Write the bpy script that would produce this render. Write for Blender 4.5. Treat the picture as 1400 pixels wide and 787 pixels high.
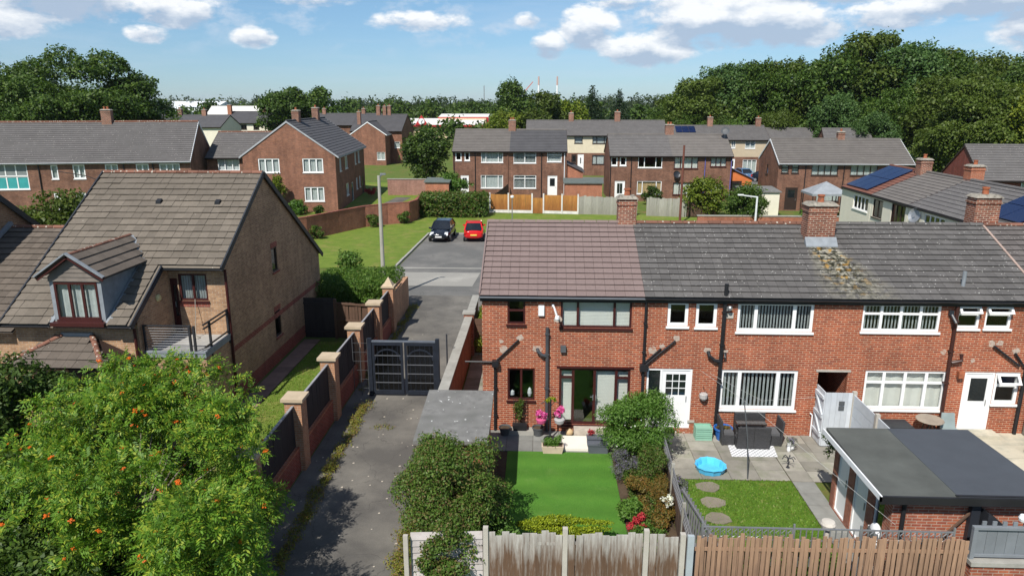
import bpy, math, random
import numpy as np
from mathutils import Vector, Matrix
R = math.radians
for o in list(bpy.data.objects): bpy.data.objects.remove(o)
scene = bpy.context.scene
COL = scene.collection

# ------------------------------------------------------------------ camera
cam = bpy.data.objects.new('camera', bpy.data.cameras.new('camera'))
COL.objects.link(cam)
cam.location = (0, 0, 10.85)
cam.rotation_euler = (R(90 - 14.5), 0, R(2.4))
cam.data.sensor_width = 36.0
cam.data.lens = 25.2
cam.data.clip_end = 6000
scene.camera = cam

# ------------------------------------------------------------------ sky, sun, exposure
SUN_EL = 50.0
SUN_DIR = Vector((-0.39, -0.92, math.tan(R(SUN_EL)))).normalized()   # towards the sun
scene.view_settings.view_transform = 'Standard'
scene.view_settings.look = 'None'
scene.view_settings.exposure = 0.40
scene.view_settings.gamma = 1.0
cy = scene.cycles
cy.max_bounces, cy.diffuse_bounces, cy.glossy_bounces, cy.transmission_bounces, cy.transparent_max_bounces, cy.volume_bounces = 6, 3, 2, 3, 8, 0
world = bpy.data.worlds.new('World'); scene.world = world; world.use_nodes = True
WN, WL_ = world.node_tree.nodes, world.node_tree.links
WN.clear()
def wn(t, **k):
    n = WN.new(t)
    for a, v in k.items(): setattr(n, a, v)
    return n
def wm(op, a, b=None, c=None, clamp=False):
    n = WN.new('ShaderNodeMath'); n.operation = op; n.use_clamp = clamp
    for i, v in enumerate((a, b, c)):
        if v is None: continue
        if isinstance(v, (int, float)): n.inputs[i].default_value = v
        else: WL_.new(v, n.inputs[i])
    return n.outputs[0]
sky = wn('ShaderNodeTexSky', sky_type='NISHITA', sun_disc=False)
sky.sun_elevation = R(SUN_EL); sky.sun_rotation = math.atan2(SUN_DIR.x, SUN_DIR.y)
sky.altitude = 100; sky.air_density = 1.0; sky.dust_density = 0.0; sky.ozone_density = 3.0
tc = wn('ShaderNodeTexCoord')
sep = wn('ShaderNodeSeparateXYZ'); WL_.new(tc.outputs['Generated'], sep.inputs[0])
az = wm('ARCTAN2', sep.outputs[0], sep.outputs[1])                # 0 straight ahead, + to the right
el = wm('ARCSINE', sep.outputs[2])
comb = wn('ShaderNodeCombineXYZ')
WL_.new(wm('MULTIPLY', az, 1.0), comb.inputs[0]); WL_.new(wm('MULTIPLY', el, 1.9), comb.inputs[1])
def wnoise(vec, scale, detail, rough, off=0.0, dist=0.0):
    n = wn('ShaderNodeTexNoise'); n.noise_dimensions = '3D'
    n.inputs['Scale'].default_value = scale; n.inputs['Detail'].default_value = detail
    n.inputs['Roughness'].default_value = rough; n.inputs['Distortion'].default_value = dist
    m = wn('ShaderNodeMapping'); m.inputs['Location'].default_value = (off, off * .7, off * .3)
    WL_.new(vec, m.inputs['Vector']); WL_.new(m.outputs[0], n.inputs['Vector'])
    return n.outputs['Fac']
fine = wnoise(comb.outputs[0], 26, 7, .62, 3.1)
big = wnoise(comb.outputs[0], 5.5, 5, .55, 8.7)
wisp_v = wn('ShaderNodeCombineXYZ')
WL_.new(wm('MULTIPLY', az, .35), wisp_v.inputs[0]); WL_.new(wm('MULTIPLY', el, 3.2), wisp_v.inputs[1])
wisp = wnoise(wisp_v.outputs[0], 11, 6, .6, 1.9, .4)
# cumulus banks: azimuth, elevation, half width, half height (radians), strength
BANKS = [(0.42, 0.098, 0.069, 0.022, 0.8), (0.5, 0.137, 0.103, 0.017, 0.95), (0.1, 0.125, 0.057, 0.012, 0.7), (-0.3, 0.125, 0.069, 0.011, 0.6), (-0.02, 0.105, 0.023, 0.012, 0.6), (-0.63, 0.124, 0.105, 0.031, 1), (-0.565, 0.116, 0.084, 0.035, 1), (-0.64, 0.088, 0.070, 0.026, 0.9), (-0.52, 0.134, 0.084, 0.014, 0.8), (-0.457, 0.106, 0.063, 0.026, 0.95), (-0.49, 0.079, 0.031, 0.014, 0.7), (-0.37, 0.079, 0.033, 0.016, 0.85),
         (-0.165, 0.102, 0.084, 0.016, 0.62), (0.057, 0.094, 0.047, 0.035, 1), (0.007, 0.073, 0.030, 0.022, 0.95), (0.134, 0.066, 0.077, 0.026, 1), (0.235, 0.114, 0.133, 0.055, 1.15), (0.19, 0.092, 0.070, 0.029, 0.9),
         (0.31, 0.09, 0.084, 0.031, 1), (0.38, 0.13, 0.127, 0.020, 0.9), (0.47, 0.112, 0.098, 0.023, 0.75), (0.545, 0.118, 0.105, 0.037, 1), (0.6, 0.088, 0.098, 0.046, 1.1), (0.8, 0.12, 0.140, 0.058, 1),
         (-0.8, 0.11, 0.140, 0.058, 1), (-0.05, 0.145, 0.168, 0.014, 0.7), (1, 0.1, 0.168, 0.043, 0.9), (-1.1, 0.1, 0.197, 0.043, 0.9)]
field = None; low = None
for a0, e0, w, h, s in BANKS:
    du = wm('DIVIDE', wm('SUBTRACT', az, a0), w); dv = wm('DIVIDE', wm('SUBTRACT', el, e0), h)
    d2 = wm('ADD', wm('MULTIPLY', du, du), wm('MULTIPLY', dv, dv))
    b = wm('MULTIPLY', wm('SUBTRACT', 1.0, d2, clamp=True), s)
    field = b if field is None else wm('MAXIMUM', field, b)
    sh = wm('MULTIPLY', b, dv)                                     # above / below the middle of its own bank
    low = sh if low is None else wm('ADD', low, sh)
# higher up fair-weather cloud goes on out of view, thinned to cut fill light
upper = wm('MULTIPLY', wm('SUBTRACT', big, .56), wm('MULTIPLY', wm('SUBTRACT', el, .14), 12, clamp=True))
field = wm('MAXIMUM', field, wm('MULTIPLY', upper, 5.0))
dens = wm('ADD', wm('MULTIPLY', field, .95), wm('MULTIPLY', wm('SUBTRACT', fine, .5), 1.9))
cov = wm('MULTIPLY', wm('SUBTRACT', dens, .13), 2.3, clamp=True)
cov = wm('MULTIPLY', cov, wm('MULTIPLY', field, 4.0, clamp=True))
cov = wm('MULTIPLY', wm('POWER', cov, 1.2), .9)
wc = wm('MULTIPLY', wm('SUBTRACT', wisp, .47, clamp=True), 2.0, clamp=True)
scud = wm('MULTIPLY', wm('SUBTRACT', wm('ADD', wm('MULTIPLY', wnoise(comb.outputs[0], 12, 6, .6, 5.3), .8), wm('MULTIPLY', fine, .25)), .53, clamp=True), 6.0, clamp=True)
scud = wm('MULTIPLY', scud, wm('MULTIPLY', wm('SUBTRACT', el, .05), 22, clamp=True))
ramp = wn('ShaderNodeMix', data_type='RGBA')
WL_.new(wm('ADD', wm('MULTIPLY', low, 2.0), wm('ADD', wm('MULTIPLY', wm('SUBTRACT', fine, .5), 2.6), .58), clamp=True), ramp.inputs['Factor'])
ramp.inputs[6].default_value = (5.6, 6.9, 8.8, 1); ramp.inputs[7].default_value = (13.2, 13.3, 13.4, 1)
tint = wn('ShaderNodeMix', data_type='RGBA'); tint.blend_type = 'MULTIPLY'; tint.inputs['Factor'].default_value = 1
WL_.new(sky.outputs[0], tint.inputs[6])
hz = wn('ShaderNodeMix', data_type='RGBA'); WL_.new(wm('MULTIPLY', el, 5.5, clamp=True), hz.inputs['Factor'])
hz.inputs[6].default_value = (.66, .90, 1.28, 1); hz.inputs[7].default_value = (1.05, 1.24, 1.32, 1); WL_.new(hz.outputs[2], tint.inputs[7])
m1 = wn('ShaderNodeMix', data_type='RGBA')
WL_.new(wm('MAXIMUM', wm('MULTIPLY', wc, .45), wm('MULTIPLY', scud, .9)), m1.inputs['Factor']); WL_.new(tint.outputs[2], m1.inputs[6]); m1.inputs[7].default_value = (8.2, 9.4, 11.0, 1)
m2 = wn('ShaderNodeMix', data_type='RGBA')
WL_.new(cov, m2.inputs['Factor']); WL_.new(m1.outputs[2], m2.inputs[6]); WL_.new(ramp.outputs[2], m2.inputs[7])
bg = wn('ShaderNodeBackground'); bg.inputs['Strength'].default_value = 0.061
WL_.new(m2.outputs[2], bg.inputs['Color'])
wo = wn('ShaderNodeOutputWorld'); WL_.new(bg.outputs[0], wo.inputs['Surface'])

sun = bpy.data.objects.new('sun', bpy.data.lights.new('sun', 'SUN')); COL.objects.link(sun)
sun.data.energy = 4.6; sun.data.angle = R(.5); sun.data.color = (1.0, .955, .88)
sun.rotation_euler = SUN_DIR.to_track_quat('Z', 'Y').to_euler()
sun.location = (-20, -40, 60)

# ------------------------------------------------------------------ materials (all procedural)
MATS = {}
class NT:
    def __init__(s, name):
        s.m = bpy.data.materials.new(name); s.m.use_nodes = True
        s.n, s.l = s.m.node_tree.nodes, s.m.node_tree.links
        s.p = s.n['Principled BSDF']; s.out = s.n['Material Output']
    def new(s, t, **k):
        n = s.n.new(t)
        for a, v in k.items(): setattr(n, a, v)
        return n
    def put(s, v, sock):
        if hasattr(v, 'is_linked'): s.l.new(v, sock)
        else: sock.default_value = v
    def math(s, op, a, b=0.0, clamp=False):
        n = s.new('ShaderNodeMath', operation=op); n.use_clamp = clamp
        s.put(a, n.inputs[0]); s.put(b, n.inputs[1]); return n.outputs[0]
    def noise(s, vec, scale, detail=3, rough=.55):
        n = s.new('ShaderNodeTexNoise'); n.inputs['Scale'].default_value = scale
        n.inputs['Detail'].default_value = detail; n.inputs['Roughness'].default_value = rough
        s.l.new(vec, n.inputs['Vector']); return n.outputs['Fac']
    def mix(s, f, a, b, mode='MIX'):
        n = s.new('ShaderNodeMix', data_type='RGBA', blend_type=mode)
        s.put(f, n.inputs['Factor']); s.put(c4(a), n.inputs[6]); s.put(c4(b), n.inputs[7]); return n.outputs[2]
    def ramp(s, f, lo, hi):
        n = s.new('ShaderNodeMapRange'); n.inputs['From Min'].default_value = lo; n.inputs['From Max'].default_value = hi
        s.l.new(f, n.inputs['Value']); return n.outputs[0]
    def bump(s, h, strength, dist):
        n = s.new('ShaderNodeBump'); n.inputs['Strength'].default_value = strength; n.inputs['Distance'].default_value = dist
        s.l.new(h, n.inputs['Height']); s.l.new(n.outputs[0], s.p.inputs['Normal'])
    def scale_rgb(s, col, f):                                       # colour times a grey factor
        return s.mix(1.0, col, f, 'MULTIPLY')
def c4(v): return (*v, 1) if isinstance(v, (tuple, list)) and len(v) == 3 else v

def pm(name, col, rough=.75, var=.18, scale=2.0, bump=.15, bscale=60, metallic=0.0, objvar=0.0, spec=.3, col2=None, c2scale=.7, c2lo=.5, c2hi=.65, specks=None):
    """plain weathered surface: noise-varied colour, fine relief, optional second colour in patches, optional pale specks"""
    if name in MATS: return MATS[name]
    t = NT(name); g = t.new('ShaderNodeTexCoord').outputs['Object']
    if objvar:
        oi = t.new('ShaderNodeObjectInfo')
        ad = t.new('ShaderNodeVectorMath', operation='ADD'); t.l.new(g, ad.inputs[0])
        sc = t.new('ShaderNodeVectorMath', operation='SCALE'); sc.inputs[0].default_value = (31, 17, 9); t.l.new(oi.outputs['Random'], sc.inputs['Scale'])
        t.l.new(sc.outputs[0], ad.inputs[1]); g = ad.outputs[0]
    c = col
    if col2: c = t.mix(t.ramp(t.noise(g, c2scale, 5, .65), c2lo, c2hi), col, col2)
    n1 = t.noise(g, scale, 4, .6)
    f = t.math('ADD', t.math('MULTIPLY', t.math('SUBTRACT', n1, .5), var * 4), 1.0)
    if objvar: f = t.math('MULTIPLY', f, t.math('ADD', t.math('MULTIPLY', t.math('SUBTRACT', oi.outputs['Random'], .5), objvar * 2), 1.0))
    c = t.scale_rgb(c, f)
    if specks:
        sp_col, sp_scale, sp_lo = specks
        c = t.mix(t.ramp(t.noise(g, sp_scale, 2, .5), sp_lo, sp_lo + .05), c, sp_col)
    t.put(c, t.p.inputs['Base Color'])
    t.p.inputs['Roughness'].default_value = rough; t.p.inputs['Metallic'].default_value = metallic
    t.p.inputs['Specular IOR Level'].default_value = spec
    if bump: t.bump(t.noise(g, bscale, 3, .6), bump, .02)
    MATS[name] = t.m; return t.m

def brick(name, c1, c2, mortar, rh=.075, bw=.225, ms=.009, bias=0.0, wear=(.8, 1.25), rough=.85):
    if name in MATS: return MATS[name]
    t = NT(name); uv = t.new('ShaderNodeTexCoord').outputs['UV']
    b = t.new('ShaderNodeTexBrick'); t.l.new(uv, b.inputs['Vector'])
    b.inputs['Scale'].default_value = 1; b.inputs['Brick Width'].default_value = bw; b.inputs['Row Height'].default_value = rh
    b.inputs['Mortar Size'].default_value = ms; b.inputs['Mortar Smooth'].default_value = .2; b.inputs['Bias'].default_value = bias
    b.inputs['Color1'].default_value = c4(c1); b.inputs['Color2'].default_value = c4(c2); b.inputs['Mortar'].default_value = c4(mortar)
    n1 = t.noise(uv, .6, 6, .7); n2 = t.noise(uv, 9, 3, .6)
    f = t.math('ADD', t.math('MULTIPLY', t.ramp(n1, .3, .7), wear[1] - wear[0]), wear[0])
    f = t.math('MULTIPLY', f, t.math('ADD', t.math('MULTIPLY', n2, .5), .75))
    mp = t.new('ShaderNodeMapping'); mp.inputs['Scale'].default_value = (2.6, .28, 1); t.l.new(uv, mp.inputs['Vector'])
    f = t.math('MULTIPLY', f, t.math('ADD', t.math('MULTIPLY', t.ramp(t.noise(mp.outputs[0], 1.0, 5, .7), .35, .7), .32), .80))
    cc = t.scale_rgb(b.outputs['Color'], f)
    cc = t.mix(t.math('MULTIPLY', t.ramp(t.noise(uv, 1.35, 5, .7), .60, .74), .30), cc, mortar)
    t.put(cc, t.p.inputs['Base Color'])
    t.p.inputs['Roughness'].default_value = rough; t.p.inputs['Specular IOR Level'].default_value = .25
    h = t.math('ADD', t.math('SUBTRACT', 1.0, b.outputs['Fac']), t.math('MULTIPLY', n2, .3))
    t.bump(h, .6, .012)
    MATS[name] = t.m; return t.m

def tile_mat(name, col, objvar=.14, specks=None, moss=None, splash=None, even=False):
    """concrete roof tile; moss = (colour, low); splash = lichen run-off below a chimney (x, y, radius)"""
    if name in MATS: return MATS[name]
    t = NT(name)
    ge = t.new('ShaderNodeNewGeometry').outputs['Position']; oi = t.new('ShaderNodeObjectInfo').outputs['Random']
    f = t.math('ADD', t.math('MULTIPLY', t.math('SUBTRACT', oi, .5), objvar * 2), 1.0)
    f = t.math('MULTIPLY', f, t.math('ADD', t.math('MULTIPLY', t.noise(ge, 1.1, 5, .65), .15 if even else .6), .925 if even else .7))
    f = t.math('MULTIPLY', f, t.math('ADD', t.math('MULTIPLY', t.noise(ge, 14, 3, .6), .4), .8))
    c = t.scale_rgb(col, f)
    if moss: c = t.mix(t.ramp(t.noise(ge, 3.3, 6, .75), moss[1], moss[1] + .08), c, moss[0])
    if specks:
        v = t.new('ShaderNodeTexVoronoi'); v.inputs['Scale'].default_value = specks[1]; t.l.new(ge, v.inputs['Vector'])
        m = t.math('MULTIPLY', t.math('LESS_THAN', v.outputs['Distance'], specks[2]), t.math('GREATER_THAN', t.noise(ge, 2.0, 3), specks[3]))
        c = t.mix(m, c, specks[0])
    if splash:
        s = t.new('ShaderNodeSeparateXYZ'); t.l.new(ge, s.inputs[0])
        dy = t.math('SUBTRACT', splash[1], s.outputs[1])
        cx = t.math('SUBTRACT', t.math('SUBTRACT', s.outputs[0], splash[0]), t.math('MULTIPLY', dy, .2))
        w = t.math('DIVIDE', t.math('ABSOLUTE', cx), t.math('ADD', t.math('MULTIPLY', t.math('MAXIMUM', dy, 0.0), .30), .42))
        inside = t.math('MULTIPLY', t.math('SUBTRACT', 1.25, w, clamp=True), t.math('MULTIPLY', t.math('GREATER_THAN', dy, -.3), t.math('SUBTRACT', 1.0, t.math('DIVIDE', dy, splash[2]), clamp=True)))
        inside = t.math('MULTIPLY', inside, 1.8, clamp=True)
        c = t.mix(t.math('MULTIPLY', inside, t.ramp(t.noise(ge, 5, 5, .7), .42, .52)), c, (.30, .28, .22))
        c = t.mix(t.math('MULTIPLY', inside, t.ramp(t.noise(ge, 6.7, 4, .7), .47, .53)), c, (.03, .03, .017))
        c = t.mix(t.math('MULTIPLY', t.math('MULTIPLY', inside, inside), t.ramp(t.noise(ge, 4.1, 3, .6), .58, .64)), c, (.32, .19, .05))
    t.put(c, t.p.inputs['Base Color']); t.p.inputs['Roughness'].default_value = .85; t.p.inputs['Specular IOR Level'].default_value = .25
    t.bump(t.noise(ge, 40, 3, .6), .25, .01)
    MATS[name] = t.m; return t.m

def leaf_mat(name, a, b, c=None, frac=.12, transl=.3, rough=.5):
    """leaves: every leaf its own shade between a and b, a few of colour c"""
    if name in MATS: return MATS[name]
    t = NT(name); ri = t.new('ShaderNodeNewGeometry').outputs['Random Per Island']
    oi = t.new('ShaderNodeObjectInfo').outputs['Random']
    col = t.mix(ri, a, b)
    if c: col = t.mix(t.math('GREATER_THAN', t.math('FRACT', t.math('MULTIPLY', ri, 37.3)), 1 - frac), col, c)
    ge = t.new('ShaderNodeTexCoord').outputs['Object']
    f = t.math('ADD', t.math('MULTIPLY', t.noise(ge, .9, 3), .5), t.math('ADD', t.math('MULTIPLY', oi, .3), .6))
    col = t.scale_rgb(col, f)
    t.put(col, t.p.inputs['Base Color']); t.p.inputs['Roughness'].default_value = rough; t.p.inputs['Specular IOR Level'].default_value = .25
    tr = t.new('ShaderNodeBsdfTranslucent'); t.put(t.mix(1.0, col, (1.1, 1.25, .5), 'MULTIPLY'), tr.inputs['Color'])
    mx = t.new('ShaderNodeMixShader'); mx.inputs[0].default_value = transl
    t.l.new(t.p.outputs[0], mx.inputs[1]); t.l.new(tr.outputs[0], mx.inputs[2]); t.l.new(mx.outputs[0], t.out.inputs['Surface'])
    MATS[name] = t.m; return t.m

def glass_mat(name, tint=(.88, .9, .9), base=.05, rough=.02):
    if name in MATS: return MATS[name]
    t = NT(name)
    tr = t.new('ShaderNodeBsdfTransparent'); tr.inputs[0].default_value = c4(tint)
    gl = t.new('ShaderNodeBsdfGlossy'); gl.inputs['Roughness'].default_value = rough
    fr = t.new('ShaderNodeLayerWeight'); fr.inputs[0].default_value = .5
    mx = t.new('ShaderNodeMixShader'); t.l.new(t.math('ADD', t.math('MULTIPLY', t.math('POWER', fr.outputs['Facing'], 4.0), .8), base, clamp=True), mx.inputs[0])
    t.l.new(tr.outputs[0], mx.inputs[1]); t.l.new(gl.outputs[0], mx.inputs[2]); t.l.new(mx.outputs[0], t.out.inputs['Surface'])
    MATS[name] = t.m; return t.m

def grass_mat(name, a, b, dry=(.16, .13, .045), drylo=.62, sc=1.0, stripe=0.0):
    if name in MATS: return MATS[name]
    t = NT(name); g = t.new('ShaderNodeNewGeometry').outputs['Position']
    c = t.mix(t.ramp(t.noise(g, 1.3 * sc, 5, .65), .3, .7), a, b)
    c = t.mix(t.ramp(t.noise(g, .55 * sc, 6, .7), drylo, drylo + .15), c, dry)
    c = t.scale_rgb(c, t.math('ADD', t.math('MULTIPLY', t.noise(g, 45, 3, .7), .8), .6))
    if stripe:
        s = t.new('ShaderNodeSeparateXYZ'); t.l.new(g, s.inputs[0])
        w = t.math('SINE', t.math('MULTIPLY', s.outputs[1], 6.0))
        c = t.scale_rgb(c, t.math('ADD', t.math('MULTIPLY', t.math('MULTIPLY', w, t.noise(g, 1.5, 2)), stripe), 1.0))
    t.put(c, t.p.inputs['Base Color']); t.p.inputs['Roughness'].default_value = .9; t.p.inputs['Specular IOR Level'].default_value = .15
    t.bump(t.noise(g, 60, 4, .7), .8, .04)
    MATS[name] = t.m; return t.m

def tarmac_mat(name, col, light, lo=.5, hi=.7, cracks=True):
    if name in MATS: return MATS[name]
    t = NT(name); g = t.new('ShaderNodeNewGeometry').outputs['Position']
    c = t.mix(t.ramp(t.noise(g, .35, 6, .65), lo, hi), col, light)
    c = t.scale_rgb(c, t.math('ADD', t.math('MULTIPLY', t.noise(g, 30, 3, .8), .7), .65))
    c = t.mix(t.ramp(t.noise(g, 9, 2, .5), .77, .80), c, (.22, .21, .19))
    if cracks:
        v = t.new('ShaderNodeTexVoronoi', feature='DISTANCE_TO_EDGE'); v.inputs['Scale'].default_value = .45
        ad = t.new('ShaderNodeVectorMath', operation='ADD'); t.l.new(g, ad.inputs[0])
        nn = t.new('ShaderNodeTexNoise'); nn.inputs['Scale'].default_value = 1.5; nn.inputs['Detail'].default_value = 4; t.l.new(g, nn.inputs['Vector']); t.l.new(nn.outputs['Color'], ad.inputs[1])
        t.l.new(ad.outputs[0], v.inputs['Vector'])
        c = t.mix(t.math('MULTIPLY', t.math('LESS_THAN', v.outputs['Distance'], .004), .35), c, (.02, .02, .018))
    t.put(c, t.p.inputs['Base Color']); t.p.inputs['Roughness'].default_value = .9; t.p.inputs['Specular IOR Level'].default_value = .2
    t.bump(t.noise(g, 70, 3, .7), .5, .02)
    MATS[name] = t.m; return t.m

BR = brick('terrace_brick', (.345, .083, .036), (.21, .047, .026), (.43, .27, .18), ms=.0105, bias=-.1)
BR_FAR = brick('far_brick', (.215, .088, .052), (.125, .048, .031), (.27, .185, .135), ms=.010, wear=(.6, 1.35))
BR_PALE = brick('pale_brick', (.42, .25, .135), (.28, .155, .085), (.40, .31, .23), ms=.009)
BR_BAND = brick('red_band_brick', (.30, .07, .045), (.23, .05, .035), (.28, .18, .14))
BR_WALL = brick('garden_wall_brick', (.37, .11, .058), (.26, .07, .04), (.36, .24, .17), wear=(.7, 1.25))
BR_PIL = brick('pillar_brick', (.47, .24, .13), (.40, .19, .10), (.45, .35, .26))
BR_CH = brick('chimney_brick', (.30, .085, .045), (.15, .042, .028), (.48, .38, .29), ms=.011, wear=(.55, 1.2))
BR_GAR = brick('garage_brick', (.36, .115, .06), (.24, .065, .04), (.38, .28, .22), wear=(.7, 1.3))
BR_RED = brick('orange_brick', (.40, .12, .055), (.34, .10, .05), (.40, .28, .20))
UPVC = pm('white_upvc', (.78, .78, .77), rough=.35, var=.03, bump=0)
BROWN_F = pm('brown_frame', (.050, .013, .012), rough=.4, var=.15, bump=0)
DARK_F = pm('dark_brown_frame', (.035, .022, .018), rough=.5, var=.15, bump=0)
BLACKP = pm('black_plastic', (.018, .018, .02), rough=.4, var=.2, bump=0)
GREYP = pm('grey_plastic', (.08, .085, .09), rough=.5, var=.2, bump=0)
GLASS = glass_mat('window_glass')
GLASS_D = pm('dark_room_glass', (.012, .016, .018), rough=.06, var=.2, bump=0, spec=.8)
BLIND = pm('cream_blind', (.82, .80, .73), rough=.8, var=.06, bump=0)
CURT = pm('grey_curtain', (.60, .62, .60), rough=.9, var=.15, scale=6, bump=0)
LEAD = pm('lead_flashing', (.22, .24, .26), rough=.5, var=.2, scale=4)
CONC = pm('concrete', (.42, .39, .34), rough=.9, var=.15, scale=3, bump=.3)
CONCG = pm('grey_concrete', (.30, .29, .26), rough=.9, var=.2, scale=2.5, bump=.3)
MORT = pm('chimney_mortar', (.27, .245, .205), rough=.95, var=.25, scale=7, bump=.6, bscale=25, col2=(.12, .11, .09), c2scale=6)
TERRA = pm('terracotta', (.34, .11, .052), rough=.85, var=.3, scale=6, col2=(.16, .07, .045), c2scale=5)
WHITEP = pm('white_paint', (.74, .75, .76), rough=.5, var=.05, bump=0)
BLACKM = pm('black_metal', (.02, .023, .03), rough=.45, var=.25, bump=0, spec=.5)
GREYM = pm('galvanised_metal', (.33, .34, .35), rough=.4, var=.15, bump=0, metallic=.6)
T_BROWN = tile_mat('new_brown_tile', (.190, .141, .131), objvar=.04, even=True)
T_GREY = tile_mat('old_grey_tile', (.102, .096, .092), objvar=.13, specks=((.46, .45, .42), 7.5, .13, .47), splash=(9.75, 25.0, 3.4))
T_PALE = tile_mat('buff_tile', (.138, .117, .094), objvar=.13, specks=((.45, .42, .36), 6, .10, .6), moss=((.028, .024, .014), .70))
T_DKBUFF = tile_mat('dark_buff_tile', (.115, .095, .078), objvar=.15, specks=((.45, .42, .36), 6, .09, .6))
T_FAR = tile_mat('far_grey_tile', (.115, .108, .105), objvar=.1, specks=((.35, .33, .30), 5, .14, .5))
T_FAR2 = tile_mat('far_slate_tile', (.082, .08, .084), objvar=.1)
T_WARM = tile_mat('far_warm_tile', (.135, .122, .112), objvar=.1, moss=((.2, .19, .16), .6))
RIDGE_R = tile_mat('red_ridge_tile', (.17, .08, .055), objvar=.25, specks=((.42, .38, .32), 7, .25, .42))
PEBBLE = pm('cream_render', (.62, .55, .40), rough=.95, var=.08, scale=1.5, bump=.5)
PEBBLE2 = pm('beige_render', (.46, .38, .27), rough=.95, var=.08, scale=1.5, bump=.5)
WHITER = pm('white_render', (.70, .66, .54), rough=.9, var=.06, scale=1.2, bump=.2)
SOLAR = pm('solar_cell', (.006, .012, .05), rough=.12, var=.1, bump=0, spec=.6)
BARK = pm('bark', (.10, .075, .05), rough=.95, var=.3, scale=5, bump=.8, bscale=18)

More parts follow.
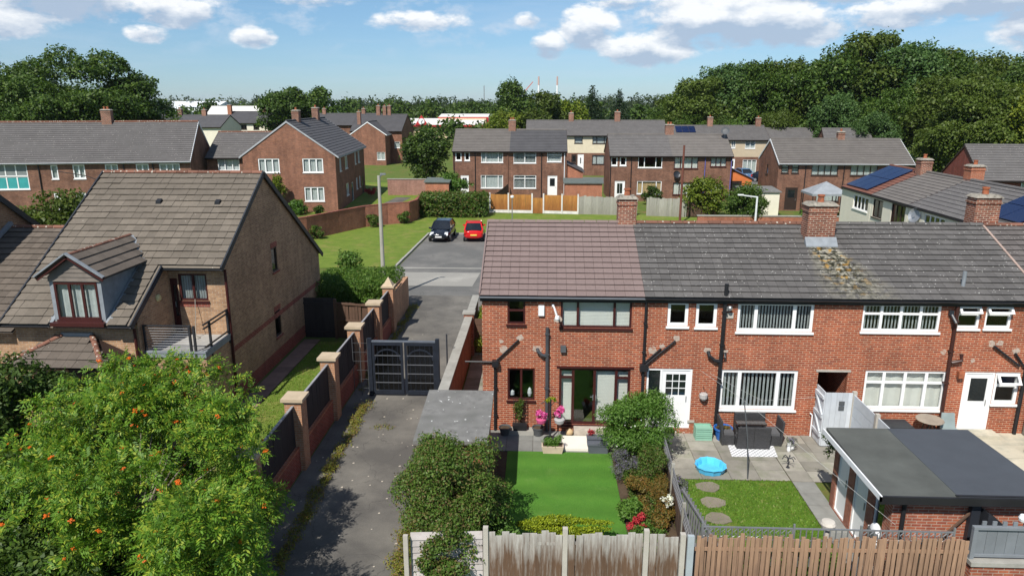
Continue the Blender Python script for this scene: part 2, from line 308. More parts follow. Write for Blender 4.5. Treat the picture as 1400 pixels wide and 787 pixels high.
# ------------------------------------------------------------------ mesh helpers
WLOC = {}            # thing / part -> world position of its origin when its pieces are given in world metres
class MB:
    """collects faces; build() links them as ONE mesh object with metre UVs on every face"""
    def __init__(s): s.v = []; s.f = []; s.mi = []; s.cur = 0
    def vs(s, pts):
        i = len(s.v); s.v.extend([tuple(p) for p in pts]); return i
    def poly(s, *pts):
        i = s.vs(pts); s.f.append(tuple(range(i, i + len(pts)))); s.mi.append(s.cur); return s
    def hexa(s, p):          # 8 corners: 0-3 bottom ring, 4-7 top ring
        i = s.vs(p)
        for q in ((3, 2, 1, 0), (4, 5, 6, 7), (0, 1, 5, 4), (1, 2, 6, 5), (2, 3, 7, 6), (3, 0, 4, 7)):
            s.f.append(tuple(i + k for k in q)); s.mi.append(s.cur)
        return s
    def box(s, x0, x1, y0, y1, z0, z1):
        return s.hexa([(x0, y0, z0), (x1, y0, z0), (x1, y1, z0), (x0, y1, z0), (x0, y0, z1), (x1, y0, z1), (x1, y1, z1), (x0, y1, z1)])
    def bar(s, a, b, w, h=None, up=(0, 0, 1)):
        """square bar from a to b"""
        a, b = Vector(a), Vector(b); d = (b - a).normalized(); h = h or w
        u = Vector(up)
        if abs(d.dot(u)) > .97: u = Vector((0, 1, 0))
        x = d.cross(u).normalized() * (w / 2); y = x.cross(d).normalized() * (h / 2)
        return s.hexa([a - x - y, a + x - y, b + x - y, b - x - y, a - x + y, a + x + y, b + x + y, b - x + y])
    def tube(s, pts, r, n=8, caps=True):
        """tube along points; r one radius or one per point"""
        pts = [Vector(p) for p in pts]; rs = r if isinstance(r, (list, tuple)) else [r] * len(pts)
        rings = []; ref = Vector((.3, .2, 1)).normalized()
        for k, p in enumerate(pts):
            d = ((pts[min(k + 1, len(pts) - 1)] - pts[max(k - 1, 0)])).normalized()
            u = d.cross(ref if abs(d.dot(ref)) < .95 else Vector((1, 0, 0))).normalized(); w = d.cross(u)
            rings.append(s.vs([p + (u * math.cos(2 * math.pi * j / n) + w * math.sin(2 * math.pi * j / n)) * rs[k] for j in range(n)]))
        for k in range(len(rings) - 1):
            for j in range(n):
                j2 = (j + 1) % n
                s.f.append((rings[k] + j, rings[k] + j2, rings[k + 1] + j2, rings[k + 1] + j)); s.mi.append(s.cur)
        if caps:
            s.f.append(tuple(rings[0] + j for j in reversed(range(n)))); s.mi.append(s.cur)
            s.f.append(tuple(rings[-1] + j for j in range(n))); s.mi.append(s.cur)
        return s
    def lathe(s, c, prof, n=16, cap0=True, cap1=True, sx=1, sy=1):
        """surface of revolution about the vertical through c; prof = [(radius, z)]"""
        rings = [s.vs([(c[0] + r * sx * math.cos(2 * math.pi * j / n), c[1] + r * sy * math.sin(2 * math.pi * j / n), c[2] + z) for j in range(n)]) for r, z in prof]
        for k in range(len(rings) - 1):
            for j in range(n):
                j2 = (j + 1) % n
                s.f.append((rings[k] + j, rings[k] + j2, rings[k + 1] + j2, rings[k + 1] + j)); s.mi.append(s.cur)
        if cap0: s.f.append(tuple(rings[0] + j for j in reversed(range(n)))); s.mi.append(s.cur)
        if cap1: s.f.append(tuple(rings[-1] + j for j in range(n))); s.mi.append(s.cur)
        return s
    def loft(s, rings):
        ids = [s.vs(r) for r in rings]; n = len(rings[0])
        for k in range(len(ids) - 1):
            for j in range(n):
                j2 = (j + 1) % n
                s.f.append((ids[k] + j, ids[k] + j2, ids[k + 1] + j2, ids[k + 1] + j)); s.mi.append(s.cur)
        s.f.append(tuple(ids[0] + j for j in reversed(range(n)))); s.mi.append(s.cur)
        s.f.append(tuple(ids[-1] + j for j in range(n))); s.mi.append(s.cur)
        return s
    def mesh(s, name, mats, off=(0, 0, 0), smooth=False):
        me = bpy.data.meshes.new(name)
        v = [(p[0] - off[0], p[1] - off[1], p[2] - off[2]) for p in s.v]
        me.from_pydata(v, [], s.f)
        for m in (mats if isinstance(mats, (list, tuple)) else [mats]): me.materials.append(m)
        if any(s.mi): me.polygons.foreach_set('material_index', s.mi)
        uv = me.uv_layers.new(name='UVMap'); dat = np.zeros((len(me.loops), 2), np.float32)
        for p in me.polygons:
            n = p.normal
            if abs(n.z) > .97: U, V = (1, 0, 0), (0, 1, 0)
            else:
                l = math.hypot(n.x, n.y); U = (-n.y / l, n.x / l, 0)
                V = (n.y * U[2] - n.z * U[1], n.z * U[0] - n.x * U[2], n.x * U[1] - n.y * U[0])
            for li, vi in zip(p.loop_indices, p.vertices):
                q = s.v[vi]
                dat[li] = (q[0] * U[0] + q[1] * U[1] + q[2] * U[2], q[0] * V[0] + q[1] * V[1] + q[2] * V[2])
        uv.data.foreach_set('uv', dat.ravel())
        if smooth: me.polygons.foreach_set('use_smooth', [True] * len(me.polygons))
        return me
    def build(s, name, mats, parent=None, smooth=False, loc=None):
        off = WLOC.get(parent, (0, 0, 0)) if parent else (loc or (0, 0, 0))
        o = bpy.data.objects.new(name, s.mesh(name, mats, off, smooth)); COL.objects.link(o)
        if parent: o.parent = parent; WLOC[o] = off
        elif loc: o.location = loc; WLOC[o] = loc
        return o

def tag(o, label, cat, group=None):
    o['label'] = label; o['category'] = cat
    if group: o['group'] = group
    return o
def struct(o): o['kind'] = 'structure'; return o
def stuff(o, label=None, cat=None):
    o['kind'] = 'stuff'
    if label: o['label'] = label
    if cat: o['category'] = cat
    return o
def thing(name, label, cat, loc=(0, 0, 0), rot=0.0, group=None):
    """Empty at a thing's base; with rot the pieces are given in its own axes, else in world metres"""
    o = bpy.data.objects.new(name, None); COL.objects.link(o); o.empty_display_size = .3
    o.location = loc; o.rotation_euler = (0, 0, rot)
    WLOC[o] = (0, 0, 0) if rot or loc is None else tuple(loc)
    return tag(o, label, cat, group)
def local_thing(name, label, cat, loc, rot=0.0, group=None):
    o = thing(name, label, cat, loc, rot, group); WLOC[o] = (0, 0, 0); return o
def inst(name, me, parent, loc, rot=None, scale=None):
    o = bpy.data.objects.new(name, me); COL.objects.link(o); o.parent = parent
    off = WLOC.get(parent, (0, 0, 0)) if parent else (0, 0, 0)
    o.location = (loc[0] - off[0], loc[1] - off[1], loc[2] - off[2])
    if rot is not None: o.rotation_euler = rot
    if scale is not None: o.scale = scale if isinstance(scale, (tuple, list)) else (scale,) * 3
    return o
def copy_tree(o, loc, rot=0, scale=None, label=None, parent=None):
    c = o.copy(); COL.objects.link(c)
    if parent is None:
        c.location = loc; c.rotation_euler = (0, 0, rot)
        if scale: c.scale = scale
        if label: c['label'] = label
    else: c.parent = parent
    for ch in list(o.children): copy_tree(ch, None, parent=c)
    return c

# ------------------------------------------------------------------ walls, windows, doors, roofs
class W:
    """a wall plane: origin, direction along it (left to right seen from outside) and outward normal"""
    def __init__(s, o, u, n): s.o, s.u, s.n = Vector(o), Vector(u), Vector(n)
    def p(s, u, z, n=0.0): return s.o + s.u * u + s.n * n + Vector((0, 0, z))
def wbox(mb, w, u0, u1, z0, z1, n0, n1):
    return mb.hexa([w.p(u0, z0, n1), w.p(u1, z0, n1), w.p(u1, z0, n0), w.p(u0, z0, n0), w.p(u0, z1, n1), w.p(u1, z1, n1), w.p(u1, z1, n0), w.p(u0, z1, n0)])
def wall(mb, w, u0, u1, z0, top, holes=(), breaks=(), reveal=.10):
    """sheet of wall with real openings; top a height or a function of u"""
    f = top if callable(top) else (lambda u: top)
    us = sorted({u0, u1, *breaks, *[h[0] for h in holes], *[h[1] for h in holes]}); us = [u for u in us if u0 - 1e-6 <= u <= u1 + 1e-6]
    for a, b in zip(us, us[1:]):
        hs = sorted([h for h in holes if h[0] < b - 1e-6 and h[1] > a + 1e-6], key=lambda h: h[2])
        z = z0
        for h in hs:
            if h[2] > z + 1e-6: mb.poly(w.p(a, z), w.p(b, z), w.p(b, h[2]), w.p(a, h[2]))
            z = h[3]
        if f(a) > z + 1e-6 or f(b) > z + 1e-6: mb.poly(w.p(a, z), w.p(b, z), w.p(b, f(b)), w.p(a, f(a)))
    for h in holes:
        a, b, c, d = h[:4]
        for q in (((a, c), (a, d)), ((b, d), (b, c)), ((a, d), (b, d)), ((b, c), (a, c))):
            mb.poly(w.p(*q[0]), w.p(*q[1]), w.p(*q[1], -reveal), w.p(*q[0], -reveal))
def window(parent, w, r, mat, cols=(1, 2, 1), top=0.0, topcols=None, blind=None, glass=None, sill=True, depth=.05, bar=.055, name='window', openc=None, slats=None, label=None):
    """window in its opening: frame mesh, each pane, the sill and what hangs behind the glass"""
    u0, u1, z0, z1 = r[:4]; g = glass or GLASS
    mb = MB(); n0, n1 = -depth - .05, -depth + .02
    b = bar
    for q in ((u0, u0 + b, z0, z1), (u1 - b, u1, z0, z1), (u0 + b, u1 - b, z1 - b, z1), (u0 + b, u1 - b, z0, z0 + b)): wbox(mb, w, *q, n0, n1)
    tot = sum(cols); xs = [u0 + b]; iw = u1 - u0 - 2 * b
    for c in cols: xs.append(xs[-1] + iw * c / tot)
    panes = []
    for k in range(len(cols)):
        a = xs[k] + (b * .6 if k else 0); e = xs[k + 1] - (b * .6 if k < len(cols) - 1 else 0)
        if k: wbox(mb, w, xs[k] - b * .6, xs[k] + b * .6, z0 + b, z1 - b, n0 + .005, n1 - .004)
        if top and (topcols is None or k in topcols):
            zt = z1 - b - top
            wbox(mb, w, a, e, zt - b * .5, zt + b * .5, n0 + .008, n1 - .008)
            panes.append((a, e, z0 + b, zt - b * .5, False)); panes.append((a, e, zt + b * .5, z1 - b, bool(openc and k in openc)))
        else: panes.append((a, e, z0 + b, z1 - b, False))
    fr = mb.build(name, mat, parent)
    if label: fr['label'] = label
    for (a, e, c, d, op) in panes:
        if op:                                                        # top light swung out on its upper edge
            m = MB(); L = d - c; sw = R(38)
            P = lambda u, t, nn: w.p(u, d - t * math.cos(sw) + nn * math.sin(sw), n1 + .01 + t * math.sin(sw) + nn * math.cos(sw))
            def ob(ua, ub, ta, tb): m.hexa([P(ua, tb, 0), P(ub, tb, 0), P(ub, tb, .05), P(ua, tb, .05), P(ua, ta, 0), P(ub, ta, 0), P(ub, ta, .05), P(ua, ta, .05)])
            ob(a - .05, e + .05, -.02, .05); ob(a - .05, e + .05, L - .03, L + .04); ob(a - .05, a + .02, .05, L - .03); ob(e - .02, e + .05, .05, L - .03)
            sh = m.build('sash', mat, fr)
            m = MB(); m.poly(P(a, L, .03), P(e, L, .03), P(e, 0, .03), P(a, 0, .03)); m.build('pane', g, fr)
        else:
            m = MB(); wbox(m, w, a, e, c, d, -depth - .025, -depth - .015); m.build('pane', g, fr)
    if sill:
        m = MB(); wbox(m, w, u0 - .04, u1 + .04, z0 - .07, z0 - .003, -.09, .06); m.build('sill', mat if sill is True else sill, fr)
    if blind:
        if slats and slats < 0:
            m = MB(); n = int((z1 - z0) / -slats)
            for k in range(n):
                za = z0 + .03 + (z1 - z0 - .05) * k / n; dz = (z1 - z0 - .05) / n
                m.poly(w.p(u0 + .03, za, -depth - .10), w.p(u1 - .03, za, -depth - .10), w.p(u1 - .03, za + dz * .96, -depth - .115), w.p(u0 + .03, za + dz * .96, -depth - .115))
            m.build('slatted_blind', blind, fr)
        elif slats:
            m = MB(); n = max(3, int((u1 - u0) / slats)); s0, s1 = u0 + .03, u1 - .03
            for k in range(n):
                ua = s0 + (s1 - s0) * k / n; du = (s1 - s0) / n
                m.poly(w.p(ua, z0 + .05, -depth - .12), w.p(ua + du * .62, z0 + .05, -depth - .16), w.p(ua + du * .62, z1 - .03, -depth - .16), w.p(ua, z1 - .03, -depth - .12))
            m.build('vertical_blind', blind, fr)
        else:
            m = MB(); n = 14; pts = []
            for k in range(n + 1):
                pts.append((u0 + (u1 - u0) * k / n, -depth - .13 - .03 * (k % 2)))
            for k in range(n): m.poly(w.p(pts[k][0], z0 + .02, pts[k][1]), w.p(pts[k + 1][0], z0 + .02, pts[k + 1][1]), w.p(pts[k + 1][0], z1, pts[k + 1][1]), w.p(pts[k][0], z1, pts[k][1]))
            m.build('curtain', blind, fr)
    return fr
def door(parent, w, r, mat, glaze=(.18, .82, .55, .92), grid=(1, 1), side=0.0, handle=True, leafmat=None, glass=None, name='door'):
    """door leaf in a frame, glazed opening given as fractions of the leaf; side = width of a side light on the left"""
    u0, u1, z0, z1 = r[:4]; mb = MB(); b = .07; g = glass or GLASS_D
    for q in ((u0, u0 + b, z0, z1), (u1 - b, u1, z0, z1), (u0 + b, u1 - b, z1 - b, z1), (u0 + b, u1 - b, z0, z0 + .04)): wbox(mb, w, *q, -.12, -.02)
    fr = mb.build(name, mat, parent)
    a = u0 + b
    if side:
        m = MB(); wbox(m, w, a + side, a + side + b, z0 + .04, z1 - b, -.118, -.022); wbox(m, w, a, a + side, z0 + .04, z0 + (z1 - z0) * .45, -.10, -.04); m.build('side_panel', mat, fr)
        m = MB(); wbox(m, w, a, a + side, z0 + (z1 - z0) * .45, z1 - b, -.08, -.07); m.build('pane', g, fr)
        a += side + b
    e, c, d = u1 - b, z0 + .04, z1 - b
    ga, ge, gc, gd = a + (e - a) * glaze[0], a + (e - a) * glaze[1], c + (d - c) * glaze[2], c + (d - c) * glaze[3]
    m = MB(); m2 = leafmat or mat
    for q in ((a, ga, c, d), (ge, e, c, d), (ga, ge, c, gc), (ga, ge, gd, d)): wbox(m, w, *q, -.09, -.045)
    for k in range(1, grid[0]): x = ga + (ge - ga) * k / grid[0]; wbox(m, w, x - .012, x + .012, gc, gd, -.08, -.05)
    for k in range(1, grid[1]): z = gc + (gd - gc) * k / grid[1]; wbox(m, w, ga, ge, z - .012, z + .012, -.079, -.051)
    m.build('door_leaf', m2, fr)
    m = MB(); wbox(m, w, ga, ge, gc, gd, -.074, -.066); m.build('pane', g, fr)
    if handle:
        m = MB(); wbox(m, w, e - .10, e - .075, z0 + .95, z0 + 1.15, -.045, -.02); m.build('handle', GREYM, fr)
    return fr

def tile_mesh(w, gauge, mat, name='roof_tile'):
    """one flat interlocking tile: x across, y up the slope, proud at its lower edge"""
    key = (name, round(w, 3), round(gauge, 3), mat.name)
    if key in TILES: return TILES[key]
    m = MB(); L = gauge + .055; g = .0035; e = .045
    m.hexa([(g, e, .002), (w - g, e, .002), (w - g, L, -.012), (g, L, -.012), (g, 0, .058), (w - g, 0, .058), (w - g, L, .014), (g, L, .014)])
    TILES[key] = m.mesh(name, mat); return TILES[key]
TILES = {}
def tile_roof(roof, O, U, V, width, length, cols, rows, mat, seed=1, skip=None, own=lambda c, r: True, name='roof_tile', jit=.5):
    """lay tiles over a slope from its lower left corner O; U across, V up the slope"""
    rnd = random.Random(seed); O, U, V = Vector(O), Vector(U).normalized(), Vector(V).normalized(); N = U.cross(V)
    w, g = width / cols, length / rows; me = tile_mesh(w, g, mat, name); rest = MB(); base = [v.co.copy() for v in me.vertices]; bf = [tuple(p.vertices) for p in me.polygons]
    M0 = Matrix((U, V, N)).transposed()
    off = Vector(WLOC.get(roof, (0, 0, 0)))
    for r in range(rows):
        for c in range(cols):
            p = O + U * (w * c) + V * (g * r)
            mid = p + U * (w / 2) + V * (g / 2)
            if skip and skip(mid): continue
            a = rnd.gauss(0, .006) * jit; dz = rnd.gauss(0, .003) * jit; tilt = rnd.gauss(0, .006) * jit
            M = M0 @ Matrix.Rotation(a, 3, 'Z') @ Matrix.Rotation(tilt, 3, 'Y')
            q = p + N * dz
            if own(c, r):
                o = bpy.data.objects.new(name, me); COL.objects.link(o); o.parent = roof
                o.matrix_local = Matrix.Translation(q - off) @ M.to_4x4()
            else:
                i = rest.vs([q + M @ b for b in base])
                for f in bf: rest.f.append(tuple(i + k for k in f)); rest.mi.append(0)
    if rest.f: o = rest.build('upper_tiles', mat, roof); o['kind'] = 'stuff'
def ridge_row(roof, A, B, n, mat, r=.11, name='ridge_tile'):
    A, B = Vector(A), Vector(B); d = (B - A) / n; L = d.length; X = d.normalized(); Yv = Vector((0, 0, 1)).cross(X); Z = X.cross(Yv)
    if Yv.length < .1: return
    Yv.normalize(); Z = X.cross(Yv)
    m = MB(); k = 6
    for e in range(k):
        a0, a1 = math.pi * e / k, math.pi * (e + 1) / k
        P = lambda t, a, rr: (t, rr * math.cos(a), rr * math.sin(a) * .85 - .03)
        m.poly(P(0.01, a0, r), P(L - .008, a0, r * .96), P(L - .008, a1, r * .96), P(0.01, a1, r))
        m.poly(P(0.01, a0, r), P(0.01, a1, r), P(0.01, a1, r * .8), P(0.01, a0, r * .8))
    me = m.mesh(name, mat); off = Vector(WLOC.get(roof, (0, 0, 0))); M = Matrix((X, Yv, Z)).transposed().to_4x4()
    for i in range(n):
        o = bpy.data.objects.new(name, me); COL.objects.link(o); o.parent = roof; o.matrix_local = Matrix.Translation(A + d * i - off) @ M
def courses(mb, O, U, V, width, length, rows, step=.035):
    """a tiled slope whose tiles are too far off to tell apart: real stepped courses"""
    O, U, V = Vector(O), Vector(U).normalized(), Vector(V).normalized(); N = U.cross(V); g = length / rows
    for r in range(rows):
        a = O + V * (g * r) + N * step; b = O + V * (g * (r + 1)); u = U * width
        mb.poly(a, a + u, b + u, b); mb.poly(O + V * (g * r), O + V * (g * r) + u, a + u, a)
def chimney(parent, x, y, z0, z1, sx=.7, sy=.55, pots=1, mat=None, cap=True, potmat=None):
    m = MB(); m.box(x - sx / 2, x + sx / 2, y - sy / 2, y + sy / 2, z0, z1)
    m.box(x - sx / 2 - .03, x + sx / 2 + .03, y - sy / 2 - .03, y + sy / 2 + .03, z1 - .22, z1 - .14)
    c = m.build('chimney', mat or BR_CH, parent)
    m = MB(); m.hexa([(x - sx / 2 - .06, y - sy / 2 - .06, z1), (x + sx / 2 + .06, y - sy / 2 - .06, z1), (x + sx / 2 + .06, y + sy / 2 + .06, z1), (x - sx / 2 - .06, y + sy / 2 + .06, z1),
            (x - sx / 2 + .06, y - sy / 2 + .08, z1 + .11), (x + sx / 2 - .06, y - sy / 2 + .08, z1 + .11), (x + sx / 2 - .06, y + sy / 2 - .08, z1 + .11), (x - sx / 2 + .06, y + sy / 2 - .08, z1 + .11)])
    m.build('chimney_cap', MORT, c)
    for k in range(pots):
        px = x + (k - (pots - 1) / 2) * .3
        m = MB(); m.lathe((px, y, z1 + .06), [(.12, 0), (.10, .22), (.125, .24), (.125, .30), (.09, .30), (.08, .1)], 12, cap1=False); m.build('chimney_pot', potmat or TERRA, c, smooth=False)
    return c
def gutter(parent, A, B, mat, r=.055):
    A, B = Vector(A), Vector(B); m = MB(); X = (B - A); Yv = Vector((0, 0, 1)).cross(X.normalized())
    n = 6; prev = None
    for k in range(n + 1):
        a = math.pi + math.pi * k / n; o = Yv * (r * math.cos(a)) + Vector((0, 0, r * math.sin(a)))
        if prev is not None:
            m.poly(A + prev, B + prev, B + o, A + o); m.poly(A + o * .85, B + o * .85, B + prev * .85, A + prev * .85)
        prev = o
    return m.build('gutter', mat, parent)
def pipe(parent, pts, mat, r=.04, brackets=(), name='drain_pipe'):
    m = MB(); m.tube(pts, r, 8)
    for z in brackets:
        p = pts[0]; m.box(p[0] - r - .015, p[0] + r + .015, p[1] - r - .01, p[1] + r + .05, z - .02, z + .02)
    return m.build(name, mat, parent, smooth=False)

def house(label, loc, rot, Wd, D, eave, ridge, wallmat=None, roofmat=None, front=(), right=(), left=(), back=(), chim=(), rows=14, over=.3, verge=.06, frame=None, upper=None, upper_z=2.75, name='brick_house', cat='house', ridgemat=None, gutmat=None, base=-.1, group=None, vergemat=None, split=None, pipes=()):
    """two-storey gabled house, own axes: x along the front, y to the back, ridge along x"""
    t = local_thing(name, label, cat, (loc[0], loc[1], 0), R(rot), group)
    wallmat = wallmat or BR_FAR; roofmat = roofmat or T_FAR; frame = frame or UPVC; gutmat = gutmat or BLACKP
    sl = (ridge - eave) / (D / 2); gz = lambda y: eave + sl * (D / 2 - abs(y - D / 2))
    Wf, Wr, Wl = W((0, 0, 0), (1, 0, 0), (0, -1, 0)), W((Wd, 0, 0), (0, 1, 0), (1, 0, 0)), W((0, D, 0), (0, -1, 0), (-1, 0, 0))
    Wb = W((Wd, D, 0), (-1, 0, 0), (0, 1, 0))
    mb = MB(); hs = lambda L: [o[1] for o in L]
    if upper is None:
        wall(mb, Wf, 0, Wd, base, eave, hs(front))
    else:
        lo = [h for h in hs(front) if h[3] < upper_z + .6]; hi = [h for h in hs(front) if h[3] >= upper_z + .6]
        wall(mb, Wf, 0, Wd, base, upper_z, [h for h in lo])
        mb.cur = 1; wall(mb, Wf, 0, Wd, upper_z, eave, hi); mb.cur = 0
    wall(mb, Wr, 0, D, base, gz, hs(right), (D / 2,)); wall(mb, Wl, 0, D, base, lambda u: gz(D - u), hs(left), (D / 2,)); wall(mb, Wb, 0, Wd, base, eave, hs(back))
    mb.build('wall', [wallmat, upper or wallmat], t)
    m = MB(); m.box(.1, Wd - .1, .3, D - .1, 2.45, 2.6); m.build('floor_slab', DARK_F, t)
    ln = math.hypot(D / 2 + over, sl * (D / 2 + over)); ze = eave - sl * over
    m = MB(); V1 = Vector((0, D / 2 + over, sl * (D / 2 + over))).normalized(); V2 = Vector((0, -V1.y, V1.z))
    if split:
        courses(m, (-verge, -over, ze + .05), (1, 0, 0), V1, split[0] + verge, ln, rows); m.cur = 1
        courses(m, (split[0], -over, ze + .05), (1, 0, 0), V1, Wd + verge - split[0], ln, rows); m.cur = 0
    else: courses(m, (-verge, -over, ze + .05), (1, 0, 0), V1, Wd + 2 * verge, ln, rows)
    courses(m, (Wd + verge, D + over, ze + .05), (-1, 0, 0), V2, Wd + 2 * verge, ln, rows)
    rf = m.build('roof', [roofmat, split[1]] if split else roofmat, t)
    for q in pipes: pipe(t, [(q[0], -.07, q[1] if len(q) > 1 else eave - .1), (q[0], -.07, .05)], q[2] if len(q) > 2 else gutmat, .05)
    m = MB()                                                            # underside, verge boards and fascia close the roof
    for s0, s1 in (((-verge, -over), (Wd + verge, -over)), ((Wd + verge, D + over), (-verge, D + over))):
        y = s0[1]; m.poly((s0[0], y, ze - .10), (s1[0], y, ze - .10), (s1[0], y, ze + .05), (s0[0], y, ze + .05))
    for x in (-verge, Wd + verge):
        for ya, yb in ((-over, D / 2), (D + over, D / 2)):
            za, zb = ze, ridge
            m.hexa([(x - .02, ya, za - .10), (x + .02, ya, za - .10), (x + .02, yb, zb - .10), (x - .02, yb, zb - .10), (x - .02, ya, za + .075), (x + .02, ya, za + .075), (x + .02, yb, zb + .075), (x - .02, yb, zb + .075)])
    m.poly((-verge, -over, ze - .10), (-verge, D / 2, ridge - .10), (Wd + verge, D / 2, ridge - .10), (Wd + verge, -over, ze - .10))
    m.poly((-verge, D + over, ze - .10), (Wd + verge, D + over, ze - .10), (Wd + verge, D / 2, ridge - .10), (-verge, D / 2, ridge - .10))
    m.build('verge_board', vergemat or DARK_F, rf)
    m = MB(); m.tube([(-verge, D / 2, ridge + .06), (Wd + verge, D / 2, ridge + .06)], .11, 8); m.build('ridge', ridgemat or roofmat, rf)
    gutter(t, (-verge, -over - .06, ze + .0), (Wd + verge, -over - .06, ze + .0), gutmat)
    for sw, L in ((Wf, front), (Wr, right), (Wl, left), (Wb, back)):
        for o in L:
            kind, r = o[0], o[1]; k = o[2] if len(o) > 2 else {}
            if kind == 'w': window(t, sw, r, k.pop('mat', frame), **{**dict(cols=(1, 2, 1), blind=CURT, bar=.07), **k})
            elif kind == 'd': door(t, sw, r, k.pop('mat', frame), **k)
            elif kind == 'x': pass
    for c in chim: chimney(t, *c)
    return t

# ------------------------------------------------------------------ ground, roads, paths
def sheet(name, pts, z, mat, label=None):
    m = MB(); m.poly(*[(p[0], p[1], z) for p in pts]); o = struct(m.build(name, mat))
    return o
def slab_sheet(name, pts, z0, z1, mat):
    m = MB(); n = len(pts); m.poly(*[(p[0], p[1], z1) for p in pts])
    for k in range(n): a, b = pts[k], pts[(k + 1) % n]; m.poly((a[0], a[1], z0), (b[0], b[1], z0), (b[0], b[1], z1), (a[0], a[1], z1))
    return struct(m.build(name, mat))
G_ROUGH = grass_mat('rough_grass', (.075, .12, .022), (.11, .15, .03), drylo=.5)
G_LAWN = grass_mat('mown_grass', (.10, .158, .022), (.165, .22, .036), dry=(.22, .205, .06), drylo=.52)
G_TURF = grass_mat('artificial_turf', (.066, .185, .024), (.092, .22, .03), dry=(.125, .235, .05), drylo=.55, stripe=.16)
G_GARD = grass_mat('garden_grass', (.062, .135, .014), (.115, .20, .024), dry=(.16, .18, .04), drylo=.56, sc=2.0)
TAR = tarmac_mat('old_tarmac', (.098, .092, .084), (.185, .172, .15), lo=.42, hi=.68)
TAR2 = tarmac_mat('worn_tarmac', (.125, .123, .117), (.19, .182, .168), lo=.45, hi=.7)
CONCR = tarmac_mat('pale_road_concrete', (.27, .26, .235), (.36, .345, .31), cracks=False)
SLAB = pm('paving_slab_grey', (.255, .24, .205), rough=.9, var=.2, scale=2.2, bump=.25, objvar=.22, col2=(.20, .20, .15), c2scale=1.3)
SLABD = pm('paving_slab_dark', (.20, .20, .185), rough=.9, var=.2, scale=2.2, bump=.25, objvar=.16)
SLABP = pm('paving_slab_pale', (.46, .42, .33), rough=.9, var=.15, scale=1.6, bump=.25, objvar=.12, col2=(.33, .32, .26), c2scale=.9)
SOIL = pm('soil', (.07, .048, .03), rough=1, var=.4, scale=3, bump=.8, bscale=20)
sheet('ground', [(-3000, -40), (3000, -40), (3000, 4500), (-3000, 4500)], -.012, G_ROUGH)
sheet('alley', [(-7.2, 6), (-3.25, 6), (-3.25, 35), (-3.0, 40), (-7.6, 40), (-7.2, 32)], 0.0, TAR)
sheet('road', [(-9.0, 39.5), (40, 39.5), (40, 47.2), (-9.9, 47.2)], -.004, TAR2)
sheet('concrete_apron', [(-8.9, 42.2), (-4.2, 42.2), (-4.0, 45.8), (-9.3, 45.8)], .003, CONCR)
sheet('concrete_channel', [(-9.6, 46.9), (6, 46.9), (6, 47.25), (-9.7, 47.25)], .005, CONCR)
sheet('car_park', [(-9.75, 47.2), (8, 47.2), (8, 60.0), (-9.45, 60.0)], -.002, TAR2)
sheet('verge', [(-10.0, 60.3), (40, 60.3), (40, 71.6), (-12.5, 71.6), (-12.6, 66.2), (-10.6, 62)], .004, G_LAWN)
sheet('green', [(-20, 46), (-10.05, 47.4), (-9.75, 60), (-10.6, 62), (-12.3, 65.7), (-15.9, 63.2), (-19.6, 56.6), (-24, 50)], .006, G_LAWN)
sheet('side_lawn', [(-10.35, 12), (-7.6, 12), (-7.6, 31.5), (-10.35, 31.5)], .004, G_LAWN)
sheet('front_garden', [(-24, 6), (-10.35, 6), (-10.35, 21.8), (-24, 21.8)], .002, SOIL)
sheet('far_lawn', [(-40, 69), (-19.9, 71.4), (-17, 66), (-13.1, 68), (-13.4, 84), (-16, 100), (-40, 100)], .003, G_LAWN)
sheet('footpath', [(-18.3, 67), (-16.6, 68), (-15.4, 84), (-17.2, 84)], .009, TAR)
sheet('back_street', [(-4, 100), (60, 100), (60, 108.5), (-4, 108.5)], .003, TAR2)
for k, (p, nm) in enumerate([(((-9.9, 47.3), (-9.6, 60.2)), 0), (((-9.6, 60.0), (8, 60.0)), 1)]):
    a, b = Vector((*p[0], 0)), Vector((*p[1], 0)); d = (b - a).normalized(); nn = Vector((-d.y, d.x, 0)) * .075; L = (b - a).length; n = int(L / .9)
    m = MB(); m.box(0, .89, -.075, .075, -.02, .12); me = m.mesh('kerb_stone', CONCG)
    e = struct(bpy.data.objects.new('kerb', None)); COL.objects.link(e); e.location = a; e.rotation_euler = (0, 0, math.atan2(d.y, d.x)); WLOC[e] = (0, 0, 0)
    for i in range(n): inst('kerb_stone', me, e, (i * .9, random.Random(i).gauss(0, .008), 0))
def paving(name, x0, x1, y0, y1, sx, sy, mat, z=.02, jitter=.3, seed=1, skip=None):
    base = slab_sheet(name, [(x0, y0), (x1, y0), (x1, y1), (x0, y1)], -.02, z - .018, SOIL)
    WLOC[base] = (0, 0, 0)
    rnd = random.Random(seed); nx, ny = max(1, round((x1 - x0) / sx)), max(1, round((y1 - y0) / sy)); sx, sy = (x1 - x0) / nx, (y1 - y0) / ny
    m = MB(); m.box(.006, sx - .006, .006, sy - .006, -.03, 0); me = m.mesh('paving_slab', mat)
    for j in range(ny):
        for i in range(nx):
            p = (x0 + i * sx, y0 + j * sy)
            if skip and skip(p[0] + sx / 2, p[1] + sy / 2): continue
            inst('paving_slab', me, base, (*p, z + rnd.gauss(0, .002)), (rnd.gauss(0, .003), rnd.gauss(0, .003), 0))
    return base
paving('house_path', -11.15, -10.4, 22, 31.8, .7, .6, pm('red_path_slab', (.22, .14, .11), objvar=.15, var=.2), seed=2)
paving('brown_roof_patio', -1.95, 3.25, 20.98, 22.5, .88, .74, SLABD, seed=3)
paving('side_passage', -3.0, -1.98, 20.6, 33, 1.0, .8, SLAB, seed=4)
paving('middle_patio', 4.0, 7.45, 19.45, 22.5, .95, .62, SLAB, seed=5)
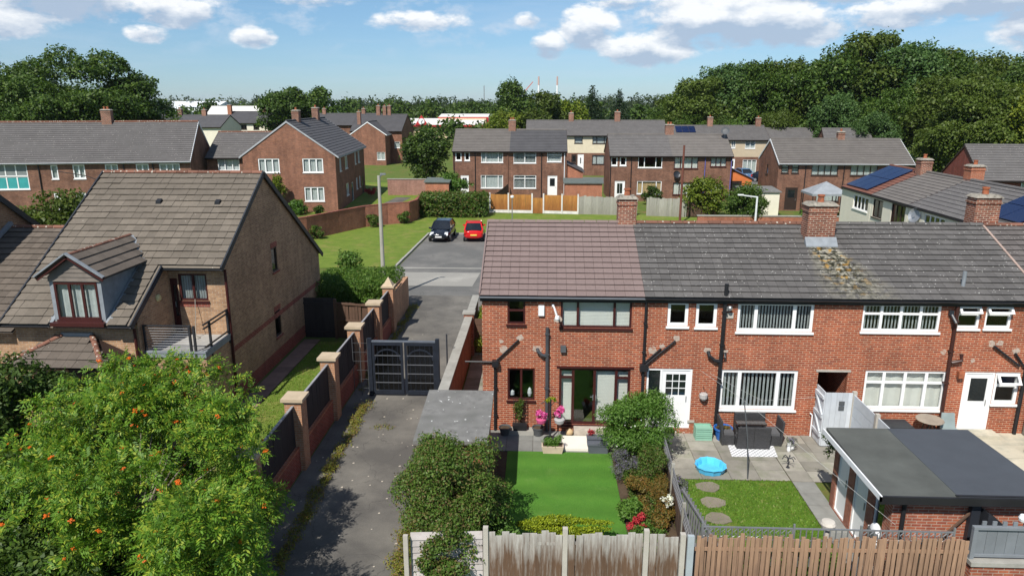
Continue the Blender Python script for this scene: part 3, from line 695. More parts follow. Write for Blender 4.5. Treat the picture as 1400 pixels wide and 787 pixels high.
paving('garden_path', 7.47, 8.12, 14.2, 19.4, .65, .62, SLABD, seed=6)
paving('garden_path', 7.47, 10.0, 19.42, 22.5, .64, .62, SLAB, seed=7)
paving('end_patio', 10.02, 16.4, 13.6, 22.5, 1.2, .9, SLABP, z=.24, seed=8)
sheet('turf_lawn', [(-1.0, 16.35), (2.3, 16.35), (2.28, 20.97), (-1.02, 20.97)], .02, G_TURF)
sheet('flower_bed', [(-3.1, 13.9), (3.6, 13.9), (3.6, 20.95), (2.3, 20.95), (2.3, 16.34), (-1.0, 16.34), (-1.02, 20.95), (-3.1, 20.95)], .001, SOIL)
sheet('garden_lawn', [(3.75, 14.0), (7.45, 14.0), (7.45, 19.42), (3.95, 19.42)], .01, G_GARD)

# ------------------------------------------------------------------ the near terrace
FY, EY, EZ, RY, RZ = 22.5, 22.36, 4.80, 26.3, 6.55
WF = W((0, FY, 0), (1, 0, 0), (0, -1, 0))
def terrace_house(label, X0, X1, holes, tmat, cols, seed, own, rmat, party_left=True, depth=7.6, wallmat=None, over_left=0.0):
    t = thing('terraced_house', label, 'house', (X0, FY, 0), group='houses of the near brick terrace')
    sl = (RZ - EZ) / (RY - EY); gz = lambda y: RZ - sl * abs(y - RY) - .04
    mb = MB(); wall(mb, WF, X0, X1, -.1, EZ + .08, holes, reveal=.12)
    yb = FY + depth
    wl = W((X0, yb, 0), (0, -1, 0), (-1, 0, 0)); wall(mb, wl, 0, depth, -.1, lambda u: gz(yb - u), (), (yb - RY,))
    wr = W((X1, FY, 0), (0, 1, 0), (1, 0, 0)); wall(mb, wr, 0, depth, -.1, lambda u: gz(FY + u), (), (RY - FY,))
    wall(mb, W((X1, yb, 0), (-1, 0, 0), (0, 1, 0)), 0, X1 - X0, -.1, gz(yb))
    mb.build('wall', wallmat or BR, t)
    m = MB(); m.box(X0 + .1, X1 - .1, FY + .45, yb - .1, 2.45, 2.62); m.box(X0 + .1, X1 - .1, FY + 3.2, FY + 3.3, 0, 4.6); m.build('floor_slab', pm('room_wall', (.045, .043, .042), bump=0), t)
    xl = X0 - over_left; wd = X1 - xl
    V = Vector((0, RY - EY, RZ - EZ)); L = V.length; V.normalize(); N = Vector((1, 0, 0)).cross(V)
    m = MB(); a = Vector((xl, EY, EZ)) - N * .012
    m.poly(a, a + Vector((wd, 0, 0)), a + Vector((wd, 0, 0)) + V * L, a + V * L)
    courses(m, (X1, 2 * RY - EY, EZ), (-1, 0, 0), (0, -V.y, V.z), wd, L, 14)
    m.poly((xl, EY + .02, EZ - .02), (X1, EY + .02, EZ - .02), (X1, FY, EZ - .06), (xl, FY, EZ - .06))
    rf = m.build('roof', tmat, t)
    tile_roof(rf, Vector((xl, EY, EZ)) - V * .04, (1, 0, 0), V, wd, L, cols, 14, tmat, seed, None, own)
    ridge_row(rf, (xl, RY, RZ + .05), (X1, RY, RZ + .05), max(2, round(wd / .46)), rmat)
    m = MB(); m.box(xl, X1, EY + .03, EY + .055, EZ - .20, EZ - .015); m.build('fascia', BLACKP, t)
    return t
def fac_pipe(t, pts, mat=BLACKP, r=.045, **k): return pipe(t, [(x, FY - .07 - d, z) for x, z, *q in pts for d in [(q[0] if q else 0)]], mat, r, **k)

H1 = [(-1.09, -.51, 3.8, 4.62), (.65, 2.96, 3.7, 4.62), (-1.09, -.18, 1.12, 2.26), (.64, 3.0, .27, 2.29)]
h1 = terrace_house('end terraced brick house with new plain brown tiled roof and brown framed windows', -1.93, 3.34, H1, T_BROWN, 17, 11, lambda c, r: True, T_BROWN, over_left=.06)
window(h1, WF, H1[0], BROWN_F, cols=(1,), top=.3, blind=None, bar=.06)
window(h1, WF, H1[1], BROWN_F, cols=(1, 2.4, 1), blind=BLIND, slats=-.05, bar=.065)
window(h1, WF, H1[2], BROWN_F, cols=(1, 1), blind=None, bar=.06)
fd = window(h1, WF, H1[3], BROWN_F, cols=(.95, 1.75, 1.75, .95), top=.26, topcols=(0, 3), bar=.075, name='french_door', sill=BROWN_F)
for (a, b) in ((.70, 1.1), (1.86, 2.5), (2.58, 2.94)):
    m = MB()
    for k in range(34): z = .36 + k * .052; m.poly((a, FY + .19, z), (b, FY + .19, z), (b, FY + .20, z + .049), (a, FY + .20, z + .049))
    m.build('slatted_blind', BLIND, fd)
for x in (1.78, 1.87):
    m = MB(); m.box(x - .012, x + .012, FY + .01, FY + .03, 1.15, 1.35); m.bar((x, FY, 1.28), (x + (.1 if x > 1.8 else -.1), FY, 1.28), .02); m.build('handle', GREYM, fd)
m = MB(); m.box(.55, 3.1, FY - .03, FY + .1, 2.293, 2.36); m.build('lintel', BROWN_F, h1)
ob = MB(); ob.lathe((-.95, FY + .2, 1.2), [(.04, 0), (.09, .05), (.08, .16), (.03, .2)], 10); ob.lathe((-.35, FY + .2, 1.2), [(.05, 0), (.08, .1), (.06, .24), (.02, .3)], 10)
tag(ob.build('vase', WHITEP), 'white vases standing inside the small brown ground-floor window', 'vase')
gutter(h1, (-1.99, EY - .06, EZ - .03), (3.34, EY - .06, EZ - .03), pm('grey_gutter', (.16, .17, .19), rough=.4, bump=0))
m = MB(); V_ = Vector((0, RY - EY, RZ - EZ)); m.bar((-1.99, EY, EZ + .03), (-1.99, RY, RZ + .03), .05, .14); m.build('verge_cap', T_BROWN, h1)
fac_pipe(h1, [(-1.5, 2.5), (-1.52, .05)], brackets=(.6, 1.6))
fac_pipe(h1, [(-.72, 3.28), (-1.48, 2.52)], r=.03); fac_pipe(h1, [(-2.5, 2.50), (-1.5, 2.50)], r=.03)
m = MB(); m.box(-1.6, -1.38, FY - .2, FY - .003, 2.36, 2.56); m.build('hopper', BLACKP, h1)
sp = pm('dark_grey_pipe', (.06, .062, .068), rough=.4, bump=0)
fac_pipe(h1, [(.22, 3.72), (.24, .05)], sp, r=.06, brackets=(.5, 1.6, 2.8, 3.5), name='soil_pipe')
fac_pipe(h1, [(-.10, 2.95, -.06), (-.08, 2.9, .05), (.05, 2.78, .05), (.22, 2.72)], sp, r=.06, name='soil_pipe')
m = MB(); m.lathe((0, 0, 0), [(.13, 0), (.13, .01)], 14); o = m.build('mortar_patch', WHITEP, h1); o.location = (-.1 + 1.93, -.012, 2.93); o.rotation_euler = (R(90), 0, 0)
m = MB(); m.box(.66, .84, FY - .12, FY - .003, 2.88, 3.1); m.build('boiler_flue', GREYP, h1)
m = MB(); m.box(-.08, .11, FY - .09, FY - .003, 4.12, 4.46); tag(m.build('alarm_box', WHITEP, loc=(0, FY, 4.12)), 'white alarm box under the eaves of the brown-roofed house', 'alarm')
m = MB(); m.box(.36, .42, FY - .05, FY - .003, 4.42, 4.5); m.bar((.40, FY - .04, 4.46), (.45, FY - .34, 4.40), .045); m.bar((.45, FY - .34, 4.42), (.52, FY - .36, 4.2), .05); m.lathe((.53, FY - .36, 4.06), [(.05, 0), (.075, .04), (.07, .13), (.03, .16)], 12)
tag(m.build('security_camera', WHITEP, loc=(.4, FY, 4.2)), 'white wall security camera on a bent arm beside the alarm box', 'camera')
chimney(h1, 3.12, 26.45, 6.2, 7.45, .66, .6, 1)

H2 = [(4.11, 4.78, 3.8, 4.62), (5.02, 5.70, 3.78, 4.62), (6.35, 8.78, 3.65, 4.62), (3.54, 5.04, .2, 2.33), (5.97, 8.48, .93, 2.32), (9.13, 10.09, 0, 2.30)]
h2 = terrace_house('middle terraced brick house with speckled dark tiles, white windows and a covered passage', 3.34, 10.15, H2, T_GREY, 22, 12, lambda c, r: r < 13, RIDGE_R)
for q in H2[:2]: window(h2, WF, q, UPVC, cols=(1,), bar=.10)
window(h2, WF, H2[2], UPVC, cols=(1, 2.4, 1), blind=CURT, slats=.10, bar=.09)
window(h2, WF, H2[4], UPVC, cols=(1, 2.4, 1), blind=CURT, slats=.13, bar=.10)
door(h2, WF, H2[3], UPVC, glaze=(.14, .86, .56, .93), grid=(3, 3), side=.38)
m = MB()
for x0, x1 in ((9.13, 9.13), (10.09, 10.09)): m.poly((x0, FY + .1, 0), (x0, FY + 4, 0), (x0, FY + 4, 2.3), (x0, FY + .1, 2.3))
m.poly((9.13, FY + 4, 0), (10.09, FY + 4, 0), (10.09, FY + 4, 2.3), (9.13, FY + 4, 2.3)); m.poly((9.13, FY + .1, 2.3), (10.09, FY + .1, 2.3), (10.09, FY + 4, 2.3), (9.13, FY + 4, 2.3))
m.build('passage', BR, h2)
m = MB(); m.box(9.05, 10.17, FY - .02, FY + .08, 2.302, 2.37); m.build('lintel', CONC, h2)
gutter(h2, (3.36, EY - .06, EZ - .03), (10.15, EY - .06, EZ - .03), BLACKP)
fac_pipe(h2, [(3.40, 4.6), (3.40, .05)], r=.045, brackets=(1.2, 2.9, 3.9))
fac_pipe(h2, [(4.40, 3.32), (3.42, 2.42)], r=.035); fac_pipe(h2, [(3.95, 3.05), (3.45, 2.55)], r=.03)
m = MB(); m.box(3.28, 3.55, FY - .2, FY - .003, 2.28, 2.5); m.build('hopper', BLACKP, h2)
fac_pipe(h2, [(5.92, 5.25), (5.9, .02)], r=.065, brackets=(.6, 1.9, 3.2, 4.3), name='soil_pipe')
fac_pipe(h2, [(5.5, 2.95, -.06), (5.52, 2.83, .05), (5.7, 2.68, .05), (5.9, 2.62)], r=.06, name='soil_pipe'); fac_pipe(h2, [(6.05, 2.92, -.05), (6.04, 2.78, .04), (5.92, 2.66)], r=.045, name='soil_pipe')
m = MB(); m.lathe((6.05, FY - .16, 4.4), [(.03, 0), (.07, .03), (.08, .1), (.05, .14)], 12); m.box(5.96, 6.1, FY - .1, FY - .003, 4.36, 4.5)
tag(m.build('security_light', GREYM, loc=(6.05, FY, 4.4)), 'small round wall light beside the tall black soil pipe', 'light')
m = MB(); m.box(6.0, 6.22, FY - .03, FY - .003, 4.1, 4.28); m.build('air_brick', CONC, h2)
m = MB(); m.box(4.97, 5.2, FY - .03, FY - .003, .42, .5); m.build('air_brick', CONC, h2)
m = MB(); m.lathe((0, 0, 0), [(.075, 0), (.075, .05), (.05, .06)], 14); o = m.build('vent', WHITEP, h2); o.location = (5.33 - 3.34, -.003, 2.42); o.rotation_euler = (R(90), 0, 0)
chimney(h2, 9.74, 25.45, 5.9, 7.38, .96, .62, 1)
m = MB(); V_.normalize(); m.hexa([(9.2, 24.9, 5.98), (10.28, 24.9, 5.98), (10.28, 25.16, 6.09), (9.2, 25.16, 6.09), (9.2, 24.9, 6.02), (10.28, 24.9, 6.02), (10.28, 25.13, 6.3), (9.2, 25.13, 6.3)]); m.build('flashing', LEAD, h2)

H3 = [(10.32, 12.77, 3.71, 4.62), (13.28, 14.0, 3.85, 4.62), (14.16, 14.98, 3.86, 4.62), (10.65, 13.26, 1.02, 2.37), (13.83, 14.80, .24, 2.37), (14.803, 15.6, 1.27, 2.37)]
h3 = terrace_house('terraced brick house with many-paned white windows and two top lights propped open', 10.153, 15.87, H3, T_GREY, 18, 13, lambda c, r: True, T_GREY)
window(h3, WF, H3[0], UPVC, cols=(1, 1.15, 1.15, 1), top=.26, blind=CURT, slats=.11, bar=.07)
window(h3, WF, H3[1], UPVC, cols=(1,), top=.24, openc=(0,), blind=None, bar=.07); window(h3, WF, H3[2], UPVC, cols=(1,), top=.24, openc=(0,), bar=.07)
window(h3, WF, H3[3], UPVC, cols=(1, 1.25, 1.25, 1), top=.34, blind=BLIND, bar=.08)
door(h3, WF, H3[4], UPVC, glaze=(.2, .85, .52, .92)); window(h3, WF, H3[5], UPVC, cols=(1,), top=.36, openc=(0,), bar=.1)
gutter(h3, (10.15, EY - .06, EZ - .03), (15.87, EY - .06, EZ - .03), BLACKP)
BRP = pm('brown_pipe', (.05, .02, .016), rough=.4, bump=0)
fac_pipe(h3, [(13.22, 4.6), (13.25, .05)], BRP, r=.06, brackets=(.8, 2.0, 3.1, 4.1), name='soil_pipe'); fac_pipe(h3, [(13.6, 2.98, -.05), (13.58, 2.8, .05), (13.3, 2.7)], BRP, r=.06, name='soil_pipe')
fac_pipe(h3, [(14.55, 3.28), (15.45, 2.62)], r=.04); fac_pipe(h3, [(15.25, 3.05), (15.6, 2.6)], r=.035); fac_pipe(h3, [(15.68, 4.6), (15.68, .05)], r=.06, name='soil_pipe')
m = MB(); m.tube([(13.6, 23.0, 5.05), (13.6, 23.0, 5.6)], .06, 10); m.build('roof_vent', LEAD, h3)
m = MB(); m.box(13.55, 13.72, FY - .16, FY - .003, 2.2, 2.42); m.build('air_brick', TERRA, h3)
m = MB(); m.box(12.98, 13.12, FY - .1, FY - .003, 4.3, 4.45); m.tube([(13.05, FY - .1, 4.32), (13.12, FY - .28, 4.1)], .05, 8); tag(m.build('security_camera', BLACKM, loc=(13.05, FY, 4.3)), 'black wall camera between the upper windows of the many-paned house', 'camera')
h4 = terrace_house('neighbouring terraced house whose roof runs out of view beyond the third chimney', 15.873, 21.9, [], tile_mat('old_red_brown_tile', (.106, .094, .089), objvar=.16, specks=((.4, .38, .34), 9, .15, .5)), 19, 14, lambda c, r: c < 7 and r > 4, RIDGE_R)
chimney(h4, 16.2, 26.95, 6.1, 7.5, .88, .62, 1)
m = MB(); m.bar((15.87, EY, EZ + .06), (15.87, RY, RZ + .06), .07, .03); m.build('mortar_seam', pm('pink_mortar', (.34, .25, .21)), h4)

# mortar made good around the waste pipes
def patch(t, x, z, r, seed):
    g = random.Random(seed); n = 11; m = MB(); pts = [(x + r * g.uniform(.6, 1.2) * math.cos(2 * math.pi * k / n), z + r * g.uniform(.55, 1.1) * math.sin(2 * math.pi * k / n)) for k in range(n)]
    m.poly(*[(p[0], FY - .006, p[1]) for p in pts]); m.build('mortar_patch', pm('made_good_mortar', (.42, .34, .28), var=.25, scale=9, col2=(.36, .17, .11), c2scale=7), t)
for k, (t, x, z, r) in enumerate(((h1, -.68, 3.34, .12), (h1, -1.2, 2.92, .16), (h1, -.12, 2.95, .17), (h1, .56, 3.98, .15), (h1, -1.3, 3.2, .08), (h2, 4.46, 3.38, .13), (h2, 3.98, 3.1, .1), (h2, 3.7, 2.98, .16), (h2, 5.48, 2.98, .12), (h2, 6.08, 2.96, .08), (h3, 14.5, 3.34, .13), (h3, 14.75, 3.36, .12), (h3, 15.3, 3.1, .12), (h3, 13.02, 3.05, .1), (h3, 14.0, 2.75, .08))): patch(t, x, z, r, 50 + k)

# ------------------------------------------------------------------ the pale brick house with the long sloping roof
lh = thing('gabled_house', 'pale brick house with long buff tiled roof, dormer and corner balcony', 'house', (-14.5, 22.2, 0))
zf = lambda y: 8.1 - .63 * (28.6 - y)
zb = lambda y: 8.1 - .685 * (y - 28.6)
zr = lambda y: min(zf(y), zb(y)) - .06
WG = W((-11.3, 0, 0), (0, 1, 0), (1, 0, 0)); WM = W((0, 22.2, 0), (1, 0, 0), (0, -1, 0)); WB2 = W((0, 24.45, 0), (1, 0, 0), (0, -1, 0))
gw = [(28.95, 29.6, 3.9, 4.93), (28.75, 29.45, 1.09, 2.22)]
bw = (-13.02, -11.98, 3.92, 4.92); bd = (-13.34, -13.06, 2.72, 4.75); pd = (-16.0, -15.0, 0, 2.1)
mb = MB()
wall(mb, WG, 24.45, 35.2, -.1, zr, gw, (28.6,))
wall(mb, WG, 22.45, 24.45, -.1, 2.5)
wall(mb, WM, -17.6, -13.38, -.1, 3.72, [pd])
wall(mb, W((0, 22.45, 0), (1, 0, 0), (0, -1, 0)), -13.38, -11.3, -.1, 2.5)
wall(mb, WB2, -13.38, -11.3, 2.6, zr(24.45), [bw, bd])
wall(mb, W((-13.38, 0, 0), (0, 1, 0), (1, 0, 0)), 22.2, 24.45, 2.5, zr)
wall(mb, W((-17.6, 35.2, 0), (0, -1, 0), (-1, 0, 0)), 0, 13, -.1, lambda u: zr(35.2 - u), (), (6.6,))
wall(mb, W((-11.3, 35.2, 0), (-1, 0, 0), (0, 1, 0)), 0, 6.3, -.1, zr(35.2))
mb.build('wall', BR_PALE, lh)
m = MB(); wbox(m, WG, 24.45, 35.2, 1.93, 2.13, -.02, .012); m.build('brick_band', BR_BAND, lh)
m = MB(); wbox(m, WG, 22.45, 35.2, -.1, .55, -.02, .014); m.build('plinth', BR_BAND, lh)
m = MB(); wbox(m, WB2, -13.05, -11.95, 3.70, 3.86, -.02, .012); m.build('brick_band', BR_BAND, lh)
for q in gw: window(lh, WG, q, DARK_F, cols=(1,), bar=.07, sill=BR_BAND); m = MB(); wbox(m, WG, q[0] - .03, q[1] + .03, q[3] + .003, q[3] + .22, -.02, .012); m.build('lintel', BR_BAND, lh)
window(lh, WB2, bw, BROWN_F, cols=(1, 1), blind=CURT, slats=.09, bar=.07)
door(lh, WB2, bd, BROWN_F, glaze=(.1, .9, .3, .9)); door(lh, WM, pd, DARK_F)
# main roof
m = MB(); xl, xr = -17.75, -11.22
m.poly((xl, 21.8, zf(21.8) - .02), (-13.36, 21.8, zf(21.8) - .02), (-13.36, 28.6, 8.08), (xl, 28.6, 8.08)); m.poly((-13.36, 24.06, zf(24.06) - .02), (xr, 24.06, zf(24.06) - .02), (xr, 28.6, 8.08), (-13.36, 28.6, 8.08))
V2 = Vector((0, -1, .685)).normalized(); courses(m, (xr, 35.5, zb(35.5)), (-1, 0, 0), V2, xr - xl, 6.9 * math.hypot(1, .685), 22)
m.poly((xl, 21.8, zf(21.8) - .12), (xl, 22.2, zf(22.2) - .12), (-13.36, 22.2, zf(22.2) - .12), (-13.36, 21.8, zf(21.8) - .12))
m.poly((-13.36, 24.06, zf(24.06) - .1), (-13.36, 24.46, zf(24.46) - .1), (xr, 24.46, zf(24.46) - .1), (xr, 24.06, zf(24.06) - .1))
lr = m.build('roof', T_PALE, lh)
Vl = Vector((0, 1, .63)).normalized()
def lskip(p):
    if p.x > -13.36 and p.y < 24.06: return True
    return -16.02 < p.x < -14.22 and p.y < 24.1 or abs(p.x + 15.12) < .75 * (25.4 - p.y) and 24.1 <= p.y < 25.3 and abs(p.x + 15.12) < .9
tile_roof(lr, Vector((xl, 21.8, zf(21.8))) - Vl * .04, (1, 0, 0), Vl, xr - xl, 8.04, 20, 23, T_PALE, 21, lskip, lambda c, r: r < 19, jit=1.3)
ridge_row(lr, (xl, 28.6, 8.14), (xr, 28.6, 8.14), 15, RIDGE_R)
DARKB = pm('dark_verge', (.028, .032, .04), rough=.5, bump=0)
for (a, b) in (((-11.2, 24.02, zf(24.02) - .03), (-11.2, 28.62, 8.1)), ((-11.2, 35.55, zb(35.55) - .03), (-11.2, 28.6, 8.1)), ((-13.34, 21.76, zf(21.76) - .03), (-13.34, 24.08, zf(24.08) - .03)), ((-17.77, 21.76, zf(21.76) - .03), (-17.77, 28.6, 8.1))):
    m = MB(); m.bar(a, b, .05, .2); m.build('verge_board', DARKB, lr)
for (x0, x1, y) in ((-17.75, -16.1, 21.74), (-14.15, -13.36, 21.74), (-13.36, -11.2, 24.0)): gutter(lh, (x0, y, zf(y + .06) - .06), (x1, y, zf(y + .06) - .06), BLACKP)
for x, y in ((-14.74, 26.98), (-12.43, 26.96)):
    m = MB(); z = zf(y); m.hexa([(x - .1, y - .1, z + .0), (x + .1, y - .1, z + .0), (x + .1, y + .1, z + .1), (x - .1, y + .1, z + .1), (x - .09, y - .09, z + .10), (x + .09, y - .09, z + .10), (x + .09, y + .08, z + .18), (x - .09, y + .08, z + .18)]); m.build('roof_vent', BLACKP, lr)
pipe(lh, [(-11.24, 24.38, 5.1), (-11.24, 24.38, .05)], BROWN_F, .05); pipe(lh, [(-13.45, 22.1, 3.6), (-13.45, 22.1, .05)], BROWN_F, .05)
# dormer
dx, dfy = -15.12, 21.95
dm = MB(); i = dm.vs([(-15.98, dfy, 3.85), (-15.84, dfy, 3.85), (-15.84, dfy, 5.22), (-14.40, dfy, 5.22), (-14.40, dfy, 3.85), (-14.26, dfy, 3.85), (-14.26, dfy, 5.36), (-15.98, dfy, 5.36), (-15.98, 24.25, 5.36), (-14.26, 24.25, 5.36)])
for f_ in ((0, 1, 2, 7), (2, 3, 6, 7), (3, 4, 5, 6), (0, 7, 8), (5, 9, 6)): dm.f.append(f_); dm.mi.append(0)
d = dm.build('dormer', LEAD, lh)
WD = W((0, dfy, 0), (1, 0, 0), (0, -1, 0))
window(d, WD, (-15.84, -14.40, 3.95, 5.2), BROWN_F, cols=(1, 1, 1), blind=CURT, bar=.07, depth=.0)
m = MB(); m.box(-16.02, -14.22, 21.72, 21.95, 3.76, 3.88); m.build('window_ledge', BROWN_F, d)
m = MB(); VN = Vector((1, 0, .67)).normalized()
GT = pm('grey_brown_tile', (.17, .145, .125), var=.25, objvar=.1)
for k in range(6):
    z0, z1 = 5.24 + k * .145, 5.24 + (k + 1) * .145 + .02; hw = max(.03, (6.1 - z0) / .67 - .12); hw = min(hw, .86); hw1 = max(.02, min(.86, (6.1 - z1) / .67 - .12))
    m.hexa([(dx - hw, dfy - .055, z0), (dx + hw, dfy - .055, z0), (dx + hw, dfy, z0), (dx - hw, dfy, z0), (dx - hw1, dfy - .03, z1), (dx + hw1, dfy - .03, z1), (dx + hw1, dfy, z1), (dx - hw1, dfy, z1)])
m.build('hung_tiles', GT, d)
m = MB()
for s in (-1, 1): m.bar((dx + s * 1.12, dfy - .22, 5.36), (dx, dfy - .22, 6.13), .04, .17)
m.build('barge_board', BROWN_F, d)
m = MB()
for s in (-1, 1): m.bar((dx + s * 1.14, dfy - .25, 5.44), (dx, dfy - .25, 6.21), .12, .05)
m.build('verge_cap', LEAD, d)
m = MB()
for s in (-1, 1):
    a, b, c, e = (dx + s * 1.12, dfy - .25, 5.36), (dx, dfy - .25, 6.11), (dx, 25.42, 6.11), (dx + s * 1.12, 24.3, 5.36)
    m.poly(*((a, e, c, b) if s > 0 else (a, b, c, e)))
m.build('dormer_roof', T_DKBUFF, d)
def dskip(p): return p.z < zf(p.y) + .02
va = Vector((-1.12, 0, .75)).normalized(); tile_roof(d, (dx + 1.13, dfy - .25, 5.39), (0, 1, 0), va, 3.6, 1.34, 11, 4, T_DKBUFF, 31, dskip)
vb = Vector((1.12, 0, .75)).normalized(); tile_roof(d, (dx - 1.13, dfy + 3.35, 5.39), (0, -1, 0), vb, 3.6, 1.34, 11, 4, T_DKBUFF, 32, dskip)
ridge_row(d, (dx, dfy - .25, 6.16), (dx, 25.4, 6.16), 8, RIDGE_R, r=.08)
m = MB(); m.bar((dx + .1, 25.35, 6.12), (dx + 1.14, 24.2, 5.34), .14, .03); m.bar((-14.16, dfy - .1, 3.86), (-14.16, 24.2, 5.34), .16, .03); m.bar((-16.08, dfy - .1, 3.86), (-16.08, 24.2, 5.34), .16, .03); m.build('flashing', LEAD, d)
# porch
pm_ = MB(); pm_.poly((-17.3, 20.9, 2.62), (-13.9, 20.9, 2.62), (-14.95, 22.19, 3.28), (-15.98, 22.19, 3.28)); pm_.poly((-13.9, 20.9, 2.62), (-13.6, 22.19, 2.62), (-14.95, 22.19, 3.28)); pm_.poly((-17.3, 20.9, 2.62), (-15.98, 22.19, 3.28), (-17.6, 22.19, 2.62)); pm_.poly((-17.3, 20.9, 2.6), (-17.3, 22.19, 2.6), (-13.9, 22.19, 2.6), (-13.9, 20.9, 2.6))
po = pm_.build('porch', DARK_F, lh)
Vp = Vector((0, 1.29, .66)).normalized()
tile_roof(po, Vector((-17.3, 20.86, 2.63)), (1, 0, 0), Vp, 3.4, 1.45, 10, 4, T_DKBUFF, 33, lambda p: p.x < -17.3 + (p.y - 20.9) * 1.02 or p.x > -13.9 - (p.y - 20.9) * .81)
ridge_row(po, (-17.3, 20.86, 2.70), (-15.98, 22.15, 3.36), 5, RIDGE_R, r=.09, name='hip_tile'); ridge_row(po, (-13.9, 20.86, 2.70), (-14.95, 22.15, 3.36), 5, RIDGE_R, r=.09, name='hip_tile')
m = MB(); m.box(-16.0, -14.93, 22.12, 22.19, 3.27, 3.42); m.build('flashing', LEAD, po)
for x in (-17.1, -14.1): m = MB(); m.box(x - .06, x + .06, 21.0, 21.12, 0, 2.6); m.build('porch_post', BROWN_F, po)
# balcony
bl = MB(); bl.box(-13.38, -11.26, 22.38, 24.44, 2.503, 2.66); bl.box(-13.38, -11.26, 22.36, 22.42, 2.66, 2.74); bl.box(-11.32, -11.24, 22.42, 24.44, 2.66, 2.74)
b = bl.build('balcony', LEAD, lh)
m = MB(); m.poly((-13.3, 22.46, 2.668), (-11.34, 22.46, 2.668), (-11.34, 24.4, 2.668), (-13.3, 24.4, 2.668)); m.build('balcony_deck', pm('deck_felt', (.33, .32, .30), var=.2), b)
RAIL = pm('dark_rail', (.03, .03, .033), rough=.45, bump=0)
for p in ((-13.3, 22.4), (-11.75, 22.4), (-11.6, 22.4), (-11.3, 22.9), (-11.3, 24.3)):
    m = MB(); m.box(p[0] - .035, p[0] + .035, p[1] - .035, p[1] + .035, 2.4, 3.62); m.build('balcony_post', RAIL, b)
m = MB(); m.bar((-13.34, 22.4, 3.62), (-11.7, 22.4, 3.62), .05); m.build('handrail', RAIL, b)
for z in (3.64, 2.85, 3.5): m = MB(); m.bar((-11.3, 22.45, z), (-11.3, 24.42, z), .045); m.build('handrail', RAIL, b)
for k in range(9): m = MB(); z = 2.82 + k * .088; m.tube([(-13.3, 22.4, z), (-11.72, 22.4, z)], .008, 5); m.build('rail_wire', GREYM, b)
m = MB(); m.lathe((0, 0, 0), [(.13, 0), (.13, .04), (.09, .09), (.02, .1)], 16); o = m.build('wall_lamp', pm('cream_lamp', (.6, .5, .25), bump=0)); o.location = (-13.37, 23.6, 4.25); o.rotation_euler = (0, R(90), 0); tag(o, 'round cream wall lamp beside the balcony door', 'lamp')
m = MB(); m.tube([(-12.35, 23.95, 2.67), (-12.45, 24.40, 4.0)], .012, 6); m.lathe((-12.35, 23.95, 2.66), [(.16, 0), (.16, .03), (.05, .1), (0.02, .12)], 10)
tag(m.build('mop', pm('mop_grey', (.3, .28, .24)), loc=(-12.35, 23.95, 2.66)), 'mop leaning on the balcony wall under the window', 'mop')
# neighbour on the far left
nb = thing('gabled_house', 'pale brick house at the picture edge joined by a low tiled link', 'house', (-22.5, 24, 0))
mb = MB(); WN2 = W((-21.25, 0, 0), (0, 1, 0), (1, 0, 0)); nz = lambda y: 8.75 - .76 * abs(y - 25.1)
wall(mb, WN2, 20.5, 31, -.1, lambda y: nz(y) - .05, (), (25.1,)); wall(mb, W((-27.5, 20.5, 0), (1, 0, 0), (0, -1, 0)), 0, 6.3, -.1, nz(20.5) - .05)
wall(mb, W((-21.25, 22.6, 0), (1, 0, 0), (0, -1, 0)), 0, 3.6, -.1, 3.5); wall(mb, W((-21.25, 31, 0), (-1, 0, 0), (0, 1, 0)), 0, 6.3, -.1, nz(31) - .05); mb.build('wall', BR_PALE, nb)
m = MB(); va = Vector((0, 1, .76)).normalized(); ln = 4.8 * math.hypot(1, .76); courses(m, (-27.5, 20.3, nz(20.3)), (1, 0, 0), va, 6.4, ln, 14, .045); courses(m, (-21.1, 29.9, nz(29.9)), (-1, 0, 0), (0, -va.y, va.z), 6.4, ln, 14, .045)
nr = m.build('roof', T_DKBUFF, nb)
for y0 in (20.25, 29.95): m = MB(); m.bar((-21.1, y0, nz(y0) - .02), (-21.1, 25.1, 8.73), .06, .22); m.build('verge_board', DARKB, nr)
m = MB(); m.bar((-21.17, 22.3, 3.55), (-21.17, 27.5, 6.2), .14, .14); m.build('flashing', LEAD, nr)
m = MB(); m.poly((-21.2, 22.2, 3.34), (-17.72, 22.2, 3.34), (-17.72, 27.5, 6.0), (-21.2, 27.5, 6.0)); m.poly((-17.72, 27.5, 6.0), (-17.72, 32, 3.7), (-21.2, 32, 3.7), (-21.2, 27.5, 6.0)); lk = m.build('link_roof', T_DKBUFF, nb)
tile_roof(lk, (-21.15, 22.2, 3.36), (1, 0, 0), (0, 5.3, 2.66), 3.41, 5.93, 11, 17, T_DKBUFF, 41)
ridge_row(lk, (-21.15, 27.5, 6.06), (-17.72, 27.5, 6.06), 4, RIDGE_R)

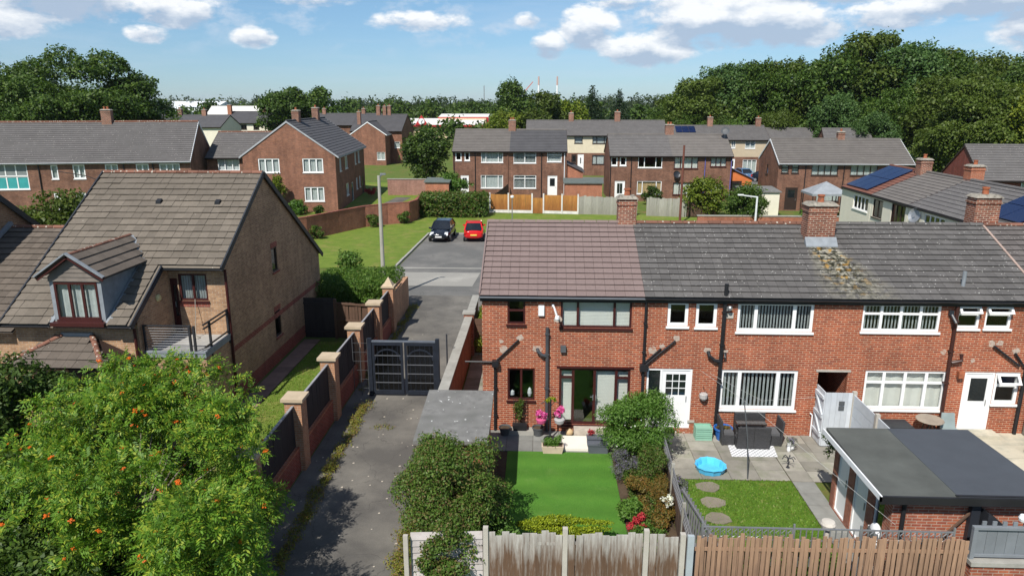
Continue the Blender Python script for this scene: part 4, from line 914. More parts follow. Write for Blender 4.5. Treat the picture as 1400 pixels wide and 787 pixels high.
# ------------------------------------------------------------------ houses further off
def ws(L, **k): return [('w', r, dict(k)) for r in L]
UP = 5.02
house('left brick semi-detached pair behind the orange fence with white windows', (-10.4, 84), 0, 13.2, 7.6, 5.5, 7.62, roofmat=T_WARM, split=(6.6, T_FAR2), pipes=[(2.6,), (6.4, 5.3, BR_FAR), (10.3,), (12.95, 5.4, WHITEP), (.12,)], ridgemat=T_WARM,
      front=ws([(.3, 1.02, 4.3, 5.3), (1.36, 1.99, 4.3, 5.3)], cols=(1,), bar=.12, blind=None) + ws([(3.3, 5.84, 4.1, 5.3)], cols=(1, 3, 1)) + ws([(7.06, 9.67, 4.05, 5.3)], cols=(1, 1), top=.3, topcols=(1,), slats=.15)
      + ws([(10.94, 12.6, 4.2, 5.3)], cols=(1,), top=.25) + [('d', (.88, 1.82, .3, 2.6), dict(glaze=(.2, .8, .3, .9), grid=(2, 1)))] + ws([(3.23, 5.83, 1.15, 2.65)], cols=(1, 3, 1)) + ws([(7.07, 9.69, 1.15, 2.65)], cols=(1, 1), top=.3, slats=.15) + [('d', (11.02, 12.14, .2, 2.6), dict(glaze=(.2, .8, .5, .9)))], chim=[(6.75, 3.8, 7.3, 8.75, .85, .6, 2)], rows=14)
house('brick semi-detached pair with a boarded window and brown framed windows', (7.6, 82), 0, 13.6, 7.6, 5.15, 7.2, roofmat=T_FAR, split=(6.9, T_WARM), pipes=[(2.4,), (.08,), (10.6, 5.0, pm('blue_pipe', (.10, .10, .30))), (13.5, 5.0, MATS['blue_pipe'])], ridgemat=T_WARM,
      front=ws([(.1, .83, 3.95, 4.95), (1.1, 1.83, 3.95, 4.95)], cols=(1,), bar=.12, blind=None) + ws([(3.14, 5.83, 3.75, 4.95)], cols=(1, 2, 1), blind=None) + ws([(7.16, 9.83, 3.65, 4.93)], mat=BROWN_F, cols=(1, 2, 1), blind=BLIND) + ws([(11.19, 12.95, 3.87, 4.9)], mat=BROWN_F, cols=(1, 1, 1), blind=BLIND)
      + [('d', (.62, 1.76, .2, 2.24), dict(glaze=(.2, .8, .3, .9), grid=(2, 1)))] + ws([(3.13, 5.88, .8, 2.25)], cols=(1, 3, 1), blind=pm('chipboard', (.62, .43, .22), var=.1)) + ws([(7.17, 9.86, .71, 2.13)], mat=BROWN_F, cols=(1, 2, 1), blind=BLIND) + ws([(11.33, 12.75, 1.0, 2.08)], mat=BROWN_F, cols=(1, 1, 1), top=.4), chim=[(7.1, 4.0, 6.9, 8.3, .95, .65, 2)], rows=14)
house('brick semi-detached pair behind the grey gazebo with dark framed windows', (24.1, 75), -2, 13.2, 7.6, 4.95, 7.05, roofmat=T_WARM, pipes=[(2.7,), (6.5,), (12.9,)], ridgemat=T_WARM, vergemat=WHITEP,
      front=ws([(.3, 1.03, 3.85, 4.75), (1.33, 2.03, 3.85, 4.75)], mat=DARK_F, cols=(1,), top=.3) + ws([(3.29, 5.92, 3.65, 4.75), (7.13, 9.82, 3.65, 4.75)], mat=DARK_F, cols=(1, 1, 1, 1)) + [('d', (.9, 2.13, .1, 2.39), dict(mat=DARK_F))] + ws([(4, 6.3, 1, 2.3)], mat=DARK_F), left=ws([(3, 3.8, 3.4, 4.4)], mat=DARK_F, cols=(1,)), chim=[(7.2, 3.9, 6.8, 7.8, .7, .55, 1)], rows=14)
house('long house with cream rendered upper floor across the back street', (-2.5, 111), 0, 21.3, 8, 6.1, 8.05, roofmat=T_FAR, upper=PEBBLE, upper_z=3.4,
      front=ws([(7.32, 8.55, 4.85, 5.95)], mat=DARK_F, cols=(1,), blind=CURT) + ws([(10.04, 12.45, 4.8, 5.95), (10.06, 12.49, 1.7, 3.1)], mat=DARK_F, cols=(1, 2, 1)) + [('d', (7.86, 8.78, .9, 3.2), dict(glaze=(.4, .6, .4, .8))), ('d', (6.9, 7.7, .9, 3.2), dict(mat=DARK_F))] + ws([(17, 19.4, 4.8, 5.9), (17, 19.4, 1.7, 3.1)], mat=DARK_F), chim=[(6.9, 4, 7.7, 9.2, .75, .6, 1), (14.05, 4, 7.7, 9.4, .85, .6, 1)], rows=15, group='houses across the back street')
rr = house('rendered beige house across the back street with solar panels on its roof', (20, 111), -1.5, 13.9, 8, 5.5, 7.3, roofmat=T_FAR, upper=PEBBLE2, upper_z=2.9,
      front=ws([(10.34, 11.82, 4.15, 5.3), (8.3, 8.9, 4.2, 5.3)], cols=(1, 1)) + ws([(10.18, 12.21, .5, 2.5)], cols=(1, 1, 1)) + [('d', (8.25, 9.0, .1, 2.6), {})], chim=[(5.7, 4, 7.0, 8.6, .8, .6, 1), (13.0, 4, 7.0, 8.5, .75, .6, 1)], rows=14, group='houses across the back street')
house('beige house end with white door beyond the parked blue car', (33.95, 110.5), -1.5, 7, 8, 5.1, 6.95, roofmat=T_FAR, upper=PEBBLE2, upper_z=2.9, front=ws([(.2, 1.0, 3.7, 4.9)], cols=(1, 1)) + [('d', (.2, 1.1, .05, 2.1), dict(glaze=(.35, .65, .3, .85)))], rows=14, group='houses across the back street')
def panel_on(t, x0, x1, D, eave, ridge, f0, f1, rows, cols, name='solar_panel', lift=.12):
    sl = (ridge - eave) / (D / 2); P = lambda x, f, n=0: (x, f * D / 2 - n * .4, eave + sl * f * D / 2 + n)
    for i in range(cols):
        for j in range(rows):
            a, b = x0 + (x1 - x0) * i / cols + .02, x0 + (x1 - x0) * (i + 1) / cols - .02; c, d = f0 + (f1 - f0) * j / rows + .006, f0 + (f1 - f0) * (j + 1) / rows - .006
            m = MB(); m.hexa([P(a, c, lift), P(b, c, lift), P(b, d, lift), P(a, d, lift), P(a, c, lift + .04), P(b, c, lift + .04), P(b, d, lift + .04), P(a, d, lift + .04)]); m.build(name, SOLAR, t)
panel_on(rr, .3, 3.3, 8, 5.5, 7.3, .45, .92, 2, 3)
house('small grey roofed house half hidden by the wood', (38, 100), -10, 6, 6, 5.6, 7.3, roofmat=T_FAR, rows=10)
house('plain red brick gable house at the far right before the wood', (37.6, 63.5), -4, 14, 7, 4.55, 7.1, wallmat=brick('dark_red_brick', (.22, .05, .035), (.17, .04, .03), (.2, .12, .1)), roofmat=T_FAR, front=ws([(3.3, 4.6, 3.0, 4.3)], cols=(1, 1)), rows=14)
# rendered row with the solar roof: fronts face the gardens, ridge runs away from us
SW = dict(cat='house', wallmat=WHITER, rot=-90, over=.07)
w1 = house('white rendered end house with large solar array on a brown roof', (22.3, 54.4), Wd=4.9, D=6.6, eave=4.8, ridge=6.3, roofmat=tile_mat('brown_roof', (.16, .07, .05)), front=ws([(2.1, 4.5, 3.55, 4.5)], cols=(1, 1, 1, 1), blind=None) + ws([(2.0, 4.6, 1.1, 2.4)], cols=(1, 1, 1)), name='rendered_house', rows=12, **SW)
panel_on(w1, .3, 3.8, 6.6, 4.8, 6.3, .05, .95, 2, 3)
w2 = house('white rendered middle house with weathered tiles and dark window panels', (22.3, 49.45), Wd=5.0, D=6.6, eave=4.8, ridge=6.3, roofmat=T_WARM, front=ws([(.3, 1.7, 3.4, 4.6)], mat=DARK_F, cols=(1, 1), blind=None) + ws([(2.9, 4.7, 3.0, 4.65)], mat=DARK_F, cols=(1, 1, 1), blind=None) + ws([(.6, 2.2, 1, 2.2)]), name='rendered_house', rows=12, chim=[(-.1, 3.2, 5.9, 7.15, .7, .75, 1)], **SW)
w3 = house('white rendered near house with ribbed grey roof and satellite dish', (22.3, 44.4), Wd=9.5, D=6.6, eave=4.8, ridge=6.3, roofmat=T_FAR, front=ws([(1.9, 4.1, 3.5, 4.6)], cols=(1, 1, 1, 1), top=.45, blind=None), name='rendered_house', rows=10, chim=[(-.1, 3.6, 5.9, 7.15, .75, .8, 1, BR_RED)], **SW)
panel_on(w3, 6.2, 9.3, 6.6, 4.8, 6.3, .2, .95, 2, 2)
# long terrace far left, its link and the gable house
house('long brown tiled terrace at the far left with turquoise panelled bay', (-61.7, 62.4), 11.5, 28.6, 8.6, 5.6, 8.95, roofmat=T_FAR, pipes=[(15.2,), (22.6,), (25.2,)], ridgemat=RIDGE_R, wallmat=BR_FAR, vergemat=WHITEP,
      front=ws([(16.2, 16.81, 3.9, 5.2)], cols=(1,), bar=.1) + ws([(18.1, 19.16, 3.9, 5.2), (20.93, 22.07, 3.9, 5.2), (23.66, 24.81, 3.9, 5.2)], cols=(1, 1), bar=.1) + ws([(25.74, 27.6, 3.9, 5.2)], cols=(1, 1, 1), bar=.1) + ws([(16.13, 16.66, 1.1, 2.6), (18.02, 18.9, 1.1, 2.6)], cols=(1, 1), bar=.1) + ws([(9.5, 14.19, 4.2, 5.4)], cols=(1, 1, 1, 1, 1), bar=.08, glass=pm('grey_pane', (.20, .22, .22), rough=.2, bump=0), sill=False, blind=None) + ws([(9.5, 14.19, 3.0, 4.19)], cols=(1, 1, 1, 1, 1), bar=.08, glass=pm('turquoise_panel', (.05, .30, .30), rough=.3, bump=0), sill=True, blind=None), chim=[(20.2, 4.3, 8.5, 10.1, .9, .7, 2)], rows=20)
house('low brick link between the left terrace and the gable house', (-34.2, 72.6), 3, 6.5, 8, 5.5, 7.75, roofmat=T_FAR, ridgemat=RIDGE_R, front=ws([(1.1, 3.3, 4.1, 5.3)], cols=(1, 1.2, 1), blind=WHITEP), rows=14)
bL = 17.6
house('brick house with its gable wall towards the green and dark ribbed roof', (-30 - .08 * bL, 71.5 + .997 * bL), -85.4, bL, 9.2, 5.75, 9.0, roofmat=T_FAR2, ridgemat=T_FAR2, vergemat=pm('pale_verge', (.35, .36, .38)), wallmat=brick('warm_far_brick', (.28, .105, .058), (.17, .06, .037), (.30, .20, .145), ms=.010, wear=(.65, 1.3)),
      right=ws([(1.51, 3.61, 4.0, 5.4), (5.9, 7.95, 4.0, 5.4), (5.9, 7.89, 1.1, 2.55)], cols=(1, 1.2, 1), bar=.1), back=ws([(13.2, 14.4, 3.9, 5.2), (11, 12, 3.9, 5.2), (13.4, 14.2, 1.0, 2.3), (11.2, 12.2, 1.0, 2.3), (5, 6.5, 3.9, 5.2), (5, 6.5, 1.0, 2.3), (2, 3, 3.9, 5.2)], cols=(1, 1)) + [('d', (15.2, 16.2, 0, 2.1), dict(mat=DARK_F)), ('d', (8.2, 9.2, 0, 2.1), dict(mat=UPVC, leafmat=pm('teal_door', (.03, .09, .11))))], chim=[(13.5, 4.6, 8.7, 10.0, 1.0, .7, 1), (4.5, 4.6, 8.7, 10.2, 1.0, .7, 1)], rows=16, over=.35)
house('brick gable house down the side road with dark roof', (-33.9, 136.2), -90, 8, 6.1, 5.45, 7.5, roofmat=T_FAR2, right=ws([(4.5, 5.95, .95, 2.3)], cols=(1, 1)), wallmat=MATS['warm_far_brick'], vergemat=WHITEP, chim=[(5.5, 1.0, 7.0, 9.2, .7, .6, 1)], rows=12)
house('brick house with hip chimneys behind the side road gable', (-35.2, 133), -4, 9.6, 9, 5.9, 8.6, roofmat=T_FAR2, front=ws([(8.2, 9.2, 2.8, 3.9)], cols=(1,)), wallmat=MATS['warm_far_brick'], chim=[(4.1, 4.5, 8, 10.2, .7, .6, 1), (5.3, 4.5, 8, 10.1, .6, .6, 1), (6.2, 4.5, 8, 10.2, .6, .6, 1)], rows=14)
house('dark roofed terrace seen over the gable house ridge', (-46, 143), 0, 12.5, 8, 6.6, 8.6, roofmat=T_FAR2, chim=[(2, 4, 8.2, 9.6, .7, .6, 1), (10, 4, 8.2, 9.6, .7, .6, 1)], rows=10)
house('dark roofed house with white upper band beyond the left terrace', (-66.4, 150), 0, 9.4, 8, 6.8, 8.9, roofmat=T_FAR2, upper=WHITER, upper_z=4.8, front=ws([(.6, 1.9, 5.4, 6.4), (3, 5, 5.4, 6.4), (6.4, 7.6, 5.4, 6.4)], mat=DARK_F, blind=None), chim=[(.4, 3.2, 8.0, 10.3, .8, .7, 0, BR_RED), (7.6, 4, 8.5, 9.6, .8, .6, 1)], rows=10)
house('low dark roofed house behind the left terrace ridge', (-71, 130), 0, 13, 9, 6.6, 8.5, roofmat=T_FAR2, wallmat=WHITER, chim=[(3.6, 4.5, 8, 9.6, .8, .7, 1), (8.2, 4.5, 8, 9.5, .8, .7, 1)], rows=10)
PALER = pm('pale_sheet_roof', (.62, .60, .56), var=.06, rough=.6, bump=0)
PINKW = pm('pink_wall', (.42, .22, .18))
house('pale roofed hall with wide gable beyond the left terrace', (-103.5, 220), 0, 17, 14, 5.6, 9.6, roofmat=PALER, ridgemat=PALER, wallmat=PINKW, rows=4, cat='hall', name='hall')
WHS = pm('white_sheet', (.66, .68, .70), var=.05, rough=.5, bump=0)
house('low white warehouse left of the far trees', (-196, 320), 8, 30, 30, 5.8, 8.6, roofmat=WHS, ridgemat=WHS, wallmat=WHS, rows=3, cat='warehouse', name='warehouse')
house('long white warehouse below the far woodland', (-238, 450), 0, 36, 30, 8, 11.4, roofmat=WHS, ridgemat=WHS, wallmat=WHS, rows=3, cat='warehouse', name='warehouse')
house('grey warehouse among the far trees', (-175, 430), 0, 50, 30, 7, 9.8, roofmat=pm('blue_grey_sheet', (.30, .34, .38)), wallmat=WHS, rows=3, cat='warehouse', name='warehouse')
# shop with red trim and clock gable
sh = local_thing('shop_building', 'flat white roofed shop building with red trim and clock gable', 'shop', (-45, 225, 0))
RED = pm('red_trim', (.42, .03, .03), bump=0, rough=.5)
m = MB(); m.box(0, 26, 2, 26, 0, 3.4); m.box(12, 27, 8, 26, 3.4, 6.0); m.build('wall', pm('cream_wall', (.55, .42, .28)), sh)
m = MB(); m.hexa([(-.6, 1, 3.9), (26.5, 1, 3.9), (26.5, 9.9, 5.6), (-.6, 9.9, 5.6), (-.6, 1, 4.1), (26.5, 1, 4.1), (26.5, 9.9, 5.9), (-.6, 9.9, 5.9)]); m.hexa([(11.5, 10, 6.1), (27.5, 10, 6.1), (27.5, 18, 7.0), (11.5, 18, 7.0), (11.5, 10, 6.3), (27.5, 10, 6.3), (27.5, 18, 7.2), (11.5, 18, 7.2)]); m.build('roof', PALER, sh)
m = MB(); m.box(-.7, 26.6, .85, .99, 3.6, 4.1); m.box(11.4, 27.6, 9.8, 9.97, 5.9, 6.3); m.box(23.5, 27.6, 9.6, 9.79, 4.4, 5.9); m.build('trim', RED, sh)
m = MB(); m.poly((5.6, .6, 4.1), (9.6, .6, 4.1), (7.6, .6, 7.1)); m.poly((9.6, .6, 4.1), (7.6, 5, 4.1), (7.6, .6, 7.1)); m.poly((7.6, 5, 4.1), (5.6, .6, 4.1), (7.6, .6, 7.1)); m.build('clock_gable', RED, sh)
m = MB(); m.lathe((0, 0, 0), [(.95, 0), (.95, .1)], 20); o = m.build('clock_face', WHITEP, sh); o.location = (7.6, .5, 5.15); o.rotation_euler = (R(90), 0, 0)
m = MB(); m.bar((7.6, .36, 5.15), (8.0, .36, 5.5), .12); m.bar((7.6, .36, 5.15), (7.6, .36, 4.55), .12); m.build('clock_hands', BLACKM, sh)
for k, (x, y, h) in enumerate(((-5.5, 900, 41), (16.9, 900, 41))):
    m = MB()
    for j in range(4): m.cur = j % 2; m.lathe((x, y, h * j / 4), [(1.5 - .15 * j, 0), (1.35 - .15 * j, h / 4)], 12)
    tag(m.build('factory_chimney', [WHITEP, pm('faded_red', (.5, .32, .28))], loc=(x, y, 0)), ('left' if k == 0 else 'right') + ' of the two thin banded chimney stacks on the skyline', 'chimney', 'chimney stacks on the skyline')
for x, h, lean in ((-40, 36, 0), (-70, 30, 0)):
    m = MB(); m.bar((x, 880, 0), (x + lean, 880, h), 1.0); tag(m.build('mast', GREYM, loc=(x, 880, 0)), 'thin grey mast on the skyline, ' + ('nearer the stacks' if x > -50 else 'further from the stacks'), 'mast')
m = MB(); m.bar((-28, 870, 0), (-28, 870, 18), 1.2); m.bar((-28, 870, 16), (-12, 870, 34), .9); tag(m.build('crane', pm('crane_red', (.5, .12, .08)), loc=(-28, 870, 0)), 'red crane jib slanting above the far tree line', 'crane')

# ------------------------------------------------------------------ boundary walls, fences, gates
rng = random.Random(5)
def board_mesh(w, h, th, mat, name='board', pts=None):
    m = MB(); m.box(-w / 2, w / 2, -th / 2, th / 2, 0, h); return m.mesh(name, mat)
W_WEATH = None
def weathered(name, pale, dark, lo=.0, hi=1.2):
    """fence board: bleached where rain reaches it, dark stain kept lower down in uneven runs"""
    if name in MATS: return MATS[name]
    t = NT(name); g = t.new('ShaderNodeTexCoord').outputs['Object']; oi = t.new('ShaderNodeObjectInfo').outputs['Random']
    s = t.new('ShaderNodeSeparateXYZ'); t.l.new(g, s.inputs[0])
    mp = t.new('ShaderNodeMapping'); mp.inputs['Scale'].default_value = (14, 14, 1.3); t.l.new(g, mp.inputs['Vector'])
    cx = t.new('ShaderNodeCombineXYZ'); t.l.new(t.math('MULTIPLY', oi, 50.0), cx.inputs[0]); ad = t.new('ShaderNodeVectorMath', operation='ADD'); t.l.new(mp.outputs[0], ad.inputs[0]); t.l.new(cx.outputs[0], ad.inputs[1])
    n = t.noise(ad.outputs[0], 1.0, 5, .65)
    f = t.math('ADD', t.ramp(s.outputs[2], lo, hi), t.math('MULTIPLY', t.math('SUBTRACT', n, .5), 2.6), clamp=True)
    c = t.mix(f, dark, pale); c = t.scale_rgb(c, t.math('ADD', t.math('MULTIPLY', t.noise(ad.outputs[0], 3.0, 4, .7), .7), t.math('ADD', t.math('MULTIPLY', oi, .25), .5)))
    t.put(c, t.p.inputs['Base Color']); t.p.inputs['Roughness'].default_value = .9; t.bump(n, .4, .01)
    MATS[name] = t.m; return t.m
WB_OLD = weathered('bleached_board', (.40, .38, .345), (.115, .065, .037), .95, 1.78)
WB_GREY = weathered('grey_board', (.31, .30, .26), (.24, .23, .19), 0, 1.5)
WB_NEW = weathered('orange_board', (.40, .18, .04), (.24, .09, .02), 0, 1.7)
WB_PICK = weathered('pink_brown_picket', (.33, .20, .125), (.22, .13, .085), .4, 1.6)
WB_PICKB = weathered('dark_brown_picket', (.24, .15, .10), (.16, .10, .065), 0, 1.2)
WB_DARK = weathered('dark_stained_board', (.035, .03, .03), (.025, .02, .02), 0, 1.5)
WB_BROWN = weathered('brown_stained_board', (.10, .055, .035), (.07, .04, .025), 0, 1.5)
def run_of(t, a, b, mesh, step, name, z=0.0, jit=.006, hj=.02, skew=0.0):
    a, b = Vector((*a, 0)), Vector((*b, 0)); L = (b - a).length; n = max(1, round(L / step)); d = (b - a) / n; ang = math.atan2(d.y, d.x)
    for k in range(n):
        p = a + d * (k + .5); inst(name, mesh, t, (p.x, p.y, z), (rng.gauss(0, .006), rng.gauss(0, .008), ang + skew), (1, 1, 1 + rng.gauss(0, hj)))
# weathered board fence at the bottom of the turf garden
fn = thing('board_fence', 'bleached grey-brown board fence with concrete posts at the foot of the turf garden', 'fence', (0, 13.8, 0))
bm_ = board_mesh(.155, 1.72, .022, WB_OLD)
posts = [(-1.15, 13.75), (.58, 13.79), (2.34, 13.81), (3.12, 13.79)]
for a, b in zip(posts, posts[1:]):
    run_of(fn, (a[0] + .07, a[1]), (b[0] - .07, b[1]), bm_, .148, 'board', .06, skew=.05)
    m = MB()
    for z in (.35, 1.5): m.box(a[0] + .06, b[0] - .06, a[1] + .02, a[1] + .06, z, z + .07)
    m.build('fence_rail', WB_OLD, fn)
pmesh = MB().box(-.055, .055, -.055, .055, 0, 1.9).mesh('fence_post', CONC)
for p in posts: inst('fence_post', pmesh, fn, (*p, 0), (0, 0, 0), (1, 1, 1 + rng.gauss(0, .012)))
inst('fence_post', MB().box(-.07, .07, -.04, .04, 0, 1.82).mesh('fence_post', pm('blue_grey_paint', (.33, .37, .39))), fn, (3.29, 13.78, 0))
# white lapped fence and its post under the shrub
lf = thing('lapped_fence', 'white painted lapped fence panel under the overhanging shrub', 'fence', (-2.0, 13.6, 0))
WLAP = pm('white_lap_paint', (.47, .43, .41), var=.2, scale=4, objvar=.12, col2=(.30, .26, .24), c2scale=2)
for k in range(11): m = MB(); z = .1 + k * .155; m.hexa([(-2.78, 13.60, z), (-1.22, 13.72, z), (-1.22, 13.74, z), (-2.78, 13.62, z), (-2.78, 13.63, z + .17), (-1.22, 13.75, z + .17), (-1.22, 13.765, z + .17), (-2.78, 13.645, z + .17)]); m.build('board', WLAP, lf)
for x, y in ((-2.86, 13.5), (-2.05, 13.66)): m = MB(); m.box(x - .05, x + .05, y - .05, y + .03, 0, 1.85); m.build('fence_post', CONC, lf)
# picket fence
pf = thing('picket_fence', 'pinkish brown close picket fence along the bottom of the middle garden', 'fence', (6.3, 13.85, 0))
run_of(pf, (3.4, 13.82), (9.3, 13.95), board_mesh(.082, 1.74, .02, WB_PICK, 'picket'), .118, 'picket', .04)
run_of(pf, (3.459, 13.885), (9.3, 14.015), board_mesh(.07, 1.66, .02, WB_PICKB, 'picket'), .118, 'picket', .04)
for z in (.4, 1.45): m = MB(); m.bar((3.4, 13.853, z), (9.3, 13.983, z), .03, .08); m.build('fence_rail', WB_PICK, pf)
# grey metal trellis railing behind it
tr = thing('garden_railing', 'low grey metal railing with scrollwork standing behind the picket fence', 'railing', (6.3, 14.1, 0))
for (x0, x1) in ((3.6, 5.55), (5.6, 7.0), (7.05, 9.0)):
    m = MB(); m.bar((x0, 14.1, 1.84), (x1, 14.1, 1.84), .03, .03); m.bar((x0, 14.1, 1.55), (x1, 14.1, 1.55), .025, .025); m.build('rail', GREYM, tr)
    n = round((x1 - x0) / .13)
    for k in range(n + 1): x = x0 + (x1 - x0) * k / n; m = MB(); m.bar((x, 14.1, .9), (x, 14.1, 1.84), .022); m.build('bar', GREYM, tr)
    if x1 != 7.0:
        for k in range(n):
            x = x0 + (x1 - x0) * (k + .5) / n; m = MB(); m.tube([(x - .05, 14.1, 1.6), (x + .03, 14.1, 1.66), (x - .03, 14.1, 1.73), (x + .05, 14.1, 1.81)], .012, 5); m.build('scroll', GREYM, tr)
for x in (3.6, 5.58, 7.02, 9.0): m = MB(); m.bar((x, 14.1, 0), (x, 14.1, 1.95), .04); m.build('railing_post', GREYM, tr)
# grey panel gate on a brick wall, bottom right
gw_ = thing('garden_wall', 'low red brick wall with concrete coping at the lower right corner', 'wall', (10.5, 14.3, 0))
m = MB(); m.box(9.52, 13, 14.15, 14.4, -.1, 1.0); m.build('brickwork', BR_GAR, gw_)
m = MB(); m.box(9.48, 13, 14.1, 14.45, 1.003, 1.1); m.build('coping', CONCG, gw_)
gp = thing('panel_fence', 'grey painted fence panel standing on the brick wall with coping', 'fence', (10.5, 14.3, 1.1))
GREYPT = pm('slate_grey_paint', (.17, .185, .20), var=.12, objvar=.06)
m = MB(); m.bar((9.55, 14.28, 1.10), (9.55, 14.28, 1.86), .09); m.bar((9.5, 14.28, 1.86), (13, 14.28, 1.86), .1, .06); m.bar((9.6, 14.28, 1.18), (13, 14.28, 1.18), .06, .06); m.build('frame', GREYPT, gp)
for k in range(14): x = 9.6 + k * .22; m = MB(); m.box(x + .004, x + .216, 14.285, 14.30, 1.21, 1.83); m.build('board', GREYPT, gp)
for k in range(9): x = 9.7 + k * .22; m = MB(); m.box(x, x + .09, 14.30, 14.33, 1.89, 2.0); m.build('board_end', GREYPT, gp)
m = MB(); m.lathe((10.55, 14.31, 2.0), [(.03, 0), (.08, .03), (.1, .1), (.07, .17), (.02, .19)], 12); tag(m.build('solar_light', WHITEP, loc=(10.55, 14.31, 1.99)), 'small round white lamp on top of the grey fence panel', 'lamp')
# side fence between the two gardens: trellis on boards
sf = thing('trellis_fence', 'leaning brown board fence with grey trellis between the two gardens', 'fence', (3.7, 17, 0))
run_of(sf, (3.5, 14.0), (3.75, 20.3), board_mesh(.14, .78, .02, WB_BROWN), .15, 'board', .0)
TRG = pm('grey_trellis', (.15, .15, .155), var=.2)
for (y0, y1) in ((14.05, 15.9), (16.0, 17.9), (18.0, 20.2)):
    X = lambda y: 3.5 + (y - 14) * .04
    for z in (.82, 1.18): m = MB(); m.bar((X(y0), y0, z), (X(y1), y1, z), .035); m.build('trellis_rail', TRG, sf)
    n = round((y1 - y0) / .14)
    for k in range(n):
        y = y0 + (y1 - y0) * k / n; y2 = y + (y1 - y0) / n
        for za, zb_ in ((.82, 1.18), (1.18, .82)): m = MB(); m.bar((X(y), y, za), (X(y2 + .15), min(y2 + .15, y1), zb_), .02, .012); m.build('trellis_slat', TRG, sf)
for y in (14.0, 15.95, 17.95, 20.25): m = MB(); m.box(3.46 + (y - 14) * .04, 3.55 + (y - 14) * .04, y - .04, y + .04, 0, 1.3); m.build('fence_post', WB_GREY, sf)
sg = thing('garden_gate', 'grey slatted garden gate leaning open over the lawn beside the trellis fence', 'gate', (4.1, 15.5, 0))
for z in (.25, 1.12): m = MB(); m.bar((3.72, 16.9, z), (4.12, 14.1, z), .05, .06); m.build('gate_rail', TRG, sg)
for k in range(17): f = (k + .5) / 17; x, y = 3.72 + .40 * f, 16.9 - 2.8 * f; m = MB(); m.bar((x, y, .15), (x + .03, y, 1.22), .05, .02); m.build('slat', TRG, sg)
# grey side gate and lean-to fence at the passage
pg = thing('side_gate', 'pale blue-grey ledged gate standing open at the covered passage', 'gate', (9.15, 22, 0))
BG = pm('pale_blue_grey_paint', (.50, .53, .56), var=.1, objvar=.08, scale=3)
for k in range(6): m = MB(); y = 21.72 + k * .115; m.box(9.10, 9.13, y + .003, y + .112, .05, 1.9); m.build('board', BG, pg)
for z in (.35, 1.0, 1.65): m = MB(); m.box(9.05, 9.098, 21.73, 22.4, z, z + .1); m.build('ledge', BG, pg)
for za, zb_ in ((.45, 1.0), (1.1, 1.65)): m = MB(); m.bar((9.075, 21.75, za), (9.075, 22.38, zb_), .045, .09); m.build('brace', BG, pg)
ps = thing('panel_screen', 'pale blue-grey boarded screen with two small plaques beside the passage', 'fence', (9.6, 20.7, 0))
for k in range(5): m = MB(); x = 9.12 + k * .176; m.box(x + .003, x + .173, 21.68, 21.71, .05, 1.9); m.build('board', BG, ps)
for z in (1.45, 1.62): m = MB(); m.box(9.55, 9.72, 21.65, 21.678, z - .13, z); m.build('plaque', GREYP, ps)
for k in range(5): m = MB(); m.bar((10.0, 21.64, 1.68 - k * .36), (9.98, 18.3, 1.68 - k * .36), .03, .34); m.build('board', BG, ps)
for x, y in ((10.02, 21.7), (9.98, 20.0), (9.98, 18.25)): m = MB(); m.box(x - .06, x + .06, y - .06, y + .06, 0, 1.95); m.build('fence_post', CONC, ps)
# screen at the right edge
rs = thing('slatted_screen', 'weathered grey slatted screen at the right end of the terrace', 'fence', (15.95, 20, 0))
for k in range(11): m = MB(); m.box(15.92, 15.95, 18.2, 22.4, .1 + k * .18, .1 + k * .18 + .16); m.build('slat', WB_GREY, rs)
for y in (18.2, 20.3, 22.35): m = MB(); m.box(15.95, 16.03, y - .04, y + .04, 0, 2.1); m.build('fence_post', WB_GREY, rs)
# alley wall with pillars (pale house side)
aw = thing('boundary_wall', 'brick wall with capped pillars and dark board panels along the alley', 'wall', (-7.35, 25, 0))
PY = [16.1, 19.72, 23.25, 26.8, 30.2, 33.2]
for k, y in enumerate(PY):
    h = 2.25; m = MB(); m.box(-7.6, -7.1, y - .25, y + .25, -.1, h); p = m.build('pillar', BR_PIL, aw)
    m = MB()
    if k < 5: m.box(-7.68, -7.02, y - .33, y + .33, h + .003, h + .1); m.box(-7.63, -7.07, y - .28, y + .28, h - .06, h)
    else: m.box(-7.66, -7.04, y - .31, y + .31, h + .003, h + .08); m.poly((-7.6, y - .25, h + .08), (-7.1, y - .25, h + .08), (-7.35, y, h + .5)); m.poly((-7.1, y - .25, h + .08), (-7.1, y + .25, h + .08), (-7.35, y, h + .5)); m.poly((-7.1, y + .25, h + .08), (-7.6, y + .25, h + .08), (-7.35, y, h + .5)); m.poly((-7.6, y + .25, h + .08), (-7.6, y - .25, h + .08), (-7.35, y, h + .5))
    m.build('pillar_cap', pm('sandstone_cap', (.45, .36, .25), var=.15, bump=.3), p)
bdm = board_mesh(.125, 1.28, .02, WB_DARK)
for a, b in zip(PY, PY[1:]):
    m = MB(); m.box(-7.46, -7.24, a + .25, b - .25, -.1, .72); m.build('brickwork', BR_BAND, aw)
    m = MB(); m.box(-7.47, -7.23, a + .25, b - .25, .723, .80); m.build('coping', BR_RED, aw)
    run_of(aw, (-7.35, a + .26), (-7.35, b - .26), bdm, .128, 'board', .80, hj=.003)
    m = MB(); m.bar((-7.35, a + .25, 2.10), (-7.35, b - .25, 2.10), .07, .04); m.build('capping_rail', pm('grey_rail', (.26, .26, .27)), aw)
m = MB(); m.box(-7.47, -7.23, 33.45, 37.6, -.1, 1.7); m.build('brickwork', BR_PIL, aw); m = MB(); m.bar((-7.35, 33.45, 1.95), (-7.35, 36, 1.85), .06, .12); m.build('capping_rail', WB_BROWN, aw)
